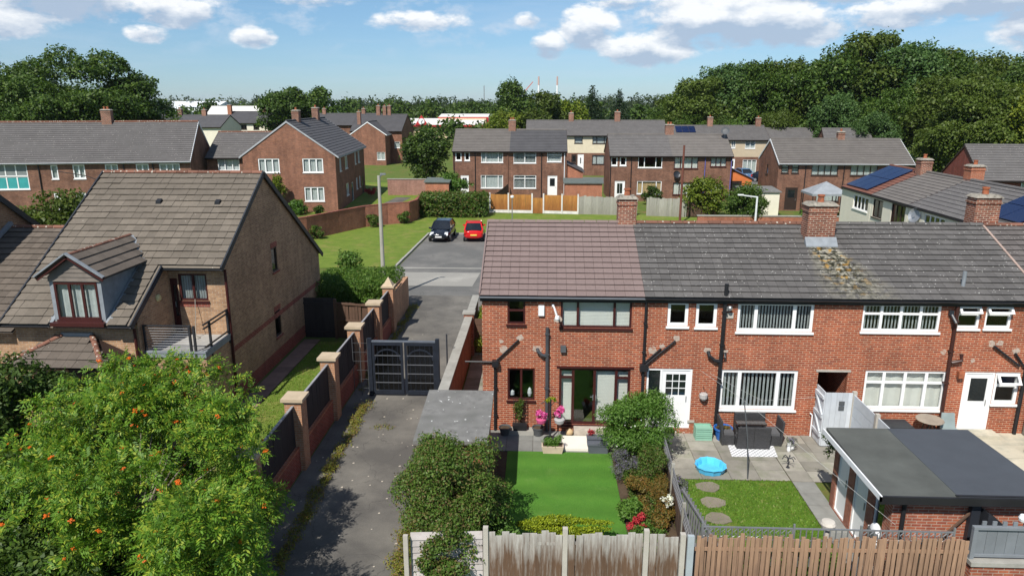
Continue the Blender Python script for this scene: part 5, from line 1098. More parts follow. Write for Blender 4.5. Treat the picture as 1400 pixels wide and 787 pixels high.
# cross fence behind the side lawn
cf = thing('yard_gate', 'dark boarded gate between the pale house and the brown fence', 'gate', (-10.5, 32, 0))
for k in range(9): m = MB(); x = -11.15 + k * .16; m.box(x + .003, x + .157, 31.98, 32.0, .05, 2.0); m.build('board', WB_DARK, cf)
for z in (.3, 1.7): m = MB(); m.box(-11.15, -9.72, 31.93, 31.978, z, z + .1); m.build('ledge', WB_DARK, cf)
m = MB(); m.bar((-11.1, 31.95, .4), (-9.8, 31.95, 1.7), .04, .1); m.build('brace', WB_DARK, cf)
bf_ = thing('board_fence', 'brown stained board fence closing the side lawn below the clipped hedge', 'fence', (-8.7, 32, 0))
run_of(bf_, (-9.6, 32.0), (-7.6, 31.6), board_mesh(.14, 1.75, .02, WB_BROWN), .155, 'board', .05, hj=.004)
for z in (.95, 1.75): m = MB(); m.bar((-9.6, 31.95, z), (-7.6, 31.55, z), .05, .09); m.build('fence_rail', WB_BROWN, bf_)
m = MB(); m.box(-9.72, -9.6, 31.93, 32.05, 0, 1.95); m.build('fence_post', WB_BROWN, bf_)
# right wall of the alley
rw = thing('boundary_wall', 'brick wall with flat grey concrete coping beside the brown-roofed house', 'wall', (-3.15, 27, 0))
m = MB(); m.box(-3.25, -3.05, 20.55, 33.5, -.1, 1.72); m.build('brickwork', BR_WALL, rw)
m = MB()
for k in range(13): y = 20.55 + k * 1.0; m.box(-3.32, -2.98, y, min(y + .99, 33.5), 1.723, 1.8)
for k in range(13): y = 20.55 + k * 1.0; m = MB(); m.box(-3.32, -2.98, y, min(y + .992, 33.55), 1.723, 1.8 + rng.gauss(0, .003)); m.build('coping_stone', CONCG, rw)
m = MB(); m.box(-3.36, -2.94, 29.9, 30.3, -.1, 1.9); m.build('pillar', BR_WALL, rw)
m = MB(); m.box(-3.42, -2.88, 29.85, 30.35, 1.903, 1.98); m.build('pillar_cap', CONCG, rw)
m = MB(); m.box(-3.0, -1.98, 30.0, 30.06, 0, 1.7)
kf = thing('board_fence', 'dark brown horizontal board fence across the side passage', 'fence', (-2.5, 30, 0))
for k in range(5): m = MB(); m.box(-2.92, -1.97, 30.0, 30.03, .1 + k * .32, .1 + k * .32 + .30); m.build('board', WB_BROWN, kf)
m = MB(); m.hexa([(-2.75, 23.0, .02), (-2.35, 23.0, .02), (-2.35, 23.35, .02), (-2.75, 23.35, .02), (-2.8, 22.95, .3), (-2.3, 22.95, .3), (-2.3, 23.4, .3), (-2.8, 23.4, .3)])
tag(m.build('storage_crate', pm('pink_plastic', (.55, .25, .33), bump=0), loc=(-2.55, 23.2, .02)), 'faded pink crate on the ground in the side passage', 'crate')
# alley gates
ag = thing('double_gate', 'dark blue-black steel double gate with arched panels across the alley', 'gate', (-5.1, 25.3, 0))
GM = pm('blue_black_paint', (.015, .019, .028), rough=.55, var=.3, scale=5, bump=0, spec=.25)
for x in (-6.42, -3.86): m = MB(); m.box(x - .07, x + .07, 25.23, 25.37, 0, 2.3); m.build('gate_post', GM, ag)
MESHP = glass_mat('grubby_plastic', (.13, .15, .19), base=.06, rough=.3)
for s, x0, x1 in ((0, -6.34, -5.17), (1, -5.11, -3.94)):
    m = MB()
    for q in ((x0, x0 + .09, .08, 2.15), (x1 - .09, x1, .08, 2.15), (x0 + .09, x1 - .09, 2.03, 2.15), (x0 + .09, x1 - .09, .08, .22)): m.box(q[0], q[1], 25.27, 25.34, q[2], q[3])
    xm = (x0 + x1) / 2; rr_ = (x1 - x0) / 2 - .1
    for k in range(10):
        a0, a1 = math.pi * k / 10, math.pi * (k + 1) / 10; P = lambda a, r: (xm + r * math.cos(a), 25.3, 1.45 + .85 * r * math.sin(a)); m.bar(P(a0, rr_), P(a1, rr_), .05, .05)
    lf_ = m.build('gate_leaf', GM, ag)
    for k in range(4): z = .55 + k * .36; m = MB(); m.bar((x0 + .09, 25.28, z), (x1 - .09, 25.28, z), .02, .03); m.build('cross_bar', pm('dull_steel', (.10, .105, .115), rough=.6, bump=0), lf_)
    for k in range(5): x = x0 + .2 + k * .19; m = MB(); m.bar((x, 25.315, .2), (x, 25.315, 2.04), .014); m.build('upright', GM, lf_)
    m = MB(); m.box(x0 + .1, x1 - .1, 25.325, 25.33, .24, 2.02); m.build('sheet_panel', MESHP, lf_)
m = MB(); m.bar((-6.4, 25.3, 2.19), (-3.9, 25.3, 2.19), .08, .06); m.build('top_rail', pm('worn_steel', (.11, .125, .15), rough=.5, bump=0), ag)
mf = thing('mesh_fence', 'rusty wire mesh panel between the alley gate and the pillared wall', 'fence', (-6.8, 25.3, 0))
for k in range(6): m = MB(); m.tube([(-7.1, 25.3, .3 + k * .36), (-6.5, 25.3, .3 + k * .36)], .006, 4); m.build('wire', GREYP, mf)
for x in (-7.08, -6.8, -6.52): m = MB(); m.tube([(x, 25.3, 0), (x, 25.3, 2.3)], .012, 5); m.build('wire', GREYP, mf)
m = MB(); m.bar((-3.5, 25.3, 0), (-3.5, 25.3, 2.5), .05); tag(m.build('steel_post', BLACKM, loc=(-3.5, 25.3, 0)), 'thin black post between the alley gate and the coped wall', 'post')
# ------------------------------------------------------------------ brick shed and garage
sd = thing('brick_shed', 'small brick shed with flat speckled grey felt roof beside the alley', 'shed', (-2.4, 19, 0))
m = MB(); wall(m, W((-3.2, 17.5, 0), (1, 0, 0), (0, -1, 0)), 0, 1.68, -.1, 2.05); wall(m, W((-1.52, 17.5, 0), (0, 1, 0), (1, 0, 0)), 0, 2.9, -.1, 2.1, [(1.6, 2.4, 0, 1.9)]); wall(m, W((-3.2, 20.4, 0), (0, -1, 0), (-1, 0, 0)), 0, 2.9, -.1, 2.1); wall(m, W((-1.52, 20.4, 0), (-1, 0, 0), (0, 1, 0)), 0, 1.68, -.1, 2.15); m.build('wall', BR_WALL, sd)
m = MB(); m.hexa([(-3.36, 17.3, 2.06), (-1.36, 17.3, 2.06), (-1.42, 20.55, 2.16), (-3.42, 20.55, 2.16), (-3.36, 17.3, 2.16), (-1.36, 17.3, 2.16), (-1.42, 20.55, 2.26), (-3.42, 20.55, 2.26)]); m.build('roof', pm('speckled_felt', (.175, .172, .163), var=.3, scale=5, col2=(.12, .12, .11), c2scale=2.5, bump=.4, bscale=90, specks=((.6, .6, .58), 6.5, .70)), sd)
door(sd, W((-1.52, 17.5, 0), (0, 1, 0), (1, 0, 0)), (1.6, 2.4, 0, 1.9), WB_BROWN, glaze=(.3, .7, .6, .8))
m = MB(); m.tube([(-1.38, 17.4, 2.1), (-1.38, 17.4, 0)], .04, 8); m.build('drain_pipe', pm('green_pipe', (.08, .09, .07), bump=0), sd)
ga = thing('garage', 'brick garage with two-tone felt roof and white doors in the end garden', 'garage', (9.5, 16.5, 0))
WGL = W((8.08, 18.2, 0), (0, -1, 0), (-1, 0, 0)); WGF = W((8.08, 14.95, 0), (1, 0, 0), (0, -1, 0))
gd = [(.25, .95, .05, 2.02), (1.3, 2.05, .05, 2.02)]; gwn = (2.42, 2.9, .9, 2.0)
m = MB(); wall(m, WGL, 0, 3.25, -.1, 2.25, gd + [gwn]); wall(m, WGF, 0, 3.25, -.1, 2.2); wall(m, W((11.33, 14.95, 0), (0, 1, 0), (1, 0, 0)), 0, 2.95, -.1, 2.25); wall(m, W((11.33, 17.9, 0), (-1, 0, 0), (0, 1, 0)), 0, 3.25, -.1, 2.25); m.build('wall', BR_GAR, ga)
def roofslab(name, x0, x1, x0b, x1b, mat, z=0): m = MB(); m.hexa([(x0, 14.7, 2.27 + z), (x1, 14.7, 2.27 + z), (x1b, 18.05, 2.33 + z), (x0b, 18.05, 2.33 + z), (x0, 14.7, 2.345 + z), (x1, 14.7, 2.345 + z), (x1b, 18.05, 2.405 + z), (x0b, 18.05, 2.405 + z)]); return m.build(name, mat, ga)
roofslab('felt_sheet', 7.66, 9.35, 7.7, 9.3, pm('green_grey_felt', (.085, .09, .082), var=.25, scale=1.2, bump=.3, bscale=90))
roofslab('felt_sheet', 9.352, 11.6, 9.302, 11.4, pm('blue_grey_felt', (.062, .07, .082), var=.1, scale=1.5, bump=.3, bscale=90), .006)
m = MB(); m.box(7.62, 11.5, 14.64, 14.697, 2.16, 2.345); m.box(9.3, 11.6, 14.70, 14.76, 2.352, 2.375); m.build('fascia', BLACKP, ga)
m = MB(); m.box(7.62, 7.658, 14.64, 18.08, 2.22, 2.36); m.build('gutter', WHITEP, ga)
for q in gd: door(ga, WGL, q, UPVC, glaze=(.45, .55, .96, .985), glass=UPVC)
window(ga, WGL, gwn, UPVC, cols=(1,), glass=GLASS_D, bar=.05)
pipe(ga, [(8.3, 14.88, 2.2), (8.3, 14.88, 0)], BLACKP, .05)
m = MB(); m.box(9.75, 9.95, 14.8, 14.93, 0, 2.2); m.build('garage_post', BLACKM, ga)
wo_ = local_thing('wall_ornament', 'white and grey round garden ornament hung beside the garage window', 'ornament', (7.98, 15.35, 1.0))
m = MB(); m.lathe((0, 0, 0), [(.02, -.12), (.16, -.10), (.22, 0), (.2, .1), (.12, .2), (.03, .24)], 14, sx=.5); m.build('round_body', WHITEP, wo_, smooth=True)
m = MB(); m.bar((0, .05, -.1), (-.05, -.4, -.42), .05, .14); m.build('tail', WHITEP, wo_)
m = MB(); m.lathe((-.05, 0, 0.0), [(.2, -.06), (.215, 0), (.2, .06)], 14, sx=.5); m.build('grey_band', GREYP, wo_)
for k, (a, b) in enumerate((((9.0, 14.75, 1.1), (9.95, 14.9, 2.05)), ((9.9, 14.7, .6), (9.95, 14.9, 1.95)))):
    m = MB(); m.bar(a, b, .05, .04); tag(m.build('timber_prop', WB_BROWN), ('slanting' if k == 0 else 'upright') + ' grey timber prop leaning on the garage wall', 'timber')
m = MB(); m.hexa([(10.0, 14.6, .9), (10.5, 14.6, .9), (10.5, 14.9, .9), (10.0, 14.9, .9), (10.0, 14.6, 2.0), (10.35, 14.6, 1.75), (10.35, 14.9, 1.75), (10.0, 14.9, 2.0)]); m.box(10.02, 10.48, 14.62, 14.88, 0, .9)
tag(m.build('covered_stack', pm('black_sheet', (.025, .027, .032), rough=.5)), 'stack under a black sheet between the garage and grey fence panel', 'stack')
# ------------------------------------------------------------------ garden things
def pot(label, x, y, r, h, mat, plant=None, z=.02):
    t = local_thing('plant_pot', label, 'plant pot', (x, y, z))
    m = MB(); m.lathe((0, 0, 0), [(r * .68, 0), (r * .95, h * .86), (r * 1.05, h * .87), (r * 1.05, h), (r * .92, h), (r * .86, h * .86)], 16, cap1=False); m.build('pot', mat, t, smooth=False)
    m = MB(); m.lathe((0, 0, h * .84), [(r * .88, 0), (.01, .02)], 14); m.build('soil', SOIL, t)
    return t
pot('grey round pot nearest the brick shed', -1.17, 22.15, .2, .28, GREYP); pot('grey round pot between the trellis planter and flower stand', -.05, 22.15, .2, .3, GREYP)
pot('large blue glazed pot beside the black soil pipe', 6.08, 22.12, .30, .42, pm('blue_glaze', (.03, .13, .42), rough=.25, bump=0))
tp = thing('trellis_planter', 'black trough planter with a dark climbing trellis under the small brown window', 'planter', (-.66, 22.3, 0))
m = MB(); m.box(-1.1, -.2, 22.1, 22.42, .02, .17); m.build('kerb_block', CONCG, tp)
m = MB(); m.hexa([(-.88, 22.12, .173), (-.46, 22.12, .173), (-.46, 22.34, .173), (-.88, 22.34, .173), (-.92, 22.1, .36), (-.42, 22.1, .36), (-.42, 22.36, .36), (-.92, 22.36, .36)]); m.build('trough', BLACKP, tp)
for k in range(5): m = MB(); x = -.88 + k * .105; m.bar((x, 22.36, .3), (x, 22.38, 1.28), .018); m.build('trellis_slat', DARK_F, tp)
for k in range(8): m = MB(); z = .4 + k * .12; m.bar((-.9, 22.355, z), (-.44, 22.355, z), .018); m.build('trellis_slat', DARK_F, tp)
fs = thing('flower_stand', 'black metal stand holding two hanging baskets of bright pink flowers', 'plant stand', (.35, 21.85, 0))
m = MB(); m.tube([(.35, 21.85, .05), (.35, 21.85, 1.45)], .03, 8); m.lathe((.35, 21.85, .02), [(.22, 0), (.2, .05), (.05, .08)], 14)
for s in (-1, 1): m.tube([(.35, 21.85, 1.2), (.35 + s * .15, 21.85, 1.38), (.35 + s * .3, 21.85, 1.3)], .015, 6)
m.build('stand', BLACKM, fs)
for s in (-1, 1): m = MB(); m.lathe((.35 + s * .3, 21.85, .55), [(.04, 0), (.15, .08), (.18, .2), (.16, .22)], 14); m.build('basket', pm('pale_grey_pot', (.4, .4, .4)) if s > 0 else pm('pink_pot', (.5, .08, .2)), fs)
tz = thing('trough_planter', 'cream stone trough of leafy plants at the edge of the turf', 'planter', (.4, 20.95, 0))
m = MB(); m.hexa([(.12, 20.84, .02), (.72, 20.84, .02), (.72, 21.08, .02), (.12, 21.08, .02), (.07, 20.8, .27), (.77, 20.8, .27), (.77, 21.12, .27), (.07, 21.12, .27)]); m.build('trough', pm('cream_stone', (.58, .46, .36)), tz)
m = MB(); m.box(.11, .73, 20.84, 21.08, .272, .28); m.build('soil', SOIL, tz)
for k, (y0, h) in enumerate(((21.02, .32), (21.30, .40))):
    bx = local_thing('plant_box', ('front' if k == 0 else 'back') + ' one of the two dark grey plastic plant boxes by the white slab', 'planter', (1.87, y0, .02))
    m = MB(); m.hexa([(-.3, -.12, 0), (.3, -.12, 0), (.3, .12, 0), (-.3, .12, 0), (-.33, -.14, h - .05), (.33, -.14, h - .05), (.33, .14, h - .05), (-.33, .14, h - .05)]); m.build('box', pm('slate_plastic', (.10, .11, .13), rough=.5, bump=0), bx)
    m = MB(); m.box(-.35, .35, -.16, .16, h - .048, h); m.box(-.30, .30, -.11, .11, h + .002, h + .01); m.build('rim', MATS['slate_plastic'], bx)
m = MB(); m.box(.74, 1.56, 21.05, 21.98, .0, .10); tag(m.build('step_slab', pm('white_slab', (.70, .66, .58), var=.05)), 'smooth white slab step in front of the french doors', 'step')
m = MB(); m.box(1.15, 2.3, 22.05, 22.48, .0, .24); tag(m.build('door_step', pm('stone_step', (.42, .37, .31), var=.25, scale=5)), 'rough stone step directly below the french doors', 'step')
m = MB(); m.lathe((1.0, 22.2, .02), [(.1, 0), (.13, .07), (.12, .16), (.05, .22)], 12); tag(m.build('stone_ball', pm('tan_stone', (.5, .36, .2)), smooth=True), 'small tan stone ornament beside the rough door step', 'ornament')
for k in range(2):
    cr = local_thing('crate', ('lower' if k == 0 else 'upper') + ' of two stacked pale green plastic crates by the white door', 'crate', (5.43, 22.15, .02 + k * .23))
    GR = pm('pale_green_plastic', (.22, .42, .32), bump=0, var=.1)
    m = MB()
    for a in (-.27, .25): m.box(a, a + .02, -.19, .19, .0, .22)
    for b in (-.19, .17): m.box(-.25, .25, b, b + .02, .0, .07); m.box(-.25, .25, b, b + .02, .09, .14); m.box(-.25, .25, b, b + .02, .16, .22)
    m.box(-.25, .25, -.17, .17, .0, .02); m.build('basket', GR, cr)
    m = MB(); m.box(-.25, .25, -.17, .17, .15, .17); m.build('lid', GR, cr)
hb = local_thing('hanging_basket', 'grey hanging pot on the brick wall right of the white door', 'hanging pot', (5.42, 22.38, 1.28))
m = MB(); m.lathe((0, 0, 0), [(.07, 0), (.13, .08), (.14, .22), (.12, .24)], 14); m.build('pot', pm('pale_pot', (.42, .40, .38)), hb)
m = MB(); m.tube([(-.12, 0, .24), (0, .02, .42), (.12, 0, .24)], .008, 5); m.bar((0, .12, .44), (0, 0, .42), .015); m.build('hanger', BLACKM, hb)
# rug and rattan set
rg = MB(); rg.poly((6.08, 20.86, .031), (7.52, 20.9, .031), (7.72, 22.45, .031), (6.2, 22.4, .031))
def rug_mat():
    t = NT('patterned_rug'); g = t.new('ShaderNodeTexCoord').outputs['Object']; s = t.new('ShaderNodeSeparateXYZ'); t.l.new(g, s.inputs[0])
    a = t.math('SINE', t.math('MULTIPLY', t.math('ADD', s.outputs[0], s.outputs[1]), 21.0)); b = t.math('SINE', t.math('MULTIPLY', t.math('SUBTRACT', s.outputs[0], s.outputs[1]), 21.0))
    c = t.mix(t.ramp(t.math('ABSOLUTE', t.math('MULTIPLY', a, b)), .35, .55), (.72, .72, .73), (.30, .31, .32)); t.put(c, t.p.inputs['Base Color']); t.p.inputs['Roughness'].default_value = .9; return t.m
tag(rg.build('rug', rug_mat()), 'white and grey patterned outdoor rug under the rattan furniture', 'rug')
def wicker():
    t = NT('dark_wicker'); g = t.new('ShaderNodeTexCoord').outputs['UV']; w_ = t.new('ShaderNodeTexBrick'); t.l.new(g, w_.inputs['Vector'])
    w_.inputs['Scale'].default_value = 1; w_.inputs['Brick Width'].default_value = .06; w_.inputs['Row Height'].default_value = .02; w_.inputs['Mortar Size'].default_value = .004
    w_.inputs['Color1'].default_value = (.075, .075, .08, 1); w_.inputs['Color2'].default_value = (.045, .045, .05, 1); w_.inputs['Mortar'].default_value = (.012, .012, .012, 1)
    t.l.new(w_.outputs['Color'], t.p.inputs['Base Color']); t.p.inputs['Roughness'].default_value = .6; t.bump(w_.outputs['Fac'], -.5, .01); return t.m
WK = wicker(); CUSH = pm('grey_cushion', (.10, .10, .105), bump=.1)
def bench(label, x0, x1, y0, y1, back, hz=.78):
    """rattan bench: base, seat cushions and a back on the side named"""
    t = thing('rattan_bench', label, 'bench', ((x0 + x1) / 2, (y0 + y1) / 2, .035))
    m = MB(); m.box(x0, x1, y0, y1, .035, .36); m.build('base', WK, t)
    n = 2
    for k in range(n): a = x0 + .04 + (x1 - x0 - .08) * k / n; m = MB(); m.box(a + .005, a + (x1 - x0 - .08) / n - .005, y0 + .04, y1 - .04, .363, .45); m.build('cushion', CUSH, t)
    if back == 'near': q = [(x0, (x0 + x1) / 2 - .004, y0 - .12, y0 - .003), ((x0 + x1) / 2 + .004, x1, y0 - .12, y0 - .003)]
    elif back == 'far': q = [(x0, x1, y1 + .003, y1 + .12)]
    elif back == 'left': q = [(x0 - .12, x0 - .003, y0, y1)]
    else: q = [(x1 + .003, x1 + .12, y0, y1)]
    for b in q: m = MB(); dz = .06; m.hexa([(b[0], b[2], .06), (b[1], b[2], .06), (b[1], b[3], .06), (b[0], b[3], .06), (b[0], b[2] - (.05 if back == 'near' else 0), hz), (b[1], b[2] - (.05 if back == 'near' else 0), hz), (b[1], b[3] - (.05 if back == 'near' else 0), hz), (b[0], b[3] - (.05 if back == 'near' else 0), hz)]); m.build('backrest', WK, t)
    return t
bench('black rattan bench with its back to the lawn', 6.36, 7.4, 21.5, 21.78, 'near'); bench('black rattan bench against the wall under the white window', 6.5, 7.5, 22.14, 22.36, 'far', .85)
tb = thing('rattan_table', 'dark rattan table with glass top between the two benches', 'table', (6.95, 21.87, .035))
m = MB(); m.box(6.45, 7.4, 21.80, 22.12, .66, .71); m.build('table_top', pm('smoked_glass', (.03, .022, .02), rough=.15, bump=0, spec=.6), tb)
for x in (6.54, 7.32):
    for y in (21.82, 22.04): m = MB(); m.box(x, x + .05, y, y + .05, .035, .657); m.build('leg', WK, tb)
for k, x in enumerate((6.16, 7.64)):
    st = local_thing('rattan_chair', ('left' if k == 0 else 'right') + ' end black rattan armchair of the garden set', 'chair', (x, 21.95, .035))
    s = -1 if k == 0 else 1
    m = MB(); m.box(-.18, .18, -.3, .3, 0, .33); m.build('base', WK, st); m = MB(); m.box(-.16, .16, -.27, .27, .333, .42); m.build('cushion', CUSH, st)
    m = MB(); m.hexa([(s * .19 - .03, -.32, 0), (s * .19 + .03, -.32, 0), (s * .19 + .03, .32, 0), (s * .19 - .03, .32, 0), (s * .25 - .03, -.32, .82), (s * .25 + .03, -.32, .82), (s * .25 + .03, .32, .82), (s * .25 - .03, .32, .82)]); m.build('backrest', WK, st)
# paddling pool, shell shaped
pl = local_thing('paddling_pool', 'bright blue shell-shaped plastic paddling pool on the grey slabs', 'paddling pool', (5.2, 20.0, .025))
m = MB(); n = 36; BL = pm('sky_blue_plastic', (.09, .47, .76), rough=.35, bump=0)
def shell(k, r, z): a = 2 * math.pi * k / n; w_ = 1 + .035 * math.cos(k * 2.0 * math.pi / 3); return (r * w_ * .42 * math.cos(a) * (1.08 - .10 * math.sin(a)), r * w_ * .46 * math.sin(a), z)
rings = [[shell(k, r, z) for k in range(n)] for r, z in ((.86, 0), (.97, .18), (1.03, .19), (1.0, .165), (.90, .165), (.80, .03), (.4, .025), (.02, .025))]
m.loft(rings); m.build('shell', BL, pl)
for k, (x, y) in enumerate(((4.92, 18.99), (4.87, 18.15), (4.82, 17.35))):
    m = MB(); n = 8; rr_ = [.36 + .03 * math.sin(k * 2 + j * 2.4) for j in range(n)]; m.loft([[(x + rr_[j] * math.cos(2 * math.pi * j / n + .3), y + .8 * rr_[j] * math.sin(2 * math.pi * j / n + .3), z) for j in range(n)] for z in (.0, .035)])
    tag(m.build('stepping_stone', pm('stepping_stone_brown', (.20, .175, .135), var=.2)), ('nearest to the patio', 'in the middle', 'nearest to the picket fence')[k] + ' of the three stepping stones in the lawn', 'stepping stone', 'stepping stones in the lawn')
m = MB(); m.tube([(6.2, 19.5, 0), (6.12, 19.6, 1.3), (5.98, 19.8, 2.45)], .018, 8); tag(m.build('clothes_pole', GREYP), 'thin grey clothes line pole leaning at the lawn edge', 'pole')
m = MB(); m.tube([(5.6, 22.42, 2.2), (7.2, 21.9, 1.5), (9.0, 21.6, 1.8)], .004, 4); m.tube([(5.98, 19.8, 2.4), (5.3, 22.4, 2.3)], .004, 4); m.tube([(5.98, 19.8, 2.4), (7.9, 14.4, 1.8)], .004, 4); tag(m.build('clothes_line', pm('grey_line', (.45, .45, .43), bump=0)), 'white washing line strung across the middle patio', 'washing line')
m = MB(); m.tube([(9.05, 22.4, .03), (9.05, 22.4, .8), (8.98, 22.44, .86)], .025, 8); tag(m.build('standpipe', WHITEP), 'white upright pipe on the wall left of the passage', 'pipe')
wp = local_thing('flower_pots', 'pair of slim white pots with a green spider plant on the patio', 'plant pot', (8.05, 21.35, .022))
for x in (-.07, .09): m = MB(); m.lathe((x, x * .8, 0), [(.04, 0), (.06, .05), (.055, .3), (.065, .32)], 10); m.build('pot', WHITEP, wp)
orn = local_thing('bird_ornament', 'small black metal bird feeder on the path by the lawn', 'ornament', (7.62, 20.25, .022))
m = MB(); m.tube([(0, 0, 0), (0, 0, .3)], .015, 6); m.lathe((0, 0, 0), [(.06, 0), (.05, .02)], 10)
for k in range(6): a = k * math.pi / 3; m.tube([(0, 0, .3), (.14 * math.cos(a), .14 * math.sin(a), .36), (.2 * math.cos(a), .2 * math.sin(a), .28)], .014, 5)
m.build('stand', BLACKM, orn)
m = MB(); m.lathe((6.5, 14.55, 1.0), [(.05, 0), (.05, .55), (.14, .6), (.17, .7), (.14, .76), (.05, .77)], 14); m.lathe((6.5, 14.55, 0), [(.14, 0), (.10, .2), (.06, 1.0)], 12); tag(m.build('bird_bath', pm('pale_stone', (.5, .46, .4))), 'pale stone bird bath just behind the picket fence', 'bird bath')
# end garden: bench chest, bistro table, chair, step, broom
m = MB(); m.box(11.0, 12.0, 21.7, 22.3, .24, .66); m.box(10.97, 12.03, 21.67, 22.33, .663, .74); tag(m.build('storage_chest', pm('black_chest', (.03, .033, .038), rough=.5)), 'black storage chest under the lower many-paned window', 'chest')
bt = local_thing('bistro_table', 'round weathered garden table beside the storage chest', 'table', (12.62, 21.95, .24))
WT = pm('bleached_wood', (.30, .25, .20), var=.2); m = MB(); m.lathe((0, 0, .66), [(.4, 0), (.42, .02), (.4, .05)], 18); m.build('table_top', WT, bt)
for k in range(4): a = k * math.pi / 2 + .5; m = MB(); m.bar((.28 * math.cos(a), .28 * math.sin(a), 0), (.12 * math.cos(a + .8), .12 * math.sin(a + .8), .66), .03); m.build('leg', DARK_F, bt)
gc = local_thing('garden_chair', 'grey-green plastic garden chair beside the round garden table', 'chair', (13.2, 21.7, .24)); GP = pm('grey_green_plastic', (.24, .29, .29), bump=0)
m = MB(); m.box(-.24, .24, -.24, .22, .40, .44); m.build('seat', GP, gc); m = MB(); m.hexa([(-.24, .2, .44), (.24, .2, .44), (.24, .24, .44), (-.24, .24, .44), (-.2, .3, .9), (.2, .3, .9), (.2, .33, .9), (-.2, .33, .9)]); m.build('backrest', GP, gc)
for x in (-.21, .21):
    for y in (-.2, .2): m = MB(); m.bar((x * 1.1, y * 1.1, 0), (x, y, .4), .04); m.build('leg', GP, gc)
m = MB(); m.box(13.75, 14.95, 21.95, 22.45, .2, .38); tag(m.build('door_step', SLABP), 'pale concrete step below the white door at the end of the terrace', 'step')
br_ = thing('broom', 'blue-headed broom leaning on the slatted screen', 'broom', (15.4, 21.2, .03)); m = MB(); m.tube([(15.35, 21.1, .34), (15.9, 21.5, 1.6)], .014, 6); m.build('handle', WHITEP, br_); m = MB(); m.bar((15.2, 21.15, .30), (15.5, 21.02, .30), .07, .12); m.build('head', pm('blue_bristle', (.06, .08, .14)), br_)
dsh = local_thing('satellite_dish', 'grey satellite dish on the white rendered wall', 'satellite dish', (22.22, 43.3, 4.35))
m = MB(); m.lathe((0, 0, 0), [(.45, .12), (.3, .04), (.02, 0)], 16, cap0=False, cap1=False); o = m.build('dish', GREYM, dsh); o.rotation_euler = (0, R(-75), R(20)); m = MB(); m.bar((.08, 0, -.1), (-.2, 0, -.05), .04); m.build('bracket', GREYM, dsh)

# ------------------------------------------------------------------ far boundary: curved wall, orange and grey fences, sheds
cw = thing('boundary_wall', 'curving red brick wall between the green and the gable house lawn', 'wall', (-16, 62, 0))
cp_ = [(-23.5, 52), (-21.2, 54.2), (-19.1, 56.8), (-17.5, 60.2), (-15.9, 63.3), (-14.2, 65.0), (-12.4, 66.0), (-12.0, 67.6), (-12.1, 71)]
m = MB()
for a, b in zip(cp_, cp_[1:]): d = (Vector(b) - Vector(a)).normalized(); n = Vector((d.y, -d.x)) * .12; m.hexa([(a[0] + n.x, a[1] + n.y, -.1), (b[0] + n.x, b[1] + n.y, -.1), (b[0] - n.x, b[1] - n.y, -.1), (a[0] - n.x, a[1] - n.y, -.1), (a[0] + n.x, a[1] + n.y, 1.85), (b[0] + n.x, b[1] + n.y, 1.85), (b[0] - n.x, b[1] - n.y, 1.85), (a[0] - n.x, a[1] - n.y, 1.85)])
m.build('brickwork', BR_WALL, cw)
m = MB()
for a, b in zip(cp_, cp_[1:]): m.bar((*a, 1.885), (*b, 1.885), .28, .06)
m.build('coping', BR_BAND, cw)
of = thing('panel_fence', 'new orange-brown board fence with white concrete posts behind the green', 'fence', (-1, 72.2, 0))
WPOST = pm('white_concrete', (.62, .60, .56)); op = [(-5.3, 72.6), (-3.4, 72.4), (-1.0, 72.2), (.15, 72.1), (2.0, 71.9), (3.6, 71.7)]
ob_ = board_mesh(.2, 1.55, .02, WB_NEW)
for i, (a, b) in enumerate(zip(op, op[1:])):
    run_of(of, (a[0] + .07, a[1]), (b[0] - .07, b[1]), ob_, .2, 'board', .0 if i == 2 else .3, hj=.004)
    if i != 2: m = MB(); m.bar((a[0], a[1], .14), (b[0], b[1], .14), .06, .28); m.build('gravel_board', WPOST, of)
for p in op: m = MB(); m.box(p[0] - .07, p[0] + .07, p[1] - .09, p[1] + .05, 0, 2.0); m.build('fence_post', WPOST, of)
gf = thing('board_fence', 'weathered grey board fence continuing from the orange fence', 'fence', (8, 71, 0)); gb_ = board_mesh(.24, 1.8, .02, WB_GREY)
run_of(gf, (3.7, 71.7), (9.4, 71.0), gb_, .24, 'board', .0); run_of(gf, (10.3, 70.9), (13.9, 70.2), gb_, .24, 'board', .0)
m = MB(); m.box(13.95, 14.05, 70.1, 70.2, 0, 2.1); m.build('fence_post', WB_GREY, gf)
dgt = thing('yard_gate', 'dark brown low gate beside the reddish telegraph pole', 'gate', (15, 70.2, 0))
for k in range(9): m = MB(); m.box(14.1 + k * .33, 14.41 + k * .33, 70.15, 70.2, .1, 1.55 if k < 3 else 1.1); m.build('board', WB_BROWN, dgt)
df = thing('board_fence', 'dark red-brown garden fence running back between the left pair gardens', 'fence', (-4.3, 77, 0)); run_of(df, (-5.0, 72.8), (-3.9, 83.6), board_mesh(.45, 1.7, .03, WB_BROWN), .45, 'board')
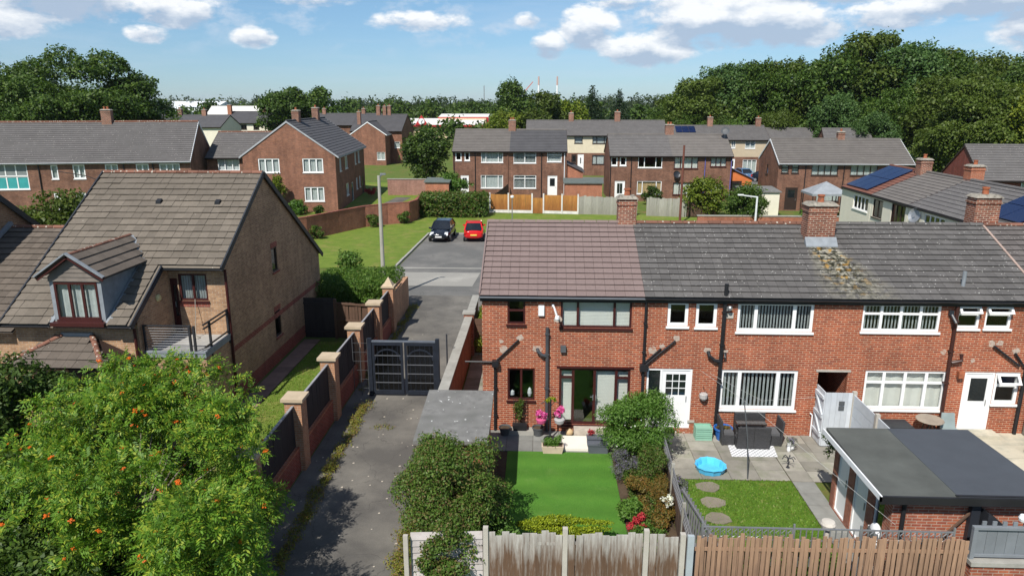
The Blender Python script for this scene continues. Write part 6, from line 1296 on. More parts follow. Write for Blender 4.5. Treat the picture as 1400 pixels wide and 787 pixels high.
def small_shed(label, x0, x1, y0, y1, h, wm_, rm, name='shed'):
    t = thing(name, label, 'shed', ((x0 + x1) / 2, y0, 0)); m = MB()
    wall(m, W((x0, y0, 0), (1, 0, 0), (0, -1, 0)), 0, x1 - x0, -.05, h); wall(m, W((x1, y0, 0), (0, 1, 0), (1, 0, 0)), 0, y1 - y0, -.05, h, [(.5, 1.3, 0, 1.9)]); wall(m, W((x0, y1, 0), (0, -1, 0), (-1, 0, 0)), 0, y1 - y0, -.05, h); wall(m, W((x1, y1, 0), (-1, 0, 0), (0, 1, 0)), 0, x1 - x0, -.05, h); m.build('wall', wm_, t)
    m = MB(); m.hexa([(x0 - .15, y0 - .15, h), (x1 + .15, y0 - .15, h), (x1 + .15, y1 + .15, h + .2), (x0 - .15, y1 + .15, h + .2), (x0 - .15, y0 - .15, h + .1), (x1 + .15, y0 - .15, h + .1), (x1 + .15, y1 + .15, h + .3), (x0 - .15, y1 + .15, h + .3)]); m.build('roof', rm, t)
    door(t, W((x1, y0, 0), (0, 1, 0), (1, 0, 0)), (.5, 1.3, 0, 1.9), DARK_F); return t
FELTG = pm('green_felt', (.11, .13, .12)); small_shed('orange brick shed with green felt roof beside the white door', 2.5, 6.6, 79.5, 82.5, 2.2, BR_RED, FELTG); small_shed('small brick shed with grey roof next to the round dark tree', -12.9, -10.3, 79, 81.5, 2.3, BR_RED, FELTG)
small_shed('white shed with grey felt roof right of the clipped dark bush', 19.6, 23.0, 70.5, 73.5, 2.4, WHITER, MATS['speckled_felt'])
ex = thing('lean_to', 'orange painted lean-to with blue edging at the side of the boarded-window pair', 'extension', (21.2, 83, 0)); m = MB(); wall(m, W((21.2, 83, 0), (1, 0, 0), (0, -1, 0)), 0, 2.6, -.05, lambda u: 3.6 - .45 * u, [(.2, 1.5, 0, 2.2)]); wall(m, W((23.8, 83, 0), (0, 1, 0), (1, 0, 0)), 0, 5, -.05, 2.4); m.build('wall', pm('orange_paint', (.55, .16, .05)), ex)
m = MB(); m.hexa([(21.2, 82.8, 3.66), (24, 82.8, 2.4), (24, 88, 2.4), (21.2, 88, 3.66), (21.2, 82.8, 3.78), (24, 82.8, 2.52), (24, 88, 2.52), (21.2, 88, 3.78)]); m.build('roof', pm('blue_edge_roof', (.10, .12, .22)), ex); door(ex, W((21.2, 83, 0), (1, 0, 0), (0, -1, 0)), (.2, 1.5, 0, 2.2), DARK_F)
ex2 = thing('lean_to', 'small brick porch with grey pitched roof beside the orange brick shed', 'extension', (3.4, 84.5, 0)); m = MB(); wall(m, W((2.8, 84.3, 0), (1, 0, 0), (0, -1, 0)), 0, 1.9, -.05, lambda u: 4.0 - .5 * u, [(.3, 1.5, 1.2, 2.2)]); wall(m, W((4.7, 84.3, 0), (0, 1, 0), (1, 0, 0)), 0, 5, -.05, 3.0); m.build('wall', BR_RED, ex2); window(ex2, W((2.8, 84.3, 0), (1, 0, 0), (0, -1, 0)), (.3, 1.5, 1.2, 2.2), UPVC, cols=(1,), glass=GLASS_D); m = MB(); m.hexa([(2.75, 84.1, 4.0), (4.9, 84.1, 2.95), (4.9, 89, 2.95), (2.75, 89, 4.0), (2.75, 84.1, 4.12), (4.9, 84.1, 3.07), (4.9, 89, 3.07), (2.75, 89, 4.12)]); m.build('roof', T_FAR2, ex2)
gz_ = local_thing('gazebo', 'grey canopy gazebo in front of the dark-windowed pair', 'gazebo', (27.7, 71.5, 0))
m = MB(); c = [(-1.8, -1.6), (1.8, -1.6), (1.8, 1.6), (-1.8, 1.6)]
for a, b in zip(c, c[1:] + c[:1]): m.poly((*a, 2.35), (*b, 2.35), (0, 0, 3.4)); m.poly((*a, 2.15), (*b, 2.15), (*b, 2.35), (*a, 2.35))
m.build('canopy', pm('grey_canvas', (.25, .27, .29)), gz_)
for p in c: m = MB(); m.box(p[0] * .95 - .04, p[0] * .95 + .04, p[1] * .95 - .04, p[1] * .95 + .04, 0, 2.3); m.build('gazebo_post', DARK_F, gz_)
bw_ = thing('garden_wall', 'low red brick garden wall with coping beneath the yellow-green bush', 'wall', (17, 66, 0)); m = MB(); m.box(14.3, 30, 66, 66.25, -.05, .75); m.build('brickwork', BR_WALL, bw_); m = MB(); m.box(14.25, 30, 65.95, 66.3, .753, .83); m.build('coping', CONCG, bw_)
lw = thing('garden_wall', 'pinkish brick wall across the end of the side road lawn', 'wall', (-15, 86, 0)); m = MB(); m.box(-18.6, -13.4, 86, 86.25, -.05, 1.9); m.build('brickwork', brick('pink_brick', (.34, .17, .13), (.27, .12, .09), (.3, .22, .18)), lw); m = MB(); m.box(-18.65, -13.4, 85.95, 86.3, 1.903, 1.98); m.build('coping', CONCG, lw)
dish2 = local_thing('satellite_dish', 'black satellite dish on the boarded-window pair between the floors', 'satellite dish', (15.05, 81.8, 3.0)); m = MB(); m.lathe((0, 0, 0), [(.42, .12), (.28, .04), (.02, 0)], 14, cap0=False, cap1=False); o = m.build('dish', BLACKM, dish2); o.rotation_euler = (R(70), 0, R(15)); m = MB(); m.bar((0, .2, -.05), (0, 0, 0), .04); m.build('bracket', BLACKM, dish2)

# ------------------------------------------------------------------ poles and lamp posts
def post_taper(name, label, cat, x, y, h, r0, r1, mat, extra=None):
    t = local_thing(name, label, cat, (x, y, 0)); m = MB(); m.tube([(0, 0, 0), (0, 0, h)], [r0, r1], 10); m.build('column', mat, t); return t
lp = post_taper('street_lamp', 'tall concrete street lamp column behind the clipped hedge', 'street lamp', -8.88, 38.9, 7.0, .13, .08, pm('pale_concrete_post', (.36, .35, .30), var=.15))
m = MB(); m.bar((0, 0, 6.9), (.16, .12, 7.05), .06); m.box(.06, .36, .05, .17, 7.03, 7.12); m.build('lamp_head', GREYM, lp)
l2 = post_taper('street_lamp', 'short grey lamp post with white head in front of the orange fence', 'street lamp', -2.75, 66, 2.3, .05, .04, GREYM); m = MB(); m.lathe((0, 0, 2.3), [(.05, 0), (.16, .06), (.17, .2), (.05, .27)], 10); m.build('lamp_head', WHITEP, l2)
l3 = post_taper('street_lamp', 'white lamp post with sideways arm before the clipped dark bush', 'street lamp', 19.25, 65, 2.7, .10, .08, pm('white_post', (.62, .64, .66))); m = MB(); m.bar((0, 0, 2.66), (-1.3, .1, 2.80), .10); m.build('arm', MATS['white_post'], l3); m = MB(); m.box(-1.7, -1.2, 0, .22, 2.78, 2.88); m.build('lamp_head', WHITEP, l3)
post_taper('telegraph_pole', 'reddish brown pole rising in front of the boarded-window pair', 'pole', 12.75, 66.3, 7.1, .12, .09, pm('red_brown_pole', (.14, .05, .035)))
tvp = post_taper('aerial_pole', 'dark pole with cables above the shrubs beside the left terrace', 'pole', -28.5, 47, 5.6, .06, .05, DARK_F); m = MB(); m.tube([(0, 0, 5.4), (-2.6, 1, 6.0), (-5.2, 2, 6.2)], .03, 5); m.tube([(0, 0, 5.2), (3, 1, 5.7)], .03, 5); m.build('cable', DARK_F, tvp); m = MB(); m.box(-.15, .9, -.05, .05, 5.2, 5.3); m.build('cross_arm', WHITEP, tvp)
def aerial(label, x, y, z):
    t = local_thing('tv_aerial', label, 'aerial', (x, y, z)); m = MB(); m.bar((0, 0, 0), (0, 0, 1.1), .03); m.bar((-.5, 0, 1.0), (.5, 0, 1.0), .025)
    for k in range(6): m.bar((-.45 + k * .18, -.2, 1.0), (-.45 + k * .18, .2, 1.0), .015)
    m.build('rods', GREYM, t)
aerial('television aerial on the cluster of chimneys down the side road', -30.4, 136.8, 10.1)
pdish = local_thing('satellite_dish', 'dark satellite dish on a pole above the boarded-window pair roof end', 'satellite dish', (20.9, 85, 6.9)); m = MB(); m.bar((0, 0, -.9), (0, 0, .6), .05); m.build('mast', GREYM, pdish); m = MB(); m.lathe((0, 0, 0), [(.5, .14), (.3, .05), (.02, 0)], 14, cap0=False, cap1=False); o = m.build('dish', GREYP, pdish); o.location = (0, -.1, .75); o.rotation_euler = (R(60), 0, R(-20))

# ------------------------------------------------------------------ cars
def car(label, loc, rot, paint, L=3.9, Wd=1.7, H=1.47, front_plate=True, group='parked cars'):
    """hatchback, own axes: nose towards -y"""
    t = local_thing('parked_car', label, 'car', (*loc, .004), R(rot), group); hw = Wd / 2
    st = [(-L / 2, .36, .62, .60), (-L / 2 + .12, .24, .70, .80), (-L / 2 + .55, .20, .80, .94), (-.75, .20, .93, 1.0), (.3, .20, .95, 1.0), (L / 2 - .65, .20, .97, .99), (L / 2 - .12, .26, .95, .90), (L / 2, .38, .88, .74)]
    rings = []
    for y, zb_, zt, wf in st:
        w = hw * wf
        rings.append([(-w * .92, y, zb_), (w * .92, y, zb_), (w, y, zb_ + (zt - zb_) * .35), (w * .985, y, zb_ + (zt - zb_) * .75), (w * .88, y, zt), (0, y, zt + .05), (-w * .88, y, zt), (-w * .985, y, zb_ + (zt - zb_) * .75), (-w, y, zb_ + (zt - zb_) * .35)])
    m = MB(); m.loft(rings); bd_ = m.build('body', paint, t, smooth=True)
    md = bd_.modifiers.new('smooth', 'SUBSURF'); md.levels = 1; md.render_levels = 2
    # glass house
    a, b, c, d = -.95, -.15, L / 2 - .75, L / 2 - .10; bw_, tw = hw * .87, hw * .70; z0, z1 = .93, H
    base = [(-bw_, a, z0), (bw_, a, z0), (bw_, d, z0 + .04), (-bw_, d, z0 + .04)]; top = [(-tw, b, z1 - .05), (tw, b, z1 - .05), (tw, c, z1 - .03), (-tw, c, z1 - .03)]
    GL = pm('car_glass', (.010, .012, .016), rough=.05, var=.1, bump=0, spec=.8)
    names = ('windscreen', 'side_window', 'rear_window', 'side_window')
    for k in range(4):
        k2 = (k + 1) % 4; m = MB(); m.poly(base[k], base[k2], top[k2], top[k]); m.build(names[k], GL, t)
    m = MB(); m.hexa([(-tw - .02, b - .03, z1 - .06), (tw + .02, b - .03, z1 - .06), (tw + .02, c + .04, z1 - .04), (-tw - .02, c + .04, z1 - .04), (-tw * .86, b + .1, z1), (tw * .86, b + .1, z1), (tw * .86, c - .1, z1 + .01), (-tw * .86, c - .1, z1 + .01)])
    m.build('roof_panel', paint, t)
    for k in range(4): m = MB(); m.bar(base[k], top[k], .09, .07); m.build('pillar', paint, t)
    for s in (-1, 1):
        m = MB(); ym = .45; m.bar((s * (bw_ + .005), ym, z0), (s * (tw + .01), ym, z1 - .05), .07, .03); m.build('pillar', BLACKM if paint is not None else paint, t)
        m = MB(); m.hexa([(s * hw * .9, -.85, .92), (s * hw * 1.12, -.85, .94), (s * hw * 1.12, -.72, .94), (s * hw * .9, -.72, .92), (s * hw * .9, -.85, 1.03), (s * hw * 1.12, -.85, 1.06), (s * hw * 1.12, -.72, 1.06), (s * hw * .9, -.72, 1.03)]); m.build('wing_mirror', paint, t)
        for y in (-L / 2 + .72, L / 2 - .68):
            m = MB(); m.tube([(s * (hw - .16), y, .29), (s * (hw + .01), y, .29)], .29, 18); wh = m.build('wheel', BLACKP, t); m = MB(); m.tube([(s * (hw + .0), y, .29), (s * (hw + .02), y, .29)], .19, 14); m.build('rim', GREYM, wh)
        m = MB(); x = s * hw * .66; m.hexa([(x - .17, -L / 2 + .02 + .06, .58), (x + .17, -L / 2 + .03 + .08, .58), (x + .15, -L / 2 + .40, .60), (x - .15, -L / 2 + .34, .60), (x - .12, -L / 2 + .12, .70), (x + .15, -L / 2 + .2, .73), (x + .14, -L / 2 + .45, .80), (x - .1, -L / 2 + .38, .80)]); m.build('headlight', pm('headlight', (.6, .62, .64), rough=.15, bump=0), t)
        m = MB(); x = s * hw * .80; m.hexa([(x - .08, L / 2 - .15, .72), (x + .08, L / 2 - .22, .72), (x + .08, L / 2 - .03, .72), (x - .08, L / 2 + .005, .72), (x - .07, L / 2 - .2, 1.0), (x + .06, L / 2 - .3, 1.0), (x + .06, L / 2 - .09, 1.0), (x - .07, L / 2 - .03, 1.0)]); m.build('tail_light', pm('tail_light', (.45, .02, .015), rough=.2, bump=0), t)
    m = MB(); m.box(-.26, .26, -L / 2 - .03, -L / 2 + .03, .42, .53); m.build('number_plate', pm('plate_white', (.7, .7, .68), bump=0), t)
    m = MB(); m.box(-.26, .26, L / 2 - .03, L / 2 + .03, .55, .66); m.build('number_plate', pm('plate_yellow', (.7, .5, .08), bump=0), t)
    m = MB(); m.box(-hw * .55, hw * .55, -L / 2 - .01, -L / 2 + .1, .30, .40); m.build('grille', BLACKP, t)
    m = MB(); m.lathe((0, 0, 0), [(.06, 0), (.06, .03)], 10); o = m.build('badge', GREYM, t); o.location = (0, -L / 2 + .02, .66); o.rotation_euler = (R(90), 0, 0)
    return t
P_BLK = pm('black_car_paint', (.006, .008, .014), rough=.12, var=.05, bump=0, spec=.7); P_RED = pm('red_car_paint', (.55, .012, .014), rough=.15, var=.04, bump=0, spec=.6)
car('black hatchback parked nose towards us on the worn tarmac', (-8.15, 58.0), -2, P_BLK, 4.0, 1.75, 1.5); car('bright red small hatchback parked with its tail towards us', (-5.55, 58.0), 184, P_RED, 3.55, 1.66, 1.5)
car('white car parked across the back street', (12.0, 106.8), -88, pm('white_car_paint', (.75, .76, .77), rough=.15, var=.02, bump=0), 4.2, 1.8, 1.55); car('blue car parked by the beige house', (29.6, 107.0), 10, pm('blue_car_paint', (.05, .13, .24), rough=.15, bump=0), 4.1, 1.78, 1.5)
car('dark car parked below the beige house beside the blue car', (31.6, 103.2), 60, P_BLK, 4.0, 1.75, 1.45)

# ------------------------------------------------------------------ vegetation
def leaf_object(name, blobs, n, size, mat, parent, seed=1, flat=.35, shell=(.62, 1.06), aspect=.55, smooth_up=.35, bottom=.35, loc=None, rough=1.0):
    """crown of real leaf faces spread over and through clumps; blobs = (x, y, z, rx, ry, rz)"""
    g = np.random.default_rng(seed); B = np.array(blobs, float)
    area = (B[:, 3] * B[:, 4] + B[:, 3] * B[:, 5] + B[:, 4] * B[:, 5]); k = g.choice(len(B), n, p=area / area.sum())
    d = g.normal(size=(n, 3)); d /= np.linalg.norm(d, axis=1)[:, None]
    flip = (d[:, 2] < -.2) & (g.random(n) > bottom); d[flip, 2] *= -1
    rad = shell[0] + (shell[1] - shell[0]) * np.sqrt(g.random(n))
    ph = g.random((len(B), 4)) * 6.28; f1 = g.normal(size=(len(B), 3)) * 3.2; f2 = g.normal(size=(len(B), 3)) * 6.5
    rad *= 1 + rough * .24 * np.sin((d * f1[k]).sum(1) + ph[k, 0]) + rough * .17 * np.sin((d * f2[k]).sum(1) + ph[k, 1])
    P = B[k, :3] + d * B[k, 3:6] * rad[:, None] + g.normal(size=(n, 3)) * size * .35
    N = d * .55 + g.normal(size=(n, 3)) * .55 + np.array([0, 0, smooth_up]); N /= np.linalg.norm(N, axis=1)[:, None]
    T = np.cross(N, g.normal(size=(n, 3))); T /= np.linalg.norm(T, axis=1)[:, None]; Bn = np.cross(N, T)
    L = size * (.65 + .7 * g.random(n)); Wd = L * aspect * (.8 + .4 * g.random(n)); fold = L * flat * .35
    V = np.empty((n, 4, 3)); V[:, 0] = P - T * (L / 2)[:, None]; V[:, 2] = P + T * (L / 2)[:, None] - N * (fold * .6)[:, None]
    V[:, 1] = P + Bn * (Wd / 2)[:, None] + N * fold[:, None]; V[:, 3] = P - Bn * (Wd / 2)[:, None] + N * fold[:, None]
    return quads(name, V.reshape(-1, 3), mat, parent, loc)
def quads(name, V, mat, parent, loc=None):
    off = np.array(WLOC.get(parent, (0, 0, 0)) if parent else (loc or (0, 0, 0))); V = (V - off).astype(np.float32); n = len(V) // 4
    me = bpy.data.meshes.new(name); me.vertices.add(4 * n); me.vertices.foreach_set('co', V.ravel()); me.loops.add(4 * n); me.loops.foreach_set('vertex_index', np.arange(4 * n, dtype=np.int32)); me.polygons.add(n)
    me.polygons.foreach_set('loop_start', np.arange(0, 4 * n, 4, dtype=np.int32)); me.polygons.foreach_set('loop_total', np.full(n, 4, np.int32)); me.update(calc_edges=True); me.materials.append(mat)
    o = bpy.data.objects.new(name, me); COL.objects.link(o)
    if parent: o.parent = parent
    elif loc: o.location = loc
    return o
def spray_crown(name, blobs, n, L, leaf, mat, parent, seed, pairs=4):
    """pinnate leaves: each a stalk direction with paired leaflets and one at the tip"""
    g = np.random.default_rng(seed); B = np.array(blobs, float)
    area = B[:, 3] * B[:, 4] + B[:, 3] * B[:, 5] + B[:, 4] * B[:, 5]; k = g.choice(len(B), n, p=area / area.sum())
    d = g.normal(size=(n, 3)); d /= np.linalg.norm(d, axis=1)[:, None]; fl = (d[:, 2] < -.2) & (g.random(n) > .35); d[fl, 2] *= -1
    ph = g.random((len(B), 2)) * 6.28; f1 = g.normal(size=(len(B), 3)) * 3.4
    rad = (.45 + .62 * np.sqrt(g.random(n))) * (1 + .25 * np.sin((d * f1[k]).sum(1) + ph[k, 0]))
    P = B[k, :3] + d * B[k, 3:6] * rad[:, None]
    T = d * .8 + g.normal(size=(n, 3)) * .6 + np.array([0, 0, -.15]); T /= np.linalg.norm(T, axis=1)[:, None]
    N = g.normal(size=(n, 3)) * .5 + np.array([0, -.1, .9]); S = np.cross(T, N); S /= np.linalg.norm(S, axis=1)[:, None]; N = np.cross(S, T)
    Ls = L * (.7 + .6 * g.random(n)); out = []
    for p in range(pairs + 1):
        for s in ((-1, 1) if p < pairs else (0,)):
            c0 = P + T * (Ls * (p + .6) / (pairs + 1))[:, None] - N * (Ls * .05 * p)[:, None]
            ax = T * (.55 if s else 1.0) + S * (s * .85); ax /= np.linalg.norm(ax, axis=1)[:, None]; ax = ax - N * .18
            w = np.cross(N, ax); w /= np.linalg.norm(w, axis=1)[:, None]; l = leaf * (.8 + .5 * g.random(n)); wd = l * .36
            V = np.empty((n, 4, 3)); V[:, 0] = c0; V[:, 1] = c0 + ax * (l * .5)[:, None] + w * (wd / 2)[:, None]; V[:, 2] = c0 + ax * l[:, None] - N * (l * .15)[:, None]; V[:, 3] = c0 + ax * (l * .5)[:, None] - w * (wd / 2)[:, None]; out.append(V)
    return quads(name, np.concatenate(out).reshape(-1, 3), mat, parent)
def clumps(rnd, c, r, n, rel=(.26, .42), fill=.8, droop=.0):
    """n leafy clumps spread through an ellipsoid"""
    out = []
    for i in range(n):
        while True:
            p = [rnd.uniform(-1, 1) for _ in range(3)]; q = math.sqrt(sum(v * v for v in p))
            if .2 < q < 1: break
        f = (fill * (.55 + .45 * q)) / max(q, .3) if q < .55 else fill
        s = rnd.uniform(*rel) * (1.25 if rnd.random() < .2 else 1); out.append((c[0] + p[0] * r[0] * f, c[1] + p[1] * r[1] * f, c[2] + p[2] * r[2] * f, s * r[0], s * r[1], s * r[2] * .85))
    return out
def limbs(t, base, blobs, r0, rnd, n=7, mat=None):
    b = Vector(base); cz = sum(q[2] for q in blobs) / len(blobs); cx = sum(q[0] for q in blobs) / len(blobs); cy = sum(q[1] for q in blobs) / len(blobs)
    fork = Vector((b.x + (cx - b.x) * .3, b.y + (cy - b.y) * .3, b.z + (cz - b.z) * .55))
    m = MB(); m.tube([b, (b + fork) / 2 + Vector((rnd.gauss(0, r0 * .4), rnd.gauss(0, r0 * .4), 0)), fork, Vector((cx, cy, cz))], [r0 * 1.25, r0, r0 * .8, r0 * .35], 8)
    for q in rnd.sample(blobs, min(n, len(blobs))):
        e = Vector(q[:3]); mid = fork.lerp(e, .5) + Vector((rnd.gauss(0, .1), rnd.gauss(0, .1), .15)) * q[3]; m.tube([fork, mid, e], [r0 * .5, r0 * .3, r0 * .08], 6)
    return m.build('trunk', mat or BARK, t)
def tree(label, loc, h, r, n, size, mat, seed, bottom=.25, nb=30, name='tree', cat='tree', r0=None, rel=(.24, .40), group=None, aspect=.6, ry=None, base_r=1.0):
    """local axes, base at the origin"""
    t = local_thing(name, label, cat, (*loc, 0), 0, group); rnd = random.Random(seed); rz = h * (1 - bottom) / 2
    bl = clumps(rnd, (0, 0, h * bottom + rz), (r, ry or r, rz), nb, rel); limbs(t, (0, 0, -.1), bl, r0 or h * .022, rnd)
    leaf_object('crown', bl, n, size, mat, t, seed, aspect=aspect); return t
LF_DK = leaf_mat('dark_foliage', (.036, .072, .013), (.08, .135, .023), (.12, .18, .033))
LF_BLU = leaf_mat('blue_green_foliage', (.04, .085, .022), (.085, .15, .04), (.12, .19, .06))
LF_MID = leaf_mat('mid_foliage', (.04, .078, .012), (.075, .13, .02), (.105, .16, .027))
LF_OAK = leaf_mat('olive_foliage', (.065, .095, .014), (.088, .13, .022), (.12, .155, .03))
LF_YEL = leaf_mat('yellow_green_foliage', (.095, .14, .014), (.16, .21, .022), (.20, .23, .03), .2)
LF_CON = leaf_mat('conifer_foliage', (.016, .034, .014), (.030, .055, .020), None)
LF_ROW = leaf_mat('rowan_foliage', (.058, .135, .013), (.13, .24, .022), (.24, .30, .03), .25, transl=.28)
LF_BSH = leaf_mat('fresh_foliage', (.06, .14, .018), (.11, .21, .032), (.15, .25, .06), .2)
LF_MIX = leaf_mat('dry_mixed_foliage', (.05, .10, .016), (.11, .175, .03), (.15, .12, .045), .2)
LF_LAV = leaf_mat('grey_lavender', (.09, .11, .08), (.15, .16, .12), (.15, .12, .22), .25)
LF_BRN = leaf_mat('bronze_foliage', (.11, .10, .022), (.17, .13, .028), (.22, .12, .03), .35)
LF_HDG = leaf_mat('hedge_foliage', (.05, .115, .016), (.10, .185, .025), (.16, .24, .045), .2)
F_ORG = pm('orange_berries', (.62, .13, .012), rough=.5, bump=0); F_WHT = leaf_mat('white_petals', (.7, .7, .62), (.75, .75, .72)); F_PNK = leaf_mat('pink_petals', (.65, .05, .30), (.75, .16, .42), (.8, .35, .55)); F_RED = leaf_mat('red_foliage', (.35, .02, .03), (.5, .06, .07)); F_YEL = leaf_mat('golden_foliage', (.28, .36, .02), (.42, .48, .03), (.18, .26, .02), .3)
# --- rowan in the left foreground: the camera looks down on its crown
rnd = random.Random(77)
rw_ = thing('rowan_tree', 'large bright green rowan tree with orange berry clusters in the left foreground', 'tree', (-9.6, 14.6, 0))
RB = clumps(rnd, (-8.7, 14.3, 2.8), (2.45, 2.4, 2.1), 105, (.10, .21), .98) + clumps(rnd, (-8.9, 15.1, 4.4), (1.6, 1.3, .95), 22, (.18, .32)) + clumps(rnd, (-6.9, 13.9, 1.7), (1.1, 1.6, 1.3), 34, (.16, .3)) + clumps(rnd, (-7.0, 12.6, 1.6), (1.5, 1.1, 1.2), 24, (.18, .3)) + clumps(rnd, (-6.3, 11.5, 3.0), (1.2, 1.1, 1.2), 22, (.18, .32))
for k in range(26):
    a = rnd.uniform(1.2, 5.1); e = rnd.uniform(-.1, .9); RB.append((-8.6 + 3.0 * math.cos(a) * math.cos(e), 14.4 + 3.0 * math.sin(a) * math.cos(e), 2.6 + 2.6 * math.sin(e), rnd.uniform(.2, .42), rnd.uniform(.2, .42), rnd.uniform(.15, .3)))
limbs(rw_, (-9.6, 14.6, -.1), RB, .05, rnd, 24, pm('pale_bark', (.22, .19, .15)))
spray_crown('crown', RB, 14000, .25, .092, LF_ROW, rw_, 7)
g = np.random.default_rng(9); bm2 = MB(); berries = []
for i in range(210):
    q = RB[g.integers(len(RB))]; d = g.normal(size=3); d /= np.linalg.norm(d); d[2] = abs(d[2]) * .8 + .1; d[1] = -abs(d[1]) if g.random() < .6 else d[1]
    berries.append((np.array(q[:3]) + d * np.array(q[3:6]) * 1.22))
oc = MB(); oc.lathe((0, 0, 0), [(.008, -.014), (.017, 0), (.008, .014)], 5); 
for k in range(11): pass
clu = MB(); g2 = random.Random(3)
for k in range(16): a, r_ = g2.uniform(0, 6.3), g2.uniform(0, .062); clu.lathe((r_ * math.cos(a), r_ * math.sin(a), g2.uniform(-.02, .025)), [(.009, -.015), (.018, 0), (.009, .015)], 5)
cme = clu.mesh('berry_cluster', F_ORG)
for p in berries: inst('berry_cluster', cme, rw_, tuple(p), (g2.uniform(-.5, .5), g2.uniform(-.5, .5), g2.uniform(0, 6)), g2.uniform(.5, 1.05))
# --- darker shrub masses left of it
def bush(label, c, r, n, size, mat, seed, nb=22, rel=(.26, .42), name='bush', cat='bush', stems=True, aspect=.55, shell=(.6, 1.08), group=None):
    rnd = random.Random(seed); t = thing(name, label, cat, (c[0], c[1], 0), group=group); bl = clumps(rnd, c, r, nb, rel)
    if stems: limbs(t, (c[0], c[1], -.05), bl, max(.02, r[2] * .03), rnd, 8)
    leaf_object('foliage', bl, n, size, mat, t, seed, aspect=aspect, shell=shell); return t
bush('tall dark green tree filling the left edge below the porch', (-13.4, 16.6, 2.35), (2.1, 2.0, 2.1), 40000, .11, LF_DK, 81, 34, (.2, .34), 'tree', 'tree')
bush('mid green shrub filling the lower left corner beside the rowan', (-12.4, 13.6, 1.7), (1.7, 1.7, 1.6), 22000, .11, LF_DK, 181, 34, (.2, .32))
bush('shaded dark shrub at the lower left corner under the rowan', (-10.9, 12.2, 1.1), (3.2, 1.6, 1.3), 15000, .13, LF_DK, 82, 30, (.2, .34))
bush('shaded undergrowth between the rowan and the alley wall', (-8.3, 13.2, .7), (1.2, 3.0, .9), 8000, .11, LF_DK, 83, 20)
bush('leafy shrub rising behind the rowan towards the porch', (-12.4, 19.0, 1.5), (1.5, 1.2, 1.5), 12000, .11, LF_HDG, 84, 22)
# --- shrub over the shed and lapped fence
bush('large tangled green and bronze shrub spilling over the shed and white fence', (-2.1, 15.5, 1.75), (1.4, 1.6, 1.6), 56000, .062, LF_MIX, 85, 60, (.16, .29))
bush('fresh green shrub between the tangled shrub and the turf lawn', (-1.2, 15.3, .9), (.8, 1.2, .85), 9000, .08, LF_BSH, 86, 18)
bush('twiggy bronze growth hanging over the lapped fence', (-2.0, 13.7, 1.25), (.85, .42, 1.05), 13000, .07, LF_MIX, 87, 24, (.2, .36))
# --- bushes of the flower border
b1 = bush('rounded light green bush speckled with white flowers before the white door', (3.15, 20.6, 1.1), (1.3, 1.05, 1.2), 36000, .075, LF_BSH, 88, 44, (.18, .31), aspect=.36)
rnd = random.Random(88); leaf_object('flowers', clumps(rnd, (3.3, 20.5, .9), (1.3, 1.05, 1.0), 26, (.18, .31)), 170, .06, F_WHT, b1, 5, aspect=.9, shell=(1.0, 1.12))
bush('grey-green lavender mound at the border edge', (2.62, 19.5, .45), (.5, .6, .5), 6000, .07, LF_LAV, 89, 12, aspect=.25)
bush('feathery green shrub beside the trellis fence', (3.25, 18.8, .7), (.45, .9, .7), 6000, .07, LF_MIX, 90, 14, aspect=.3)
bush('bronze low shrub in the middle of the border', (2.75, 17.9, .38), (.48, .55, .42), 5000, .06, LF_BRN, 91, 10)
bush('leafy green perennial beside the bronze shrub', (2.5, 17.2, .3), (.35, .5, .33), 3000, .08, LF_BSH, 92, 8)
bush('dry brown flower clump near the picket fence corner', (3.15, 17.0, .35), (.4, .7, .38), 3500, .06, LF_BRN, 93, 10)
bush('crimson red leaved plant at the foot of the border', (2.6, 16.45, .33), (.3, .28, .3), 1800, .06, F_RED, 94, 8)
w5 = bush('white flower head cluster against the trellis fence', (3.35, 16.9, .75), (.16, .14, .14), 260, .07, F_WHT, 95, 5, stems=False)
m = MB(); m.tube([(3.35, 16.9, 0), (3.35, 16.9, .72)], .012, 5); m.build('stem', LF_MIX, w5)
bush('golden clipped hedge along the foot of the turf lawn', (.72, 16.05, .5), (1.45, .26, .32), 15000, .05, F_YEL, 96, 80, (.12, .2))
bush('green undergrowth filling the middle of the flower border', (2.95, 18.4, .3), (.6, 2.2, .35), 9000, .06, LF_MIX, 196, 30, (.16, .28))
bush('feathery tall grass and stems by the trellis fence post', (3.3, 17.6, .55), (.3, .9, .55), 5000, .07, LF_BRN, 197, 16, aspect=.2)
bush('low green plants at the foot of the red leaved plant', (2.75, 16.0, .25), (.5, .5, .28), 3500, .06, LF_BSH, 198, 12)
bush('leafy plants growing in the cream stone trough', (.42, 20.96, .42), (.3, .12, .18), 1400, .10, LF_BSH, 97, 7, stems=False, aspect=.2)
bush('dark red sprig in the grey plastic plant box', (1.68, 21.3, .52), (.12, .1, .14), 220, .06, F_RED, 98, 4, stems=False)
bush('dark climbing leaves on the trellis planter', (-.66, 22.3, .8), (.22, .05, .45), 900, .06, LF_MIX, 99, 9, stems=False)
for k, s in enumerate((-1, 1)): bush(('left' if s < 0 else 'right') + ' ball of bright pink flowers on the black stand', (.35 + s * .3, 21.85, .95 + .06 * s), (.16, .15, .19), 700, .06, F_PNK, 100 + k, 7, stems=False, aspect=.9, name='flowers', cat='flowers')
bush('pale yellow flowers topping the black flower stand', (.38, 21.85, 1.42), (.2, .12, .08), 200, .06, F_YEL, 102, 4, stems=False, name='flowers', cat='flowers')
bush('green spider plant in the slim white pots', (8.06, 21.36, .36), (.16, .12, .05), 110, .16, LF_LAV, 103, 4, stems=False, aspect=.15)
bush('dry brown plants filling the blue glazed pot', (6.08, 22.12, .46), (.22, .22, .06), 500, .05, LF_BRN, 104, 5, stems=False)
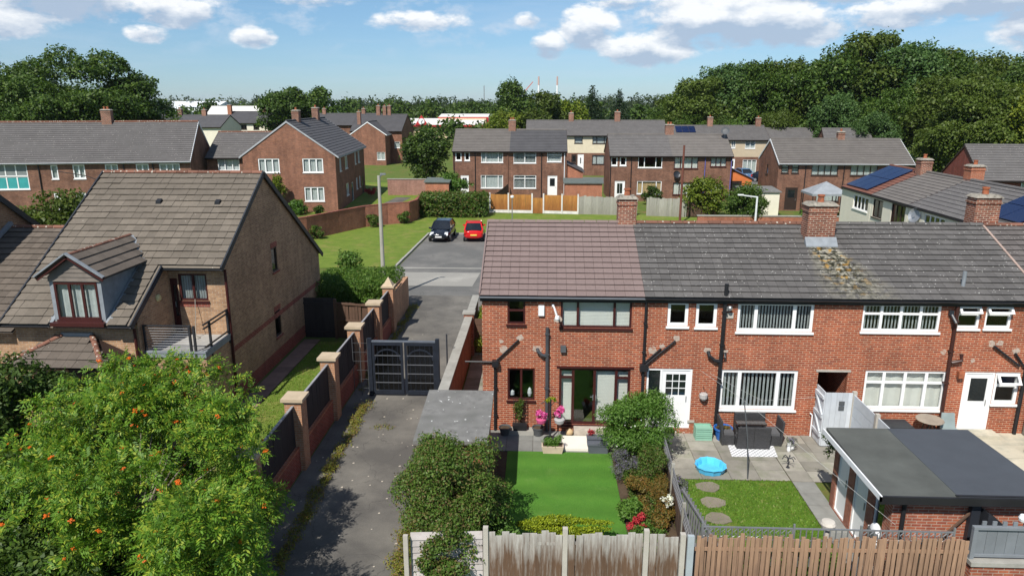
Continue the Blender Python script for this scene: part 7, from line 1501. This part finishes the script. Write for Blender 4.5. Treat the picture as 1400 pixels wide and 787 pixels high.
bush('white daisies and weeds at the lawn corner by the trellis gate', (4.05, 19.0, .12), (.3, .5, .12), 900, .05, LF_LAV, 105, 6, stems=False)
bush('yellow flowering creeper beside the alley corner of the brown-roofed house', (-2.7, 31.5, .75), (.35, 2.0, .8), 4000, .09, LF_YEL, 106, 12)
bush('weedy green growth below the pink picket fence', (6.6, 13.3, .9), (.5, .2, .35), 900, .07, LF_BSH, 107, 6)
bush('dark scrambling twigs by the garage corner', (8.0, 18.45, 1.7), (.2, .25, .4), 500, .07, LF_DK, 108, 6, stems=False)
bush('dark planting between the railing and the picket fence', (5.2, 14.35, .8), (1.6, .25, .5), 2600, .07, LF_MIX, 109, 14)
# --- clipped hedge by the alley
def hedge(label, x0, x1, y0, y1, h, n, size, mat, seed, name='hedge', group=None):
    rnd = random.Random(seed); t = thing(name, label, 'hedge', ((x0 + x1) / 2, (y0 + y1) / 2, 0), group=group); bl = []
    nx, ny = max(2, round((x1 - x0) / .7)), max(2, round((y1 - y0) / .7))
    for i in range(nx):
        for j in range(ny):
            for k in range(max(2, round(h / .7))):
                z = h * (k + .5) / max(2, round(h / .7)); bl.append((x0 + (x1 - x0) * (i + .5) / nx + rnd.gauss(0, .05), y0 + (y1 - y0) * (j + .5) / ny + rnd.gauss(0, .05), z + rnd.gauss(0, .04), .5, .5, .46))
    leaf_object('foliage', bl, n, size, mat, t, seed, shell=(.75, 1.02), rough=.2); limbs(t, ((x0 + x1) / 2, (y0 + y1) / 2, -.05), bl, .05, rnd, 14); return t
hedge('clipped bright green hedge beside the tarmac beyond the pale house', -11.7, -7.55, 34.3, 38.2, 2.05, 48000, .10, LF_HDG, 111)
hedge('overgrown mixed hedge at the back of the car park green', -11.9, -5.5, 68.8, 72.0, 2.1, 16000, .22, LF_MIX, 112)
bush('small loose shrub rising behind the left end of the clipped hedge', (-11.0, 39.2, 1.6), (.9, .7, 1.2), 4000, .13, LF_BSH, 113)
# --- weeds along the alley
wd = np.random.default_rng(4); bl = []
for i in range(150): y = wd.uniform(14.5, 24.5); bl.append((-6.35 + wd.normal(0, .10) - (y - 19) * .02, y, .03, .10, .18, wd.uniform(.04, .12)))
for i in range(60): y = wd.uniform(13, 17.5); bl.append((-3.35 + wd.normal(0, .12), y, .05, .12, .2, wd.uniform(.06, .2)))
for i in range(6): bl.append((wd.uniform(-5.7, -5.0), wd.uniform(21.6, 23.0), .0, .15, .15, .03))
for i in range(80): y = wd.uniform(25.6, 38); bl.append((-6.95 + wd.normal(0, .12), y, .03, .12, .25, .08))
stuff(leaf_object('weeds', bl, 14000, .085, leaf_mat('weed_foliage', (.15, .18, .025), (.26, .25, .04), (.24, .14, .05), .25), None, 12, aspect=.25), 'straggling yellow-green weeds along the alley edges', 'weeds')
def blades(name, label, x0, x1, y0, y1, z, n, h, mat, seed, edge=0.0):
    """short grass blades standing in a lawn, ragged along its edges"""
    g = np.random.default_rng(seed); x = g.uniform(x0 - edge, x1 + edge, n); y = g.uniform(y0 - edge, y1 + edge, n); a = g.uniform(0, 6.28, n); L = h * (.5 + g.random(n)); w = .012 + .012 * g.random(n)
    P = np.stack([x, y, np.full(n, z)], 1); D = np.stack([np.cos(a), np.sin(a), np.zeros(n)], 1); lean = np.stack([g.normal(0, .4, n), g.normal(0, .4, n), np.ones(n)], 1) * L[:, None]
    V = np.empty((n, 4, 3)); V[:, 0] = P - D * w[:, None]; V[:, 1] = P + D * w[:, None]; V[:, 2] = P + lean + D * (w * .3)[:, None]; V[:, 3] = P + lean - D * (w * .3)[:, None]
    return stuff(quads(name, V.reshape(-1, 3), mat, None), label, 'grass')
GB = leaf_mat('lawn_blades', (.09, .18, .02), (.16, .26, .034), (.20, .22, .06), .15)
blades('lawn_grass', 'mown grass of the lawn with three stepping stones', 3.8, 7.42, 14.1, 19.4, .01, 14000, .028, GB, 31, .05)
blades('lawn_grass', 'mown grass of the strip beside the pale brick house', -10.3, -7.65, 15, 31.4, .004, 16000, .03, GB, 32, .04)
lt = np.random.default_rng(6); V = []
for i in range(110):
    x, y = lt.uniform(-7.0, -3.5), lt.uniform(12, 33); s = lt.uniform(.012, .035); V += [(x - s, y - s, .006), (x + s, y - s * .6, .006), (x + s * .7, y + s, .012), (x - s, y + s * .8, .006)]
stuff(quads('litter', np.array(V), pm('pale_litter', (.45, .40, .33), bump=0), None), 'scattered leaf litter and grit on the alley tarmac', 'litter')
# --- middle distance
bush('small golden conifer against the gable house wall', (-26.2, 70.4, 1.9), (.75, .75, 2.0), 3500, .2, LF_YEL, 120, 16); bush('low green shrub beside the golden conifer', (-24.2, 70.3, .7), (1.2, .8, .8), 2500, .2, LF_BSH, 121, 10); bush('small round shrub at the gable house corner', (-22.3, 70.0, .5), (.6, .5, .5), 900, .16, LF_MID, 122, 6)
for k, (x, y) in enumerate(((-18.6, 57.3), (-15.0, 63.2), (-12.7, 65.0))): bush(('first', 'second', 'third')[k] + ' of three small dry shrubs along the foot of the curving wall', (x, y, .6), (.7, .5, .6), 1500, .15, LF_MIX, 123 + k, 8, group='shrubs below the curving wall')
bush('mixed yellow-green shrubs behind the pale house ridge', (-30.5, 46, 2.6), (5.2, 2.5, 2.7), 14000, .26, LF_OAK, 127, 40, (.2, .34)); bush('green clipped shrub row below the mixed shrubs', (-27.8, 44.0, 1.5), (3.0, 1.0, 1.4), 5000, .2, LF_BSH, 128, 16)
tree('round dark green tree standing alone beyond the side road lawn', (-14.9, 93), 7.6, 3.3, 9000, .36, LF_DK, 129, bottom=.08, nb=34)
bush('bright green bush below the round dark tree', (-9.9, 81.2, 1.5), (2.2, 1.5, 1.5), 3500, .26, LF_BSH, 130, 14)
bush('yellow-green bushy tree before the boarded-window pair', (15.9, 70.6, 1.9), (2.1, 1.7, 1.9), 6500, .24, LF_YEL, 131, 24); bush('dark clipped round bush behind the white lamp post', (19.0, 67.5, 1.55), (2.1, 1.8, 1.6), 9000, .2, LF_DK, 132, 30); bush('dark green shrub below the boarded window', (12.0, 79, 1.0), (1.2, .9, 1.0), 2500, .2, LF_DK, 133, 10)
bush('small bright green shrub on the far garden wall', (24.0, 66.2, 1.0), (.8, .5, .4), 900, .15, LF_BSH, 134, 6); bush('red flowering shrub beside the side road wall', (-20.2, 84, .7), (.7, .6, .7), 700, .15, F_RED, 135, 6)
# --- big trees
tree('tall broad dark tree rising behind the left terrace', (-57.5, 90), 17.6, 9.0, 60000, .36, LF_DK, 140, bottom=.12, nb=52, rel=(.18, .32)); tree('dark tree at the far left edge behind the terrace', (-66.5, 92), 17.2, 8.0, 44000, .36, LF_DK, 141, bottom=.1, nb=40, rel=(.18, .32)); tree('lower dark tree right of the tall broad tree', (-51.5, 95), 12.5, 4.6, 16000, .36, LF_DK, 142, bottom=.1, nb=26)
tree('bushy green tree above the gable house chimney', (-53, 150), 14.0, 7.0, 12000, .6, LF_MID, 143, bottom=.1, nb=40, rel=(.2, .32)); tree('slender green tree beside the bushy green tree', (-45.5, 152), 13.6, 4.5, 7000, .6, LF_MID, 144, bottom=.08, nb=26); tree('low green tree left of the bushy green tree', (-61, 185), 11, 6, 6000, .7, LF_MID, 145, bottom=.05, nb=24)
tree('dark oak standing above the left pair roof on the skyline', (-6.4, 170), 15.6, 5.4, 9000, .6, LF_DK, 146, bottom=.15, nb=30)
tree('yellow-green tree left above the left pair chimney', (-7.5, 150), 9.4, 5.0, 7000, .55, LF_YEL, 147, bottom=.05, nb=30); tree('tallest yellow-green tree between the stacks', (.6, 152), 13.2, 5.2, 10000, .55, LF_OAK, 148, bottom=.05, nb=34, rel=(.2, .32)); tree('light green tree right of the yellow-green trees', (6.2, 155), 11.9, 3.8, 7000, .55, LF_YEL, 149, bottom=.05, nb=26)
def conifer(label, loc, h, r, seed):
    t = local_thing('conifer_tree', label, 'tree', (*loc, 0)); rnd = random.Random(seed); bl = []
    for k in range(34): f = (k + .5) / 34; a = k * 2.4; rr = r * (1 - f) ** .8; bl.append((rr * .6 * math.cos(a), rr * .6 * math.sin(a), h * (.08 + .9 * f), rr * .55 + .15, rr * .55 + .15, h * .05))
    m = MB(); m.tube([(0, 0, -.1), (0, 0, h * .97)], [.3, .05], 8); m.build('trunk', BARK, t); leaf_object('crown', bl, 7000, .5, LF_CON, t, seed, aspect=.35); return t
conifer('left of two dark pointed conifers on the skyline', (10.6, 160), 14.4, 4.0, 150); conifer('right of two dark pointed conifers on the skyline', (16.6, 162), 13.4, 4.4, 151)
# --- the wood on the right: trees of a few builds set out singly
WOODL = 'tall dense deciduous tree in the wood rising behind the houses on the right'; WOODG = 'trees of the wood on the right'
protos = [tree(WOODL, (30, 126), 17, 7.0, 26000, .42, mt, 160 + k, bottom=.08, nb=44, rel=(.17, .3), group=WOODG) for k, mt in enumerate((LF_DK, LF_OAK, LF_BLU, LF_MID, LF_OAK))]
WD = [(20.5, 128, 11.5), (25.5, 124, 15.5), (31, 127, 17.5), (36, 123, 18.3), (42, 127, 19.2), (47.5, 124, 20.5), (53, 128, 23.0), (58.5, 123, 20.5), (64, 121, 19.0), (70, 126, 20.5), (76, 122, 19), (83, 126, 20), (44, 112, 12.5), (50, 107, 13.5), (56, 104, 16), (63, 97, 17), (69, 104, 18.5), (75, 100, 17), (82, 108, 19), (36.5, 117, 10.5), (30, 119, 9.5), (48.5, 90, 9.5), (45, 101, 9.8), (24, 120, 9.5), (40, 140, 19), (60, 142, 22), (26, 141, 15), (74, 143, 21)]
rnd = random.Random(161)
for k, (x, y, h) in enumerate(WD):
    p = protos[k % 5]; s = h / 17.0; sc = (s * rnd.uniform(.85, 1.1), s * rnd.uniform(.85, 1.1), s)
    if k < 5: p.location = (x, y, 0); p.scale = sc; p.rotation_euler = (0, 0, rnd.uniform(0, 6.3))
    else: copy_tree(p, (x, y, 0), rnd.uniform(0, 6.3), sc)
tree('sunlit yellow-green sycamore at the right edge of the wood', (50.5, 88), 14.0, 6.2, 44000, .32, LF_OAK, 170, bottom=.08, nb=50, rel=(.17, .3)); tree('bright green tree leaning in at the right picture edge', (57.5, 84), 15.6, 6.6, 50000, .32, leaf_mat('sunny_foliage', (.09, .13, .014), (.17, .21, .022), (.24, .27, .03), .25), 171, bottom=.08, nb=44, rel=(.17, .3))
for k, (x, y, h, r) in enumerate(((31, 118.5, 8.5, 4.5), (38.5, 118, 9, 5), (43.5, 119, 8, 4.5))): tree(('left', 'middle', 'right')[k] + ' of the lighter green trees at the foot of the wood', (x, y), h, r, 5000, .45, LF_MID, 172 + k, bottom=.03, nb=22, group='lighter trees at the foot of the wood')
# --- distant woodland belts
def belt(name, label, rows, n, size, mat, seed):
    rnd = random.Random(seed); bl = []
    for (x0, x1, y, h0, h1, step) in rows:
        x = x0
        while x < x1:
            h = rnd.uniform(h0, h1); r = h * rnd.uniform(.35, .55); yy = y + rnd.uniform(-8, 8)
            for k in range(5): bl.append((x + rnd.uniform(-.5, .5) * r, yy + rnd.uniform(-.5, .5) * r, h * rnd.uniform(.35, .8), r * .55, r * .55, h * .26))
            bl.append((x, yy, h * .35, r * .8, r * .8, h * .38)); x += step * rnd.uniform(.7, 1.2)
    return stuff(leaf_object(name, bl, n, size, mat, None, seed, bottom=.5), label, 'woodland')
belt('near_woodland', 'continuous belt of mixed trees beyond the estate', [(-150, -20, 262, 8, 12, 6), (-60, 20, 285, 9, 12, 6), (-10, 60, 215, 8.5, 12.0, 6), (-170, -90, 240, 6, 9, 6), (-60, -15, 200, 5, 8, 5)], 42000, 1.25, LF_MID, 180)
belt('far_woodland', 'dark tree line on the horizon', [(-420, 320, 460, 9, 15.5, 9), (-520, 400, 560, 11, 16, 9), (-700, 700, 800, 12, 18, 12)], 42000, 2.2, leaf_mat('far_foliage', (.035, .055, .022), (.06, .085, .03)), 181)

# ------------------------------------------------------------------ the air
m = MB(); m.box(-3200, 3200, -80, 4700, -1.1, 48); hz_o = m.build('haze', bpy.data.materials.new('air')); am = hz_o.data.materials[0]; am.use_nodes = True
am.node_tree.nodes.clear(); pv = am.node_tree.nodes.new('ShaderNodeVolumePrincipled'); ao_ = am.node_tree.nodes.new('ShaderNodeOutputMaterial'); am.node_tree.links.new(pv.outputs[0], ao_.inputs['Volume'])
pv.inputs['Color'].default_value = (.80, .88, 1.0, 1); pv.inputs['Density'].default_value = .00007; pv.inputs['Anisotropy'].default_value = .2
stuff(hz_o, 'thin pale air over the whole estate', 'haze')
